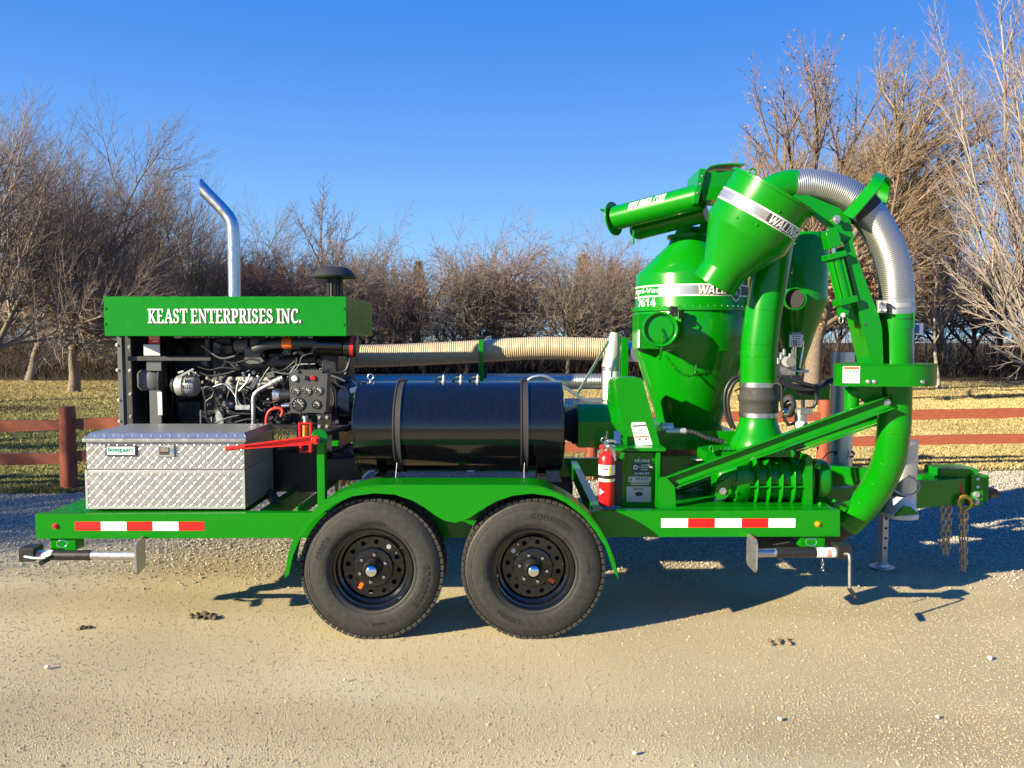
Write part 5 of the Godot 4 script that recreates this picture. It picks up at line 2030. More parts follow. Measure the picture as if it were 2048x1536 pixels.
	mb.lathe(P(668, 806, 5.75), Vector3.RIGHT, [Vector2(0, 0.26), Vector2(0.05, 0.26), Vector2(0.08, 0.22), Vector2(0.14, 0.2), Vector2(0.14, 0)], 40)
	piece(o, "bell_housing", mb, M.black)
	mb = MB.new()
	mb.lathe(P(684, 802, 5.62), Vector3.RIGHT, [Vector2(0, 0.0), Vector2(0, 0.15), Vector2(0.08, 0.15), Vector2(0.11, 0.12), Vector2(0.11, 0)], 36)
	piece(o, "clutch_housing", mb, M.blue_black)
	mb = MB.new()
	mb.box(P(709, 779, 5.3), Vector3(0.065, 0.035, 0.004), Basis(Vector3.BACK, 0.35), 0.001)
	piece(o, "warning_sticker", mb, M.white)
	# skid
	mb = MB.new()
	pbox(mb, 430, 700, 850, 858, 5.42, 0.06)
	pbox(mb, 538, 652, 905, 984, 5.45, 0.5)
	pbox(mb, 232, 540, 900, 985, 5.5, 0.5)
	pbox(mb, 592, 634, 858, 905, 5.42, 0.03)
	pbox(mb, 634, 664, 828, 905, 5.3, 0.02)
	pbox(mb, 500, 545, 858, 905, 5.46, 0.04)
	pbox(mb, 652, 722, 918, 960, 5.35, 0.05)
	pbox(mb, 664, 720, 905, 945, 5.5, 0.5)
	piece(o, "engine_skid", mb, M.black)
	for q in [[639, 835], [654, 835], [639, 853], [654, 853], [674, 843]]:
		mb = MB.new()
		bolt(mb, P(q[0], q[1], 5.3), 0.009, 0.01)
		piece(o, "skid_bolt", mb, M.zinc)
	mb = MB.new()
	pbox(mb, 663, 677, 882, 893, 5.25, 0.05)
	piece(o, "green_block", mb, M.green)
	mb = MB.new()
	mb.bar(P(538, 985, 5.2), P(556, 1008, 5.0), 0.05, 0.05)
	piece(o, "drain_hose", mb, M.rubber)
	# control panel
	d = 5.06
	mb = MB.new()
	mb.prism(PL([578, 747, 590, 740, 648, 741, 655, 748, 651, 825, 581, 826], d), back * 0.1)
	var cp2 := piece(o, "control_panel", mb, M.panel)
	for g in [[590.5, 782, 9.2, 0], [613.5, 782, 9.2, 0], [636, 781, 9.2, 0], [596.5, 808, 14, 1], [632.5, 808.5, 9.2, 1]]:
		mb = MB.new()
		var r := S(g[2], d)
		var q := P(g[0], g[1], d)
		mb.lathe(q, Vector3.BACK, [Vector2(0, r), Vector2(0.007, r), Vector2(0.009, r * 0.94), Vector2(0.009, r * 0.86), Vector2(0.003, r * 0.82), Vector2(0.003, 0)], 28)
		var ga := piece(cp2, "gauge", mb, M.chrome if g[3] == 0 else M.black)
		mb = MB.new()
		mb.cyl(q + Vector3(0, 0, 0.003), q + Vector3(0, 0, 0.004), r * 0.83, 24)
		for k in 9:
			var an := -2.2 + 4.4 * k / 8.0
		piece(ga, "dial", mb, M.ink)
		mb = MB.new()
		for k in 7:
			var an := -2.0 + 4.0 * k / 6.0
			mb.box(q + Vector3(sin(an), cos(an), 0) * r * 0.62 + Vector3(0, 0, 0.0046), Vector3(0.0022, r * 0.26, 0.001), Basis(Vector3.BACK, -an), 0.0)
		mb.box(q + Vector3(0.1, 0.1, 0.0) * r * 2.0 + Vector3(0, 0, 0.0052), Vector3(0.003, r * 0.8, 0.001), Basis(Vector3.BACK, 0.9), 0.0)
		piece(ga, "needle", mb, M.white)
	for g in [[589, 757, 6, "white"], [612, 756, 4.5, "black"], [626, 756, 5, "red"]]:
		mb = MB.new()
		mb.cyl(P(g[0], g[1], d), P(g[0], g[1], d - 0.015), S(g[2], d), 18, -1.0, 0.003)
		piece(cp2, "switch", mb, M[g[3]])
	for g in [[597, 743], [645, 743], [601, 828], [648, 826]]:
		mb = MB.new()
		mb.ball(P(g[0], g[1], d - 0.004), Vector3(0.009, 0.012, 0.009), 10)
		piece(cp2, "knob", mb, M.black)
	# red frame with the sight glass
	mb = MB.new()
	d = 5.0
	pbox(mb, 596, 601.5, 845, 876, d, 0.03)
	pbox(mb, 618, 624, 845, 876, d, 0.03)
	pbox(mb, 601, 618, 845, 849, d, 0.028)
	pbox(mb, 598, 603.5, 888, 906, d, 0.03)
	pbox(mb, 617, 623.5, 888, 906, d, 0.03)
	pbox(mb, 603, 617, 902, 906, d, 0.028)
	pbox(mb, 601, 618, 874, 889, d + 0.004, 0.02)
	var sg := piece(o, "sight_glass_frame", mb, M.red)
	mb = MB.new()
	mb.cyl(P(610, 873, d + 0.015), P(610, 850, d + 0.015), 0.017, 14)
	piece(sg, "glass", mb, M.gold)
	mb = MB.new()
	mb.cyl(P(611, 845, d + 0.015), P(611, 836, d + 0.015), 0.014, 12, -1.0, 0.002)
	mb.cyl(P(611, 838, d + 0.015), P(611, 832, d + 0.015), 0.02, 12, -1.0, 0.002)
	piece(sg, "filler_cap", mb, M.zinc)

# ---------------------------------------------------------------- hose racks and hoses behind the fuel tank
func ribbed(path: Array, r: float, pitch: float, depth: float, seg := 28) -> MB:
	var pts := smooth_path(path, pitch / 4.0)
	var rad := []
	for k in pts.size(): rad.append(r - depth * [0.0, 0.35, 1.0, 0.35][k % 4])
	var mb := MB.new()
	mb.tube(pts, rad, seg)
	# lean the normals to follow the ribs
	var off := mb.v.size() - pts.size() * (seg + 1) - seg - 2
	return mb

func build_hoses() -> void:
	var d := 6.92
	var mb := ribbed(PL([636, 708, 680, 712, 720, 712, 780, 711, 850, 708, 910, 705, 965, 702, 1030, 698, 1090, 696, 1150, 697, 1216, 699], d), S(23, d), 0.019, 0.009)
	var h := piece(self, "suction_hose", mb, M.beige)
	tag(h, "beige ribbed suction hose lying on the green rack behind the tank", "hose")
	mb = ribbed(PL([672, 765, 800, 764, 960, 763, 1100, 763, 1214, 763], 6.8), S(16, 6.8), 0.014, 0.004)
	tag(piece(self, "steel_hose", mb, M.hose_steel), "upper grey metal hose in the rack below the beige hose", "hose")
	mb = ribbed(PL([1085, 814, 1150, 814, 1216, 814], 6.75), S(18, 6.75), 0.014, 0.004)
	tag(piece(self, "steel_hose", mb, M.hose_steel), "lower grey metal hose right of the fuel tank", "hose")
	# rack posts
	var o := thing("hose_rack", "green upright posts that hold the hoses behind the fuel tank", "rack", P(960, 1000, 6.8))
	for s in [[957, 967.5, 679, 800], [666, 677, 712, 850], [1243.5, 1254.5, 675, 800]]:
		mb = MB.new()
		pbox(mb, s[0], s[1], s[2], s[3] + 160, 6.72, 0.05)
		piece(o, "rack_post", mb, M.green)
	mb = MB.new()
	pbox(mb, 968, 974, 728, 760, 6.74, 0.03)
	piece(o, "rubber_strap", mb, M.rubber)
	# end coupling of the beige hose
	mb = MB.new()
	mb.cyl(P(1250, 702, 6.92), P(1275, 704, 6.8), S(20, 6.92), 24, -1.0, 0.003)
	tag(piece(self, "hose_coupling", mb, M.steel), "steel coupling where the beige hose meets the green tank", "coupling")
	# silver nozzle standing in front of the hoses
	d = 5.95
	o = thing("nozzle", "silver faceted nozzle standing between the fuel tank and the belt guard", "nozzle", P(1222, 812, d))
	mb = MB.new()
	mb.lathe(P(1222, 735, d), P(1230, 665, d) - P(1222, 735, d), [Vector2(0, 0), Vector2(0, S(19, d)), Vector2(S(70, d), S(10, d)), Vector2(S(70, d), S(8.5, d)), Vector2(S(60, d), S(8, d))], 8)
	piece(o, "cone", mb, M.alu_dull)
	mb = MB.new()
	mb.cyl(P(1222, 830, d), P(1222, 735, d), S(18.5, d), 28)
	var tb := piece(o, "tube", mb, M.alu)
	mb = MB.new()
	band(mb, P(1222, 770, d), Vector3.UP, Vector3.BACK, S(18.5, d), -1.1, 0.9, -S(28, d), S(28, d))
	piece(tb, "label", mb, M.white)
	for y in [767, 781]:
		mb = MB.new()
		band(mb, P(1222, y, d), Vector3.UP, Vector3.BACK, S(18.5, d), -0.6, 0.1, -S(2, d), S(2, d), 0.004)
		piece(tb, "label_mark", mb, M.pink)
	o = thing("lever_rod", "thin silver rods crossing in front of the grey metal hoses", "rod", P(1155, 790, 5.75))
	mb = MB.new()
	mb.bar(P(1153, 791, 5.72), P(1217, 682, 5.85), 0.008, 0.022)
	piece(o, "flat_rod", mb, M.zinc)
	mb = MB.new()
	mb.tube(smooth_path(PL([1052, 765, 1062, 756, 1078, 752, 1094, 754, 1112, 764, 1150, 788, 1186, 812], 5.7), 0.03), S(3.6, 5.7), 12)
	piece(o, "bent_rod", mb, M.zinc)
	mb = MB.new()
	mb.ball(P(1048, 763, 5.5), Vector3(0.02, 0.02, 0.02), 10)
	piece(o, "pivot", mb, M.black)

# ---------------------------------------------------------------- receiver tank, auger, hopper
func build_receiver() -> void:
	var d := 5.7
	var back := Vector3(0, 0, -1)
	var ax := Vector3(P(1380, 700, d).x, 0, -d)
	var Y := func(py: float) -> float: return P(1380, py, d - 0.15).y
	var r := S(109, d)
	var o := thing("receiver_tank", "big green lettered receiver tank with domed top and tapering hopper", "tank", Vector3(ax.x, Y.call(870), -d))
	var prof := []
	for s in [[872, 0], [872, 58], [850, 63], [822, 71], [703, 110], [697, 111.5], [622, 112], [614, 108.5], [551, 108.5], [546, 107], [484, 45], [474, 42], [470, 42], [470, 0]]:
		prof.append(Vector2(Y.call(s[0]), S(s[1], d)))
	var mb := MB.new()
	mb.lathe(ax, Vector3.UP, prof, 96)
	var body := piece(o, "shell", mb, M.green)
	mb = MB.new()
	for s in [[615.5, 622.5, 116], [466, 472, 48]]:
		mb.lathe(ax, Vector3.UP, [Vector2(Y.call(s[1]), 0), Vector2(Y.call(s[1]), S(s[2], d)), Vector2(Y.call(s[0]), S(s[2], d)), Vector2(Y.call(s[0]), 0)], 96)
	mb.lathe(ax, Vector3.UP, [Vector2(Y.call(700), S(110, d)), Vector2(Y.call(700), S(113, d)), Vector2(Y.call(697), S(113, d)), Vector2(Y.call(697), S(110, d))], 96)
	piece(o, "flange", mb, M.green)
	for k in 26:
		var an := PI * (k + 0.5) / 26.0
		mb = MB.new()
		bolt(mb, ax + Vector3(cos(an) * S(112.5, d), Y.call(615.5), sin(an) * S(112.5, d)), 0.007, 0.008, Vector3.UP)
		piece(o, "flange_bolt", mb, M.green)
	# decal round the drum
	var rr := S(108.5, d)
	var deg := func(px: float) -> float: return asin(clampf((px - 1380) / 108.5, -1, 1)) + 0.04
	var mid: float = (Y.call(573) + Y.call(594)) * 0.5
	var hh: float = Y.call(573) - Y.call(594)
	var f := Vector3.BACK
	mb = MB.new()
	band(mb, ax, Vector3.UP, f, rr, -1.7, 1.25, mid - hh * 0.55, mid + hh * 0.55, 0.0012)
	var dec := piece(o, "decal", mb, M.white)
	mb = MB.new()
	band(mb, ax, Vector3.UP, f, rr, -0.72, 0.12, mid - hh * 0.42, mid + hh * 0.42, 0.0022)
	piece(dec, "silver_stripe", mb, M.silver_decal)
	mb = MB.new()
	band(mb, ax, Vector3.UP, f, rr, 0.12, 1.2, mid - hh * 0.42, mid + hh * 0.42, 0.0022)
	piece(dec, "dark_stripe", mb, M.panel)
	mb = MB.new()
	band(mb, ax, Vector3.UP, f, rr, -1.65, -0.8, mid - hh * 0.42, mid + hh * 0.42, 0.0022)
	piece(dec, "green_stripe", mb, M.green)
	var on := func(px: float, lift: float, yy: float) -> Callable:
		var an: float = asin(clampf((px - 1380) / 108.5, -1, 1)) + 0.03
		return round_at(ax + Vector3(0, yy, 0), Vector3.UP, Vector3(sin(an), 0, cos(an)), rr + lift)
	lettering(dec, "lettering", "WALINGA", S(98, d), hh * 0.78, 0.001, M.ink, on.call(1413, 0.003, mid - 0.004), false, 0.15)
	lettering(dec, "lettering", "WALINGA", S(96, d), hh * 0.74, 0.001, M.white, on.call(1412, 0.0042, mid), false, 0.15)
	lettering(dec, "lettering", "Agri-Vac", S(88, d), hh * 0.6, 0.001, M.white, on.call(1279, 0.003, mid), false, 0.2)
	lettering(dec, "lettering", "7614", S(58, d), S(17, d), 0.001, M.white, on.call(1281, 0.003, Y.call(606)), false, 0.0)
	# shield
	mb = MB.new()
	var sh := on.call(1441, 0.005, Y.call(590)) as Callable
	var u := S(1.0, d)
	for layer in 2:
		var s := 1.0 if layer == 0 else 0.78
		var k0 := mb if layer == 0 else MB.new()
		var cc := k0.add(sh.call(0, 0, layer * 0.0015), Vector3(0.5, 0, 0.8))
		var ids := []
		for q in [[-17, 11], [0, 14], [17, 11], [16, 2], [9, -10], [0, -16], [-9, -10], [-16, 2]]:
			ids.append(k0.add(sh.call(q[0] * u * s, q[1] * u * s, layer * 0.0015), Vector3(0.5, 0, 0.8)))
		for k in 8: k0.t3(cc, ids[k], ids[(k + 1) % 8])
		piece(dec, "shield", k0, M.white if layer == 0 else M.panel)
	lettering(dec, "lettering", "INC.", 15 * u, 6 * u, 0.0008, M.white, on.call(1441, 0.0072, Y.call(590)))
	# round inlet with its cap, facing the viewer
	var dc := 5.12
	var ce := P(1321, 658, dc)
	var rp := S(35.5, dc)
	mb = MB.new()
	var iax := Vector3(0.12, 0.0, -1).normalized()
	mb.lathe(ce, iax, [Vector2(0.03, 0), Vector2(0.03, rp * 0.8), Vector2(0.004, rp * 0.86), Vector2(0.0, rp * 0.9), Vector2(0.0, rp * 0.97), Vector2(0.008, rp), Vector2(0.03, rp), Vector2(0.035, rp * 0.95), Vector2(0.45, rp * 0.95)], 56)
	pbox(mb, 1276, 1360, 627, 698, 5.36, 0.25)
	var inlet := piece(o, "inlet_port", mb, M.green)
	mb = MB.new()
	mb.lathe(ce + iax * 0.022, iax, [Vector2(0, 0), Vector2(0, rp * 0.72), Vector2(0.01, rp * 0.74)], 48)
	piece(inlet, "cap", mb, M.green)
	mb = MB.new()
	pbox(mb, 1341, 1356, 613, 633, 5.2, 0.06)
	mb.box(P(1363, 628, 5.24), Vector3(0.05, 0.06, 0.01), Basis(Vector3(0.4, 1, 0.3).normalized(), 0.7))
	mb.tube(PL([1343, 617, 1352, 628, 1345, 634], 5.17), 0.006, 8)
	piece(inlet, "latch", mb, M.black)
	mb = MB.new()
	var chain := smooth_path([P(1321, 656, 5.13), P(1326, 672, 5.12), P(1323, 700, 5.13), P(1319, 718, 5.2)], 0.02)
	chain.append_array(smooth_path([P(1331, 708, 5.2), P(1342, 726, 5.2), P(1356, 742, 5.22), P(1374, 751, 5.24), P(1389, 748, 5.26), P(1392, 730, 5.27)], 0.02))
	for k in chain.size() - 1:
		var al: Vector3 = (chain[k + 1] - chain[k])
		if al.length() > 0.05: continue
		al = al.normalized()
		var sd := al.cross(Vector3.BACK).normalized()
		mb.link((chain[k] + chain[k + 1]) * 0.5, al, sd if k % 2 else Vector3.BACK, 0.028, 0.013, 0.0026)
	piece(inlet, "chain", mb, M.green)
	for q in [[1337, 732], [1339, 755], [1343, 777]]:
		mb = MB.new()
		var p := P(q[0], q[1], 5.36)
		var hr2: float = lerpf(S(110, d), S(71, d), (q[1] - 703.0) / 119.0)
		p.z = ax.z + sqrt(maxf(0.01, hr2 * hr2 - (p.x - ax.x) * (p.x - ax.x)))
		bolt(mb, p, 0.006, 0.006)
		piece(o, "hopper_bolt", mb, M.green)
	mb = MB.new()
	pbox(mb, 1276, 1279.5, 660, 695, 5.355, 0.004, 0.0)
	piece(o, "side_label", mb, M.white)
	# base
	mb = MB.new()
	pbox(mb, 1304, 1470, 862, 900, 5.3, 0.9)
	pbox(mb, 1322, 1430, 912, 1016, 5.25, 0.9)
	piece(o, "base_box", mb, M.green)
	mb = MB.new()
	mb.cyl(P(1322, 855, 5.15), P(1346, 855, 5.15), S(9.5, 5.15), 18, -1.0, 0.004)
	mb.cyl(P(1330, 862, 5.12), P(1372, 862, 5.12), S(6, 5.12), 14, -1.0, 0.003)
	piece(o, "drive_motor", mb, M.alu_dull)
	mb = MB.new()
	var hp := smooth_path([P(1370, 862, 5.12), P(1392, 866, 5.1), P(1415, 876, 5.08), P(1450, 884, 5.06)], 0.008)
	var hr := []
	for k in hp.size(): hr.append(0.015 if k % 3 else 0.018)
	mb.tube(hp, hr, 12)
	piece(o, "drive_hose", mb, M.hose)

func build_auger() -> void:
	var o := thing("discharge_auger", "green folded auger tube with white lettering on top of the receiver tank", "auger", P(1390, 468, 5.5))
	var back := Vector3(0, 0, -1)
	var a := P(1229, 437, 5.62)
	var b := P(1402, 393, 5.22)
	var r := S(24.5, 5.4)
	var ax := (b - a).normalized()
	var mb := MB.new()
	mb.tube([a, a.lerp(b, 0.5), b], r, 48)
	var tb := piece(o, "tube", mb, M.green)
	mb = MB.new()
	mb.lathe(a - ax * 0.012, ax, [Vector2(0, 0), Vector2(0, r * 1.42), Vector2(0.01, r * 1.42), Vector2(0.01, r)], 48)
	piece(o, "end_flange", mb, M.green)
	mb = MB.new()
	mb.box(a + Vector3(-0.085, 0.05, 0.05), Vector3(0.05, 0.015, 0.03), Basis(Vector3.BACK, -0.3))
	mb.bar(a + Vector3(0.13, -0.09, 0.05), a + Vector3(0.13, -0.19, 0.05), 0.012, 0.02)
	piece(o, "clip", mb, M.green)
	var side := ax.cross(Vector3.UP).normalized()       # away from the viewer
	var upn := side.cross(ax).normalized()
	var front := (side * 0.88 + upn * 0.47).normalized()
	var c := P(1301, 419, 5.42)
	var m := a + ax * (c - a).dot(ax)
	# text runs along the tube: x along ax, y round it
	var place := func(x: float, y: float, z: float) -> Vector3:
		var t := y / r
		return m + ax * x + (front * cos(t) + ax.cross(front) * -sin(t) * -1.0) * (r + z)
	var probe: Vector3 = place.call(0, 0.02, 0)
	if probe.y < place.call(0, 0, 0).y:
		place = func(x: float, y: float, z: float) -> Vector3:
			var t := -y / r
			return m + ax * x + (front * cos(t) + ax.cross(front) * sin(t)) * (r + z)
	lettering(tb, "lettering", "WALINGA.COM", S(80, 5.42), S(18, 5.42), 0.002, M.white, place, false, 0.25, 0.008)
	# second tube below, in its shade
	mb = MB.new()
	var a2 := P(1279, 459, 5.75)
	var b2 := P(1412, 424, 5.5)
	mb.tube([a2, b2], S(20, 5.6), 40)
	mb.ball(a2, Vector3.ONE * S(20, 5.7), 20)
	piece(o, "return_tube", mb, M.green)
	# gear head with bolted flanges
	mb = MB.new()
	mb.prism(PL([1404, 346, 1420, 342.5, 1445, 341, 1472, 342, 1500, 350, 1500, 430, 1462, 402, 1438, 398, 1405, 400], 5.14), back * 0.26)
	var headp := piece(o, "head_box", mb, M.green)
	mb = MB.new()
	mb.prism(PL([1400, 337, 1410, 337, 1410, 345, 1396, 407, 1388, 406], 5.11), back * 0.34)
	var fp := []
	for q in [[1408, 343], [1425, 339.5], [1450, 338], [1476, 339]]: fp.append(P(q[0], q[1], 5.26))
	mb.strip(fp, Vector3.BACK, 0.32, 0.008)
	piece(headp, "flange_plate", mb, M.green)
	for q in [[1404, 352], [1400, 368], [1395, 386]]:
		mb = MB.new()
		bolt(mb, P(q[0], q[1], 5.108), 0.005, 0.006)
		piece(headp, "flange_bolt", mb, M.cast)
	mb = MB.new()
	for k in 2:
		mb.prism(PL([1350, 468, 1366, 432, 1374, 428, 1384, 468], 5.55 + 0.25 * k), back * 0.012)
		mb.prism(PL([1396, 468, 1404, 436, 1414, 440, 1424, 468], 5.55 + 0.25 * k), back * 0.012)
	mb.cyl(P(1360, 461, 5.66), P(1420, 461, 5.66), 0.03, 20)
	piece(o, "saddle_bracket", mb, M.green)

func build_hopper() -> void:
	# the tilted inlet cone in front of the tank
	var d := 4.82
	var u := S(1.0, d)
	var c0 := P(1546.6, 383.4, d - 0.08)
	var c1 := P(1428.5, 569, d + 0.08)
	var ax := (c1 - c0).normalized()
	var l := (c1 - c0).length()
	var o := thing("inlet_cone", "tilted green cone with a lettered silver band hanging before the receiver tank", "cone", c1)
	var mb := MB.new()
	mb.lathe(c0, ax, [Vector2(0, 0), Vector2(0, 86 * u), Vector2(91 * u, 86 * u), Vector2(94 * u, 85 * u), Vector2(173 * u, 44.5 * u), Vector2(176 * u, 44.5 * u), Vector2(l, 45.5 * u), Vector2(l, 42 * u), Vector2(l - 60 * u, 40 * u), Vector2(l - 60 * u, 0)], 80)
	var sh := piece(o, "shell", mb, M.green)
	mb = MB.new()
	mb.lathe(c0, ax, [Vector2(-4 * u, 0), Vector2(-4 * u, 90 * u), Vector2(1.5 * u, 90 * u), Vector2(1.5 * u, 85 * u)], 80)
	piece(o, "rim", mb, M.green)
	mb = MB.new()
	var e := P(1505, 345, d + 0.05)
	var ring := []
	for k in 17: ring.append(e + Vector3(cos(TAU * k / 16.0) * 0.022, sin(TAU * k / 16.0) * 0.024, 0))
	mb.tube(ring, 0.006, 8, false)
	piece(o, "lifting_eye", mb, M.green)
	var front := (Vector3.BACK - ax * Vector3.BACK.dot(ax)).normalized()
	var up := -ax
	var oo := c0 + ax * 48 * u
	mb = MB.new()
	band(mb, oo, up, front, 86 * u, -1.75, 1.2, -11.5 * u, 11.5 * u, 0.0012)
	var dec := piece(o, "decal", mb, M.white)
	mb = MB.new()
	band(mb, oo, up, front, 86 * u, -1.7, 0.0, -8.5 * u, 8.5 * u, 0.0024)
	piece(dec, "silver_stripe", mb, M.silver_decal)
	mb = MB.new()
	band(mb, oo, up, front, 86 * u, 0.0, 1.15, -8.5 * u, 8.5 * u, 0.0024)
	piece(dec, "dark_stripe", mb, M.panel)
	var fr := func(an: float) -> Vector3:
		return front * cos(an) + up.cross(front).normalized() * sin(an)
	lettering(dec, "lettering", "WALINGA", 94 * u, 17 * u, 0.001, M.ink, round_at(oo - up * 1.5 * u, up, fr.call(0.6), 86 * u + 0.0028), false, 0.15)
	lettering(dec, "lettering", "WALINGA", 92 * u, 16 * u, 0.001, M.white, round_at(oo, up, fr.call(0.58), 86 * u + 0.004), false, 0.15)
	# riveted seam down the cone
	for k in 5:
		mb = MB.new()
		var t := 100.0 + k * 17.0
		var rr := lerpf(84, 45, (t - 94) / 80.0) * u
		mb.ball(c0 + ax * t * u + fr.call(1.0) * rr, Vector3.ONE * 0.006, 8)
		piece(o, "rivet", mb, M.green)
	for q in [[30.0, 0.15], [70.0, -0.1], [76.0, -0.55]]:
		mb = MB.new()
		mb.ball(c0 + ax * q[0] * u + fr.call(q[1]) * 86 * u, Vector3.ONE * 0.008, 8)
		piece(o, "rivet", mb, M.green)

# ---------------------------------------------------------------- blower with its inlet pipe
func build_blower() -> void:
	var d := 4.98
	var back := Vector3(0, 0, -1)
	var o := thing("blower", "ribbed green blower with an upright inlet pipe and black rubber sleeve", "blower", P(1530, 1016, d))
	var mb := MB.new()
	var u := S(1.0, d)
	# casing: oval along x
	var cy: float = P(1540, 957, d).y
	var X := func(px: float) -> float: return P(px, 957, d).x
	var hh := 50 * u
	var hd := 0.15
	var C := func(px: float) -> Vector3: return Vector3(X.call(px), cy, -d)
	mb.loft([[C.call(1462), hh * 0.99, hd, 2.5], [C.call(1486), hh * 1.0, hd, 2.5], [C.call(1488), hh * 0.84, hd * 0.84, 2.5], [C.call(1603), hh * 0.84, hd * 0.84, 2.5], [C.call(1604), hh * 1.0, hd, 2.5], [C.call(1612), hh * 1.0, hd, 2.5]], 40)
	var cas := piece(o, "casing", mb, M.green)
	for px in [1502, 1526, 1550, 1574, 1596]:
		mb = MB.new()
		var c: Vector3 = C.call(px)
		mb.loft([[c + Vector3(-5.0 * u, 0, 0), hh * 0.84, hd * 0.84, 2.4], [c + Vector3(-2.0 * u, 0, 0), hh * 1.04, hd * 1.06, 2.4], [c + Vector3(1.6 * u, 0, 0), hh * 1.04, hd * 1.06, 2.4], [c + Vector3(2.6 * u, 0, 0), hh * 0.84, hd * 0.84, 2.4]], 40)
		piece(cas, "rib", mb, M.green)
	mb = MB.new()
	mb.box(Vector3((X.call(1486) + X.call(1606)) * 0.5, P(1540, 965, d).y, -d + hd * 0.92), Vector3(120 * u, 3 * u, 0.04))
	piece(cas, "long_rib", mb, M.green)
	# end plates and covers
	mb = MB.new()
	mb.prism(PL([1611, 925, 1613, 914, 1619, 911, 1625, 915, 1625, 1008, 1621, 1016, 1614, 1015, 1611, 1006], d - hd - 0.02), back * 0.34)
	mb.loft([[C.call(1624), hh * 0.8, hd * 0.85, 2.6], [C.call(1644), hh * 0.78, hd * 0.82, 2.6], [C.call(1651), hh * 0.66, hd * 0.7, 2.4]], 32)
	var endp := piece(o, "gear_cover", mb, M.green)
	mb = MB.new()
	mb.lathe(P(1634, 931, d - hd * 0.86), Vector3.BACK, [Vector2(0, 0.024), Vector2(0.012, 0.022), Vector2(0.014, 0)], 20)
	piece(endp, "plug", mb, M.green)
	mb = MB.new()
	mb.loft([[C.call(1428), hh * 0.5, hd * 0.5, 2.4], [C.call(1434), hh * 0.72, hd * 0.72, 2.5], [C.call(1463), hh * 0.86, hd * 0.84, 2.5]], 32)
	mb.prism(PL([1432, 972, 1446, 962, 1462, 953, 1463, 985, 1452, 996, 1436, 1000, 1430, 992], d - hd * 0.9), back * 0.1)
	var cov := piece(o, "drive_cover", mb, M.green)
	mb = MB.new()
	bolt(mb, P(1445.5, 982, d - hd * 0.9), 0.016, 0.016)
	piece(cov, "drain_plug", mb, M.chrome)
	for q in [[1473, 965], [1473, 986], [1608, 964], [1470, 1000]]:
		mb = MB.new()
		bolt(mb, P(q[0], q[1], d - hd * 1.0), 0.007, 0.006)
		piece(cas, "casing_bolt", mb, M.green)
	# inlet flange and funnel
	mb = MB.new()
	mb.prism(PL([1412, 912, 1414, 905, 1440, 900, 1586, 900, 1590, 908, 1586, 914, 1440, 914, 1425, 925, 1413, 925], d - 0.1), back * 0.24)
	var fl := piece(o, "inlet_flange", mb, M.green)
	for k in 6:
		mb = MB.new()
		bolt(mb, P(1424 + k * 9, 898, d - 0.12), 0.006, 0.01, Vector3.UP)
		piece(fl, "flange_bolt", mb, M.green)
	mb = MB.new()
	var ring := []
	for k in 13: ring.append(P(1423 + cos(TAU * k / 12.0) * 4, 899 + sin(TAU * k / 12.0) * 7, d - 0.13))
	mb.tube(ring, 0.006, 8, false)
	piece(fl, "lifting_eye", mb, M.green)
	mb = MB.new()
	var cx: Vector3 = P(1517, 832, d)
	var prof := []
	for s in [[832, 36], [838, 36.5], [846, 38], [857, 42], [868, 47], [878, 52], [888, 55], [900, 56]]:
		prof.append(Vector2(cx.y - P(1517, s[0], d).y, s[1] * u))
	mb.lathe(cx, Vector3.DOWN, prof, 56, 1.0, 1.0)
	piece(o, "funnel", mb, M.green)
	# rubber sleeve and clamps
	mb = MB.new()
	prof = []
	for s in [[832, 36.6], [822, 37.5], [812, 38], [804, 38.2], [800, 40.5], [796, 41.5], [792, 40.5], [788, 37.8], [778, 37.2], [766, 37]]:
		prof.append(Vector2(P(1517, s[0], d).y - cx.y, s[1] * u))
	mb.lathe(cx, Vector3.UP, prof, 56)
	var sl := piece(o, "rubber_sleeve", mb, M.rubber)
	for s in [[764, 773, 37.6], [824, 833, 38]]:
		mb = MB.new()
		var p0 := P(1517, s[1], d)
		mb.lathe(p0, Vector3.UP, [Vector2(0, 36 * u), Vector2(0, s[2] * u), Vector2(P(1517, s[0], d).y - p0.y, s[2] * u), Vector2(P(1517, s[0], d).y - p0.y, 36 * u)], 56)
		piece(sl, "clamp", mb, M.steel)
	# the pipe in mitred lengths
	var pts := PL([1517, 770, 1517, 712, 1518.5, 690, 1527, 622, 1538, 560, 1552, 470], d)
	mb = MB.new()
	mb.tube(pts, 35.5 * u, 48)
	var pipe := piece(o, "inlet_pipe", mb, M.green)
	for k in [1, 2, 3, 4]:
		mb = MB.new()
		var t: Vector3 = (pts[k + 1] - pts[k - 1]).normalized()
		var rg := []
		var uu := t.cross(Vector3.BACK).normalized()
		var ww := t.cross(uu)
		for j in 49: rg.append(pts[k] + (uu * cos(TAU * j / 48.0) + ww * sin(TAU * j / 48.0)) * 35.6 * u)
		mb.tube(rg, 0.0016, 5, false)
		piece(pipe, "weld_seam", mb, M.green)

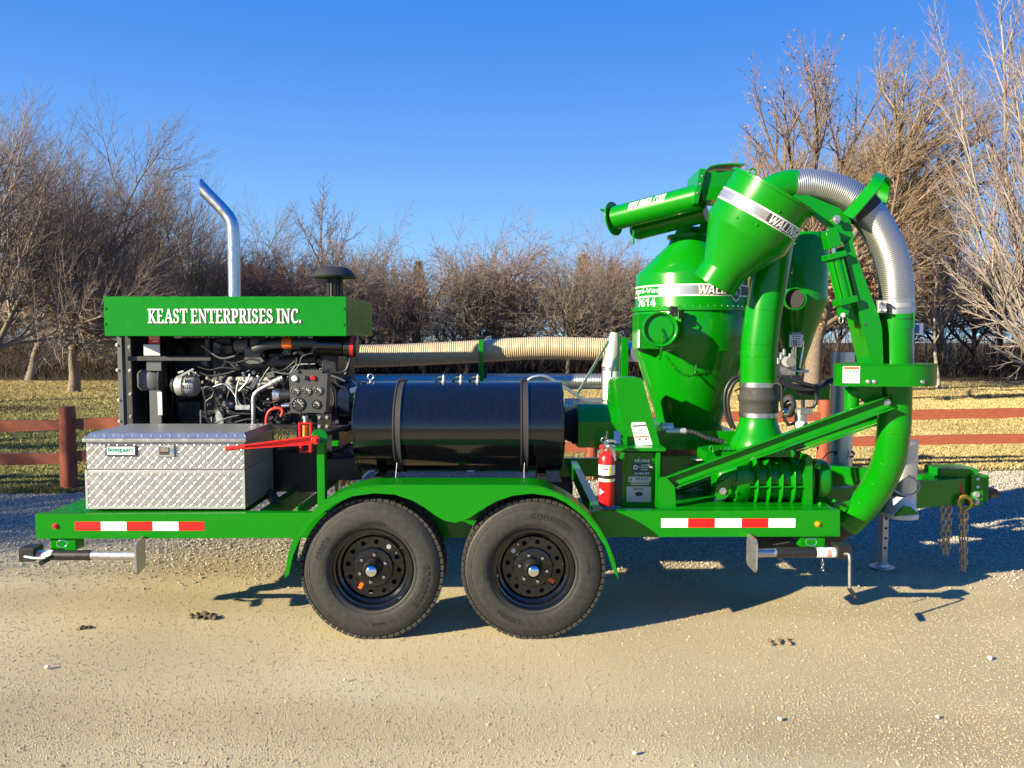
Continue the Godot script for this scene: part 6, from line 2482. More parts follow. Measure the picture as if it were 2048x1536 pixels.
# ---------------------------------------------------------------- swinging boom on the tongue
func build_boom() -> void:
	var d := 4.72
	var back := Vector3(0, 0, -1)
	var u := S(1.0, d)
	var o := thing("suction_boom", "curved green suction pipe with its jointed arm at the trailer's front", "boom", P(1780, 1020, d))
	var mb := MB.new()
	var key := [1792, 628, 1791, 700, 1790, 790, 1789, 846, 1787, 866, 1779, 916, 1758, 966, 1727, 1012, 1693, 1046]
	var low := []
	for k in 9: low.append(P(key[k * 2], key[k * 2 + 1], d + [0.0, 0.0, 0.0, 0.0, 0.01, 0.06, 0.15, 0.25, 0.33][k]))
	mb.tube(low.slice(0, 4) + smooth_path(low.slice(3), 0.04), 31.5 * u, 56)
	var pipe := piece(o, "elbow_pipe", mb, M.green)
	var sm := smooth_path(low.slice(3), 0.02)
	for f in [0.06, 0.3, 0.52, 0.74, 0.95]:
		var i := int(f * (sm.size() - 1))
		var t: Vector3 = (sm[mini(i + 1, sm.size() - 1)] - sm[maxi(i - 1, 0)]).normalized()
		var uu := t.cross(Vector3.BACK).normalized()
		var ww := t.cross(uu)
		var rg := []
		for j in 49: rg.append(sm[i] + (uu * cos(TAU * j / 48.0) + ww * sin(TAU * j / 48.0)) * 31.6 * u)
		mb = MB.new()
		mb.tube(rg, 0.002, 5, false)
		piece(pipe, "weld_seam", mb, M.green)
	# the black hose that carries on below the frame
	mb = ribbed([low[8], P(1660, 1066, d + 0.4), P(1625, 1078, d + 0.45), P(1580, 1082, d + 0.5), P(1500, 1080, d + 0.6)], 27 * u, 0.016, 0.004)
	tag(piece(self, "floor_hose", mb, M.rubber), "dark flexible hose leaving the green elbow below the trailer", "hose")
	# stub that holds the pipe
	mb = MB.new()
	mb.prism(PL([1668, 1013, 1698, 1001, 1708, 1003, 1700, 1012, 1690, 1024], 4.95), back * 0.012)
	piece(pipe, "lug", mb, M.green)
	# split collar
	mb = MB.new()
	mb.cyl(P(1793, 658, d), P(1793, 640, d), 32.6 * u, 48)
	mb.cyl(P(1793, 638, d), P(1793, 628, d), 32.6 * u, 48)
	mb.box(P(1823, 640, d - 0.06), Vector3(0.02, 0.09, 0.04))
	piece(pipe, "collar", mb, M.green)
	mb = MB.new()
	mb.cyl(P(1793, 642, d), P(1793, 634, d), 31.8 * u, 40)
	piece(pipe, "joint_gap", mb, M.ink)
	# ring bracket
	var c := Vector3(P(1770, 752, d).x, 0, -d)
	var y0: float = P(1770, 773.5, d - 0.28).y
	var y1: float = P(1770, 731.5, d - 0.28).y
	var rr := 0.279
	var pl := []
	var xl: float = P(1681, 750, d - 0.25).x
	pl.append(Vector3(xl, y0, c.z + rr * 0.82))
	for k in 25:
		var an := PI * 0.5 - PI * k / 24.0 + 0.0
		pl.append(Vector3(c.x + cos(an) * rr, y0, c.z + sin(an) * rr))
	pl.append(Vector3(c.x - 0.12, y0, c.z - rr * 0.9))
	pl.append(Vector3(xl, y0, c.z + rr * 0.55))
	mb = MB.new()
	mb.prism(pl, Vector3(0, y1 - y0, 0))
	var rb := piece(o, "ring_bracket", mb, M.green)
	mb = MB.new()
	var po := []
	for q in pl: po.append(Vector3(c.x + (q.x - c.x) * 1.012, y1 + 0.001, c.z + (q.z - c.z) * 1.012))
	mb.prism(po, Vector3(0, 0.006, 0))
	piece(rb, "ring_lid", mb, M.green)
	# warning label on it
	mb = MB.new()
	var lc := P(1708.5, 750, d - 0.28)
	var z := c.z + rr * lerpf(0.82, 1.0, (lc.x - xl) / (c.x - xl)) + 0.003
	var fx := Vector3(c.x - xl, 0, rr * 0.18).normalized()
	var bs := Basis(fx, Vector3.UP, fx.cross(Vector3.UP))
	mb.box(Vector3(lc.x, lc.y, z), Vector3(S(33, 4.45), S(34, 4.45), 0.002), bs, 0.0)
	var lb := piece(rb, "warning_label", mb, M.white)
	var lab := flat_at(Vector3(lc.x, lc.y, z), fx)
	mb = MB.new()
	var k0: Vector3 = lab.call(0, S(13.5, 4.45), 0.0022)
	mb.box(k0, Vector3(S(29, 4.45), S(4.5, 4.45), 0.001), bs, 0.0)
	piece(lb, "orange_bar", mb, M.orange)
	mb = MB.new()
	for k in 4: mb.box(lab.call(S(-11 + k * 7.0, 4.45), S(7, 4.45), 0.0016), Vector3(S(2.5, 4.45), S(3, 4.45), 0.003), bs, 0.0)
	for k in 10: mb.box(lab.call(S(-7.0 if k % 2 else 7.0, 4.45), S(1.5 - 1.6 * k, 4.45), 0.0018), Vector3(S(10 - k % 3, 4.45), S(0.9, 4.45), 0.003), bs, 0.0)
	piece(lb, "small_print", mb, M.grey)
	for q in [1741, 1753, 1848]:
		mb = MB.new()
		var p := P(q, 764, d - 0.28)
		var dx := clampf((p.x - c.x) / rr, -0.98, 0.98)
		var nn := Vector3(dx, 0, sqrt(1 - dx * dx)) if q > 1770 else fx.cross(Vector3.UP)
		var zz := c.z + rr * (sqrt(1 - dx * dx) if q > 1770 else lerpf(0.82, 1.0, (p.x - xl) / (c.x - xl)))
		mb.lathe(Vector3(p.x, p.y, zz), nn, [Vector2(0, 0.013), Vector2(0.006, 0.012), Vector2(0.01, 0.006), Vector2(0.011, 0)], 14)
		piece(rb, "ring_bolt", mb, M.zinc)
	# swivel post and gusset under the ring
	mb = MB.new()
	mb.lathe(P(1703, 820, d - 0.02), Vector3.UP, [Vector2(0, 0), Vector2(0, 14 * u), Vector2(34 * u, 14 * u), Vector2(35 * u, 15 * u), Vector2(42 * u, 15 * u), Vector2(46 * u, 12 * u)], 28)
	mb.prism(PL([1700, 772, 1764, 774, 1764, 800, 1745, 812, 1737, 812], d - 0.06), back * 0.03)
	piece(o, "swivel_post", mb, M.green)
	# lower arm: two plates and a web
	mb = MB.new()
	var arm := [1686, 493, 1704, 476, 1709, 500, 1736, 575, 1758, 632, 1764, 657, 1767, 728, 1744, 728, 1735, 695, 1715, 610, 1699, 541]
	mb.prism(PL(arm, d - 0.1), back * 0.012)
	mb.prism(PL(arm, d + 0.1), back * 0.012)
	mb.prism(PL([1686, 493, 1699, 541, 1735, 695, 1744, 728, 1747, 728, 1738, 695, 1702, 541, 1690, 493], d - 0.09), back * 0.19)
	var a1 := piece(o, "lower_arm", mb, M.green)
	mb = MB.new()
	mb.cyl(P(1729, 649, d - 0.102), P(1729, 649, d - 0.1), 0.008, 12)
	piece(a1, "slot", mb, M.ink)
	mb = MB.new()
	mb.prism(PL([1700, 615, 1716, 610, 1726, 642, 1722, 646, 1704, 639, 1697, 634], d - 0.06), back * 0.02)
	piece(a1, "ram_lug", mb, M.green)
	# upper arm
	mb = MB.new()
	var arm2 := [1588, 388, 1612, 388, 1680, 417, 1700, 436, 1708, 476, 1700, 486, 1690, 489, 1672, 468, 1618, 426, 1585, 408]
	mb.prism(PL(arm2, d - 0.075), back * 0.012)
	mb.prism(PL(arm2, d + 0.08), back * 0.012)
	mb.prism(PL([1588, 387, 1680, 416, 1680, 419, 1588, 390], d - 0.06), back * 0.14)
	var a2 := piece(o, "upper_arm", mb, M.green)
	for q in [[1673, 439]]:
		mb = MB.new()
		bolt(mb, P(q[0], q[1], d - 0.12), 0.018, 0.02)
		mb.cyl(P(q[0], q[1], d - 0.11), P(q[0], q[1], d + 0.12), 0.014, 14)
		piece(a2, "pivot_bolt", mb, M.zinc)
	# hoop that guides the hose
	mb = MB.new()
	var hoop := smooth_path(PL([1677, 440, 1700, 414, 1722, 388, 1745, 362, 1758, 352, 1772, 348, 1783, 354, 1787, 368, 1784, 390, 1768, 414], d), 0.025)
	for i in hoop.size():
		var t := float(i) / (hoop.size() - 1)
		hoop[i] += Vector3(0, 0, lerpf(0.13, -0.12, smoothstep(0.35, 0.8, t)))
	mb.strip(hoop, Vector3(0.5, -0.5, 0.7), 0.075, 0.01)
	piece(o, "hose_hoop", mb, M.green)
	# steel hose over the top
	var hs := PL([1583, 374, 1620, 372, 1660, 379, 1695, 393, 1724, 414, 1746, 441, 1762, 468, 1777, 500, 1787, 533, 1792, 570, 1793, 598], d)
	mb = ribbed(hs, 33.0 * u, 0.0125, 0.0042, 40)
	var h := piece(self, "metal_hose", mb, M.hose_steel)
	tag(h, "silver ribbed metal hose arching over the green boom", "hose")
	mb = MB.new()
	mb.cyl(P(1793, 628, d), P(1793, 596, d), 32.0 * u, 40)
	piece(h, "smooth_end", mb, M.hose_steel)
	mb = MB.new()
	pbox(mb, 1757, 1773, 600, 626, d - 0.11, 0.04)
	for k in 4: mb.cyl(P(1759 + (k % 2) * 12, 604 + int(k / 2.0) * 16, d - 0.11), P(1759 + (k % 2) * 12, 604 + int(k / 2.0) * 16, d - 0.13), 0.008, 10)
	piece(h, "clamp_lugs", mb, M.cast)
	mb = MB.new()
	mb.cyl(P(1793, 616, d), P(1793, 607, d), 33.5 * u, 40)
	piece(h, "band_clamp", mb, M.cast)
	mb = MB.new()
	var n0 := P(1716, 407, d)
	var n1 := P(1732, 424, d)
	mb.cyl(n0, n1, 34.2 * u, 40)
	piece(h, "rubber_band", mb, M.rubber)
	mb = MB.new()
	mb.tube(smooth_path(PL([1590, 372, 1570, 374, 1545, 384, 1528, 402], d), 0.03), 32.0 * u, 40)
	piece(o, "top_elbow", mb, M.green)
	# hydraulic ram
	mb = MB.new()
	var ra := P(1668, 512, 4.62)
	var rb2 := P(1690, 600, 4.62)
	mb.cyl(ra, rb2, 13.5 * u, 24, -1.0, 0.004)
	for k in 4:
		var an := TAU * (k + 0.5) / 4.0
		var off := Vector3(cos(an) * 15 * u, 0, sin(an) * 15 * u)
		mb.cyl(ra + off, rb2 + off, 0.007, 8)
	var ram := piece(o, "hydraulic_ram", mb, M.green)
	mb = MB.new()
	mb.cyl(P(1663, 482, 4.62), ra, 0.016, 14)
	piece(ram, "rod", mb, M.chrome)
	mb = MB.new()
	mb.box(P(1662, 478, 4.62), Vector3(0.075, 0.11, 0.09), Basis(Vector3.BACK, 0.25))
	mb.box(P(1668, 512, 4.62), Vector3(0.11, 0.035, 0.11), Basis(Vector3.BACK, 0.25))
	mb.box(P(1690, 602, 4.62), Vector3(0.11, 0.04, 0.11), Basis(Vector3.BACK, 0.25))
	mb.prism(PL([1681, 606, 1700, 602, 1697, 630, 1689, 637, 1681, 632], 4.6), Vector3(0, 0, -0.05))
	piece(ram, "clevis", mb, M.green)
	mb = MB.new()
	for q in [[1657, 466], [1682, 640]]:
		var rg := []
		for k in 13: rg.append(P(q[0] + cos(TAU * k / 12.0) * 4, q[1] + sin(TAU * k / 12.0) * 7, 4.58))
		mb.tube(rg, 0.003, 6, false)
	mb.cyl(P(1686, 630, 4.58), P(1686, 630, 4.66), 0.014, 12)
	piece(ram, "pin", mb, M.zinc)
	# label box on the far side of the pipe
	mb = MB.new()
	mb.box(P(1836, 658, 4.84), Vector3(0.06, 0.075, 0.03), Basis(Vector3.UP, 0.3))
	var tagb := piece(o, "label_box", mb, M.white)
	mb = MB.new()
	mb.box(P(1834, 658, 4.82), Vector3(0.035, 0.05, 0.004), Basis(Vector3.UP, 0.3), 0.0)
	piece(tagb, "blue_label", mb, M.blue)
	mb = MB.new()
	mb.bar(P(1826, 735, 4.74), P(1826, 640, 4.74), 0.012, 0.012)
	mb.bar(P(1821, 735, 4.74), P(1821, 660, 4.74), 0.008, 0.008)
	piece(o, "side_rod", mb, M.zinc)
	# vertical silver spout tube behind the elbow, on the tongue
	var t := thing("spout_tube", "short silver tube standing on the tongue behind the green elbow", "tube", P(1806, 1032, 5.3))
	mb = MB.new()
	mb.cyl(P(1807, 1018, 5.3), P(1812, 880, 5.3), S(23, 5.3), 32)
	piece(t, "tube", mb, M.alu)
	mb = MB.new()
	mb.lathe(P(1800, 1033, 5.27), Vector3.UP, [Vector2(0, 0), Vector2(0, S(34, 5.27)), Vector2(0.03, S(34, 5.27)), Vector2(0.04, S(31, 5.27)), Vector2(0.15, S(25, 5.27))], 32)
	piece(t, "collar", mb, M.alu_dull)
	mb = MB.new()
	mb.tube(smooth_path(PL([1788, 980, 1806, 989, 1826, 988, 1839, 975, 1832, 960, 1818, 952], 5.12), 0.02), 0.007, 8)
	piece(t, "handle_loop", mb, M.hose_grey)
	mb = MB.new()
	mb.prism(PL([1790, 1033, 1838, 1028, 1822, 1014, 1810, 1012], 5.1), Vector3(0, 0, -0.02))
	piece(t, "foot_bracket", mb, M.green)
	# tall silver tube farther left
	t = thing("aluminium_tube", "tall upright silver tube left of the green ring", "tube", P(1680, 942, 6.3))
	mb = MB.new()
	var b0 := P(1680, 950, 6.3)
	mb.lathe(b0, Vector3.UP, [Vector2(0, 0), Vector2(0, S(22, 6.3)), Vector2(P(1680, 704, 6.3).y - b0.y, S(22, 6.3)), Vector2(P(1680, 704, 6.3).y - b0.y, S(20.5, 6.3)), Vector2(0.2, S(20.5, 6.3))], 48)
	piece(t, "tube", mb, M.alu)
	mb = MB.new()
	mb.tube(smooth_path(PL([1645, 918, 1658, 905, 1672, 903, 1660, 905], 6.15), 0.02), 0.005, 8)
	mb.ball(P(1672, 906, 6.15), Vector3(0.02, 0.02, 0.02), 10)
	mb.tube(smooth_path(PL([1702, 903, 1708, 906, 1706, 913, 1700, 914], 6.2), 0.01), 0.008, 8)
	piece(t, "cable", mb, M.hose)
	mb = MB.new()
	pbox(mb, 1650, 1724, 941, 958, 6.15, 0.3)
	piece(t, "base_plate", mb, M.green)

# ---------------------------------------------------------------- second cyclone, valve bank, belt guard, cabinet
func build_small() -> void:
	var back := Vector3(0, 0, -1)
	var d := 6.1
	var u := S(1.0, d)
	var c := P(1594, 600, d)
	var o := thing("cyclone", "slim green cyclone with a long cone behind the blower's inlet pipe", "cyclone", P(1600, 740, d))
	var Y := func(py: float) -> float: return P(1594, py, d).y - c.y
	var mb := MB.new()
	mb.lathe(c, Vector3.UP, [Vector2(Y.call(740), 0), Vector2(Y.call(740), 12 * u), Vector2(Y.call(601), 57 * u), Vector2(Y.call(597), 57 * u), Vector2(Y.call(476), 57 * u), Vector2(Y.call(470), 54 * u), Vector2(Y.call(470), 0)], 64)
	piece(o, "shell", mb, M.green)
	mb = MB.new()
	mb.lathe(c, Vector3.UP, [Vector2(Y.call(602), 56 * u), Vector2(Y.call(602), 59 * u), Vector2(Y.call(599), 59 * u), Vector2(Y.call(599), 56 * u)], 64)
	piece(o, "flange", mb, M.green)
	mb = MB.new()
	mb.cyl(P(1588, 598, 5.6), P(1590, 598, 5.9), S(22, 5.6), 32)
	mb.lathe(P(1588, 598, 5.6), back, [Vector2(-0.03, S(20, 5.6)), Vector2(-0.03, S(22.5, 5.6)), Vector2(0, S(22.5, 5.6))], 32)
	var ol := piece(o, "outlet", mb, M.green)
	mb = MB.new()
	mb.cyl(P(1588, 598, 5.6), P(1588, 598, 5.59), S(19, 5.6), 28)
	piece(ol, "outlet_bore", mb, M.soot)
	mb = MB.new()
	pbox(mb, 1579, 1606, 667, 694, 5.86, 0.003, 0.0)
	var nt := piece(o, "notice_label", mb, M.white)
	mb = MB.new()
	pbox(mb, 1579, 1606, 665, 669.5, 5.856, 0.003, 0.0)
	piece(nt, "blue_bar", mb, M.blue)
	lettering(nt, "lettering", "NOTICE", S(18, 5.85), S(3.4, 5.85), 0.0006, M.white, flat_at(P(1592.5, 667.2, 5.8555)))
	mb = MB.new()
	for k in 5: pbox(mb, 1584 + k % 2, 1601 - k % 3, 672 + k * 4.2, 673.2 + k * 4.2, 5.858, 0.001, 0.0)
	piece(nt, "small_print", mb, M.ink)
	mb = MB.new()
	mb.box(P(1600, 742, 6.0), Vector3(0.1, 0.02, 0.12))
	piece(o, "gate", mb, M.zinc)
	mb = MB.new()
	pbox(mb, 1560, 1660, 770, 800, 6.1, 0.1)
	mb.prism(PL([1562, 800, 1572, 775, 1610, 768, 1630, 775, 1600, 790, 1566, 835], 6.0), back * 0.03)
	piece(o, "stand", mb, M.green)
	# valve bank with levers
	o = thing("valve_bank", "hydraulic valve bank with upright chrome levers beside the inlet pipe", "valve", P(1585, 770, 5.6))
	d = 5.6
	mb = MB.new()
	pbox(mb, 1555, 1592, 730, 752, d, 0.1, 0.008)
	pbox(mb, 1558, 1568, 704, 732, d, 0.05, 0.006)
	mb.cyl(P(1575, 724, d - 0.04), P(1575, 724, d + 0.02), 0.042, 20, -1.0, 0.006)
	for k in 6: mb.cyl(P(1556 + k * 6, 728 - (k % 3) * 9, d - 0.02), P(1556 + k * 6, 716 - (k % 3) * 9, d - 0.02), 0.011, 10, -1.0, 0.002)
	piece(o, "valve_body", mb, M.zinc)
	mb = MB.new()
	mb.cyl(P(1582, 724, d - 0.045), P(1582, 724, d - 0.05), 0.034, 18)
	piece(o, "gauge", mb, M.grey)
	mb = MB.new()
	pbox(mb, 1550, 1600, 744, 764, d + 0.02, 0.14, 0.008)
	piece(o, "valve_base", mb, M.green)
	for q in [[1586, 738, 1586, 680], [1590.5, 738, 1590.5, 682], [1599, 736, 1609, 682]]:
		mb = MB.new()
		mb.cyl(P(q[0], q[1], d - 0.03), P(q[2], q[3], d - 0.03), 0.0065, 10)
		var lv := piece(o, "lever", mb, M.chrome)
		mb = MB.new()
		mb.cyl(P(lerpf(q[0], q[2], 0.8), lerpf(q[1], q[3], 0.8), d - 0.03), P(q[2], q[3], d - 0.03), 0.0105, 12, -1.0, 0.003)
		piece(lv, "grip", mb, M.black)
	mb = MB.new()
	mb.cyl(P(1580, 758, d - 0.05), P(1600, 757, d - 0.05), 0.025, 16, -1.0, 0.004)
	piece(o, "solenoid", mb, M.black)
	o = thing("hydraulic_hoses", "black hydraulic hoses looping from the valve bank to both sides", "hose", P(1600, 765, 5.5))
	for q in [[[1483, 752, 1466, 757, 1453, 775, 1449, 800, 1453, 832, 1464, 856], 5.3, 0.012], [[1483, 757, 1470, 764, 1459, 782, 1456, 803, 1460, 834, 1470, 858], 5.28, 0.012], [[1556, 757, 1580, 768, 1610, 774, 1640, 769, 1664, 759, 1680, 758], 5.5, 0.013], [[1556, 762, 1582, 774, 1612, 780, 1640, 775, 1664, 763, 1680, 762], 5.48, 0.013], [[1560, 752, 1592, 762, 1612, 768, 1636, 774], 5.45, 0.014], [[1616, 775, 1629, 784, 1633, 800, 1626, 815, 1612, 816], 5.5, 0.011], [[1563, 770, 1564, 800, 1567, 830, 1577, 852], 5.45, 0.009], [[1470, 782, 1482, 776, 1500, 772], 5.35, 0.006]]:
		mb = MB.new()
		mb.tube(smooth_path(PL(q[0], q[1]), 0.03), q[2], 10)
		piece(o, "hose", mb, M.hose)
	o = thing("hydraulic_filter", "dark round reservoir and white-capped filter right of the rubber sleeve", "filter", P(1590, 860, 5.6))
	mb = MB.new()
	mb.ball(P(1578, 812, 5.6), Vector3(0.05, 0.085, 0.07), 20)
	piece(o, "reservoir", mb, M.gunmetal)
	mb = MB.new()
	mb.cyl(P(1563, 826, 5.45), P(1574, 826, 5.45), 0.035, 18, -1.0, 0.004)
	piece(o, "pressure_gauge", mb, M.chrome)
	mb = MB.new()
	mb.cyl(P(1601, 842, 5.5), P(1602, 818, 5.5), S(12, 5.5), 20, -1.0, 0.004)
	mb.box(P(1610, 822, 5.48), Vector3(0.09, 0.04, 0.06))
	piece(o, "filter_head", mb, M.alu)
	mb = MB.new()
	mb.cyl(P(1600, 872, 5.5), P(1601, 842, 5.5), S(11.5, 5.5), 20, -1.0, 0.004)
	var fc := piece(o, "filter_can", mb, M.white)
	mb = MB.new()
	mb.bar(P(1588, 874, 5.42), P(1614, 845, 5.42), 0.01, 0.016)
	piece(fc, "clip", mb, M.black)
	mb = MB.new()
	mb.box(P(1615, 785, 5.55), Vector3(0.14, 0.035, 0.08))
	mb.cyl(P(1606, 800, 5.55), P(1606, 818, 5.55), 0.013, 10)
	mb.tube(PL([1568, 838, 1578, 850, 1590, 846], 5.5), 0.012, 8)
	piece(o, "manifold", mb, M.black)
	# belt guard
	d = 4.98
	o = thing("belt_guard", "tall sloping green belt guard with a white safety label", "guard", P(1275, 900, d))
	mb = MB.new()
	mb.prism(PL([1231, 762, 1234, 757, 1240, 755.5, 1276, 755, 1282, 757, 1286, 762, 1322, 897, 1250, 897], d), back * 0.2)
	var g := piece(o, "guard_shell", mb, M.green)
	mb = MB.new()
	mb.prism(PL([1218, 812, 1221, 765, 1225, 758, 1233, 756, 1262, 756, 1262, 812], d + 0.21), back * 0.12)
	piece(o, "guard_back", mb, M.green)
	mb = MB.new()
	mb.prism(PL([1262, 849, 1291, 845, 1305, 889, 1272, 891], d - 0.002), back * 0.002)
	mb.prism(PL([1263, 845, 1290, 844.5, 1291.5, 849, 1264, 850], d - 0.003), back * 0.002)
	var wl := piece(g, "safety_label", mb, M.white)
	mb = MB.new()
	mb.prism(PL([1264, 851, 1292, 849, 1293, 852, 1265, 854], d - 0.003), back * 0.001)
	for k in 4: mb.prism(PL([1273 + k * 0.4, 858 + k * 3.0, 1284 + k * 0.4, 857.5 + k * 3.0, 1284.2 + k * 0.4, 858.7 + k * 3.0, 1273.2 + k * 0.4, 859.2 + k * 3.0], d - 0.003), back * 0.001)
	for k in 2: mb.prism(PL([1276 + k * 13, 877, 1281 + k * 13, 876.7, 1282 + k * 13, 879.5, 1277 + k * 13, 880], d - 0.003), back * 0.001)
	piece(wl, "small_print", mb, M.grey)
	mb = MB.new()
	mb.prism(PL([1269, 873, 1297, 871.5, 1297.7, 874, 1269.7, 875.5], d - 0.003), back * 0.001)
	piece(wl, "orange_bar", mb, M.orange)
	mb = MB.new()
	pbox(mb, 1228, 1233, 766, 790, d + 0.207, 0.003, 0.0)
	piece(g, "side_label", mb, M.white)
	# shaft tunnel
	o = thing("shaft_guard", "horizontal green shaft guard between the fuel tank and the belt guard", "guard", P(1200, 895, 5.2))
	mb = MB.new()
	var sec := []
	var x0: float = P(1156, 850, 5.05).x
	var x1: float = P(1246, 850, 5.05).x
	var yb: float = P(1200, 894, 5.05).y
	var yt: float = P(1200, 812, 5.05).y
	for q in [[0.0, 0.0], [0.0, 0.62], [0.06, 0.85], [0.12, 1.0], [0.38, 1.0], [0.44, 0.85], [0.5, 0.62], [0.5, 0.0]]:
		sec.append(Vector3(x0, lerpf(yb, yt, q[1]), -5.02 - q[0]))
	mb.prism(sec, Vector3(x1 - x0, 0, 0))
	piece(o, "guard_shell", mb, M.green)
	mb = MB.new()
	mb.lathe(P(1158, 852, 5.25), Vector3.LEFT, [Vector2(0, 0.13), Vector2(0.012, 0.14), Vector2(0.03, 0.12), Vector2(0.04, 0.125), Vector2(0.06, 0.105), Vector2(0.07, 0.108), Vector2(0.1, 0.09), Vector2(0.13, 0.06), Vector2(0.13, 0.0)], 32)
	var bt := piece(o, "rubber_boot", mb, M.rubber)
	mb = MB.new()
	mb.cyl(P(1158, 852, 5.25), P(1154, 852, 5.25), 0.142, 32)
	piece(bt, "boot_clamp", mb, M.zinc)
	mb = MB.new()
	mb.cyl(P(1232, 868, 5.0), P(1232, 868, 4.98), 0.01, 12)
	piece(o, "guard_bolt", mb, M.zinc)
	# cabinet with stickers
	d = 4.92
	o = thing("sticker_cabinet", "green steel cabinet covered in stickers right of the fire extinguisher", "cabinet", P(1280, 1014, d))
	mb = MB.new()
	pbox(mb, 1243, 1320, 905, 1016, d, 0.3, 0.003)
	var cab := piece(o, "cabinet_box", mb, M.green)
	mb = MB.new()
	pbox(mb, 1230, 1332, 896, 903, d - 0.07, 0.4, 0.003)
	pbox(mb, 1243, 1249, 905, 1016, d - 0.06, 0.06, 0.003)
	pbox(mb, 1313, 1320, 905, 1016, d - 0.06, 0.06, 0.003)
	piece(o, "cabinet_lid", mb, M.green)
	mb = MB.new()
	pbox(mb, 1228, 1241, 862, 888, d - 0.0, 0.004, 0.0)
	piece(o, "blue_plate", mb, M.blue)
	var st := func(x0_: float, x1_: float, y0_: float, y1_: float, m: Material, words: Array) -> void:
		var k := MB.new()
		pbox(k, x0_, x1_, y0_, y1_, d - 0.0015, 0.0015, 0.0)
		var s := piece(cab, "sticker", k, m)
		for w in words:
			lettering(s, "lettering", w[0], S(w[3], d), S(w[4], d), 0.0006, w[5], flat_at(P(w[1], w[2], d - 0.0016)))
	st.call(1267, 1302, 917, 926, M.ink, [["WALINGA", 1284, 921.5, 31, 6.5, M.white]])
	st.call(1264, 1307, 927, 942, M.panel, [["Quality", 1290, 930.5, 16, 3.6, M.white], ["Management", 1291, 934.5, 27, 3.6, M.white], ["Made", 1289, 938.8, 14, 3.2, M.white]])
	st.call(1267, 1301, 943, 951, M.panel, [["ISO 9001:2015", 1284, 947, 31, 4.6, M.white]])
	st.call(1257, 1302, 953.5, 964, M.alu_dull, [["KEAST", 1284, 958, 26, 5, M.blue]])
	st.call(1262, 1298, 964.5, 969.5, M.alu_dull, [["ENTERPRISES INC.", 1280, 967, 32, 2.6, M.ink]])
	st.call(1253, 1302, 973, 1004, M.alu_dull, [["WALINGA", 1277, 977.5, 20, 4.6, M.ink]])
	mb = MB.new()
	mb.cyl(P(1261, 958.5, d - 0.0016), P(1261, 958.5, d - 0.0022), S(3.4, d), 16)
	piece(cab, "emblem", mb, M.orange)
	mb = MB.new()
	mb.lathe(P(1278, 988, d - 0.0016), Vector3.BACK, [Vector2(0, S(8, d)), Vector2(0.0006, S(8, d)), Vector2(0.0006, 0)], 24, 1.0, 0.55)
	piece(cab, "emblem", mb, M.ink)
	mb = MB.new()
	mb.lathe(P(1271, 934.5, d - 0.0016), Vector3.BACK, [Vector2(0.0008, S(2.4, d)), Vector2(0.0008, S(4.6, d))], 20)
	piece(cab, "emblem", mb, M.white)
	# stickers on the dark base box behind the strut
	o = thing("coating_stickers", "grey lettered stickers on the shaded green box behind the strut", "sticker", P(1390, 1000, 5.24))
	mb = MB.new()
	pbox(mb, 1370, 1404, 964, 973, 5.247, 0.003, 0.0)
	var sk := piece(o, "sticker", mb, M.grey)
	lettering(sk, "lettering", "WALINGA", S(30, 5.24), S(6.5, 5.24), 0.0006, M.white, flat_at(P(1387, 968.5, 5.2465)))
	lettering(sk, "lettering", "POWDER", S(18, 5.24), S(3, 5.24), 0.0006, M.white, flat_at(P(1387, 975, 5.2465)))
	lettering(sk, "lettering", "COATINGS", S(38, 5.24), S(8, 5.24), 0.0006, M.alu_dull, flat_at(P(1388, 981, 5.2465)))
	mb = MB.new()
	mb.box(P(1396, 919, 5.15), Vector3(0.06, 0.002, 0.08), Basis(Vector3.UP, 0.4), 0.0)
	piece(o, "paper_tag", mb, M.white)

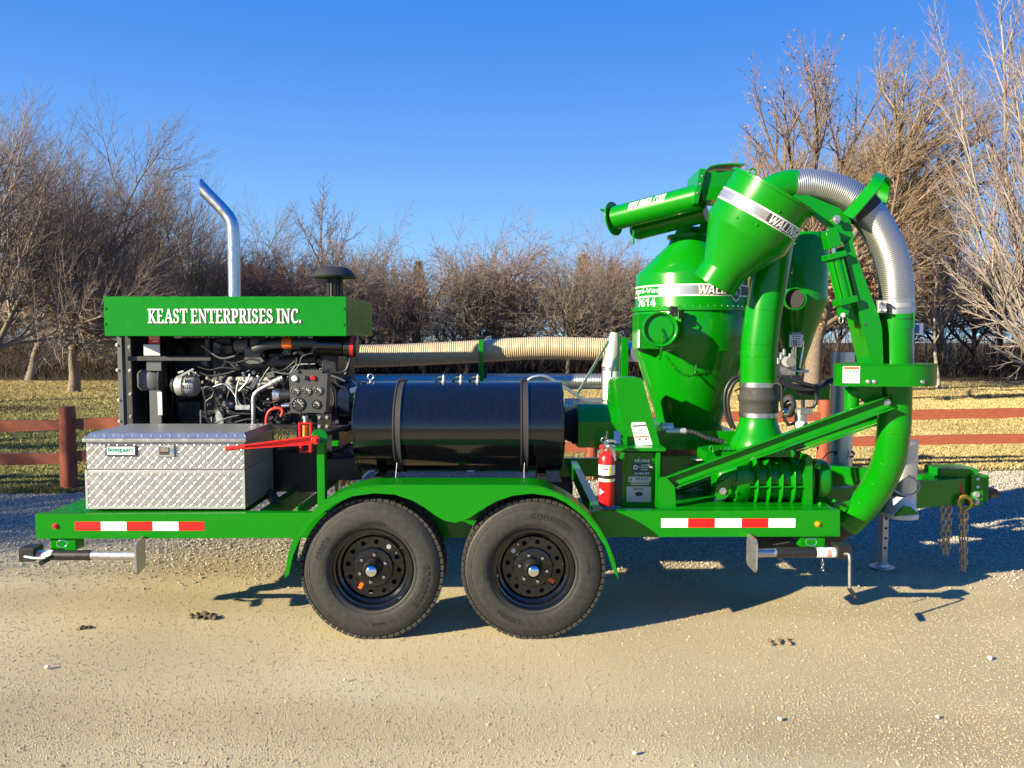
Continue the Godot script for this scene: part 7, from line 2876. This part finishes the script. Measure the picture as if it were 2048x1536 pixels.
# ---------------------------------------------------------------- the scene
func _ready() -> void:
	var cam := Camera3D.new()
	cam.name = "camera"
	cam.position = Vector3(0, EYE, 0)
	cam.rotation.x = -TILT
	cam.fov = rad_to_deg(2.0 * atan(768.0 / F))
	cam.near = 0.1
	cam.far = 600.0
	add_child(cam)
	cam.current = true
	var env := Environment.new()
	env.background_mode = Environment.BG_SKY
	var sky := ProceduralSkyMaterial.new()
	sky.sky_top_color = Color(0.0, 0.291, 0.59)
	sky.sky_horizon_color = Color(0.479, 0.634, 0.742)
	sky.sky_curve = 0.14
	sky.sky_energy_multiplier = 1.0
	sky.ground_bottom_color = Color(0.35, 0.3, 0.22)
	sky.ground_horizon_color = Color(0.55, 0.55, 0.5)
	sky.sun_angle_max = 1.0
	env.sky = Sky.new()
	env.sky.sky_material = sky
	env.tonemap_mode = Environment.TONE_MAPPER_LINEAR
	env.tonemap_exposure = 2.6
	env.sdfgi_enabled = true
	env.ssao_enabled = true
	env.ssil_enabled = true
	var we := WorldEnvironment.new()
	we.name = "environment"
	we.environment = env
	add_child(we)
	var sun := DirectionalLight3D.new()
	sun.name = "sun"
	sun.light_energy = 1.6
	sun.light_color = Color(1.0, 0.94, 0.8)
	sun.light_angular_distance = 0.5
	sun.shadow_enabled = true
	sun.basis = Basis.looking_at(-SUN)
	add_child(sun)
	make_materials()
	M.white_stone = mat(Color(0.62, 0.6, 0.56), 0.8)
	M.mud = mat(Color(0.085, 0.066, 0.045), 0.95)
	M.mud_light = mat(Color(0.2, 0.15, 0.095), 0.95)
	M.pink = mat(Color(0.65, 0.25, 0.22), 0.5)
	M.blue_black = rough_by(mat(Color(0.008, 0.014, 0.035), 0.3), 3.0, 0.15, 0.3)
	M.gunmetal = mat(Color(0.12, 0.11, 0.1), 0.35, 0.6)
	M.hose_grey = mat(Color(0.3, 0.31, 0.33), 0.35)
	M.bark_tint = M.bark
	build_ground()
	build_fence()
	build_trees()
	build_trailer()
	build_chains()
	build_toolbox()
	build_tank()
	build_extinguisher()
	build_engine()
	build_hoses()
	build_receiver()
	build_auger()
	build_hopper()
	build_blower()
	build_boom()
	build_small()
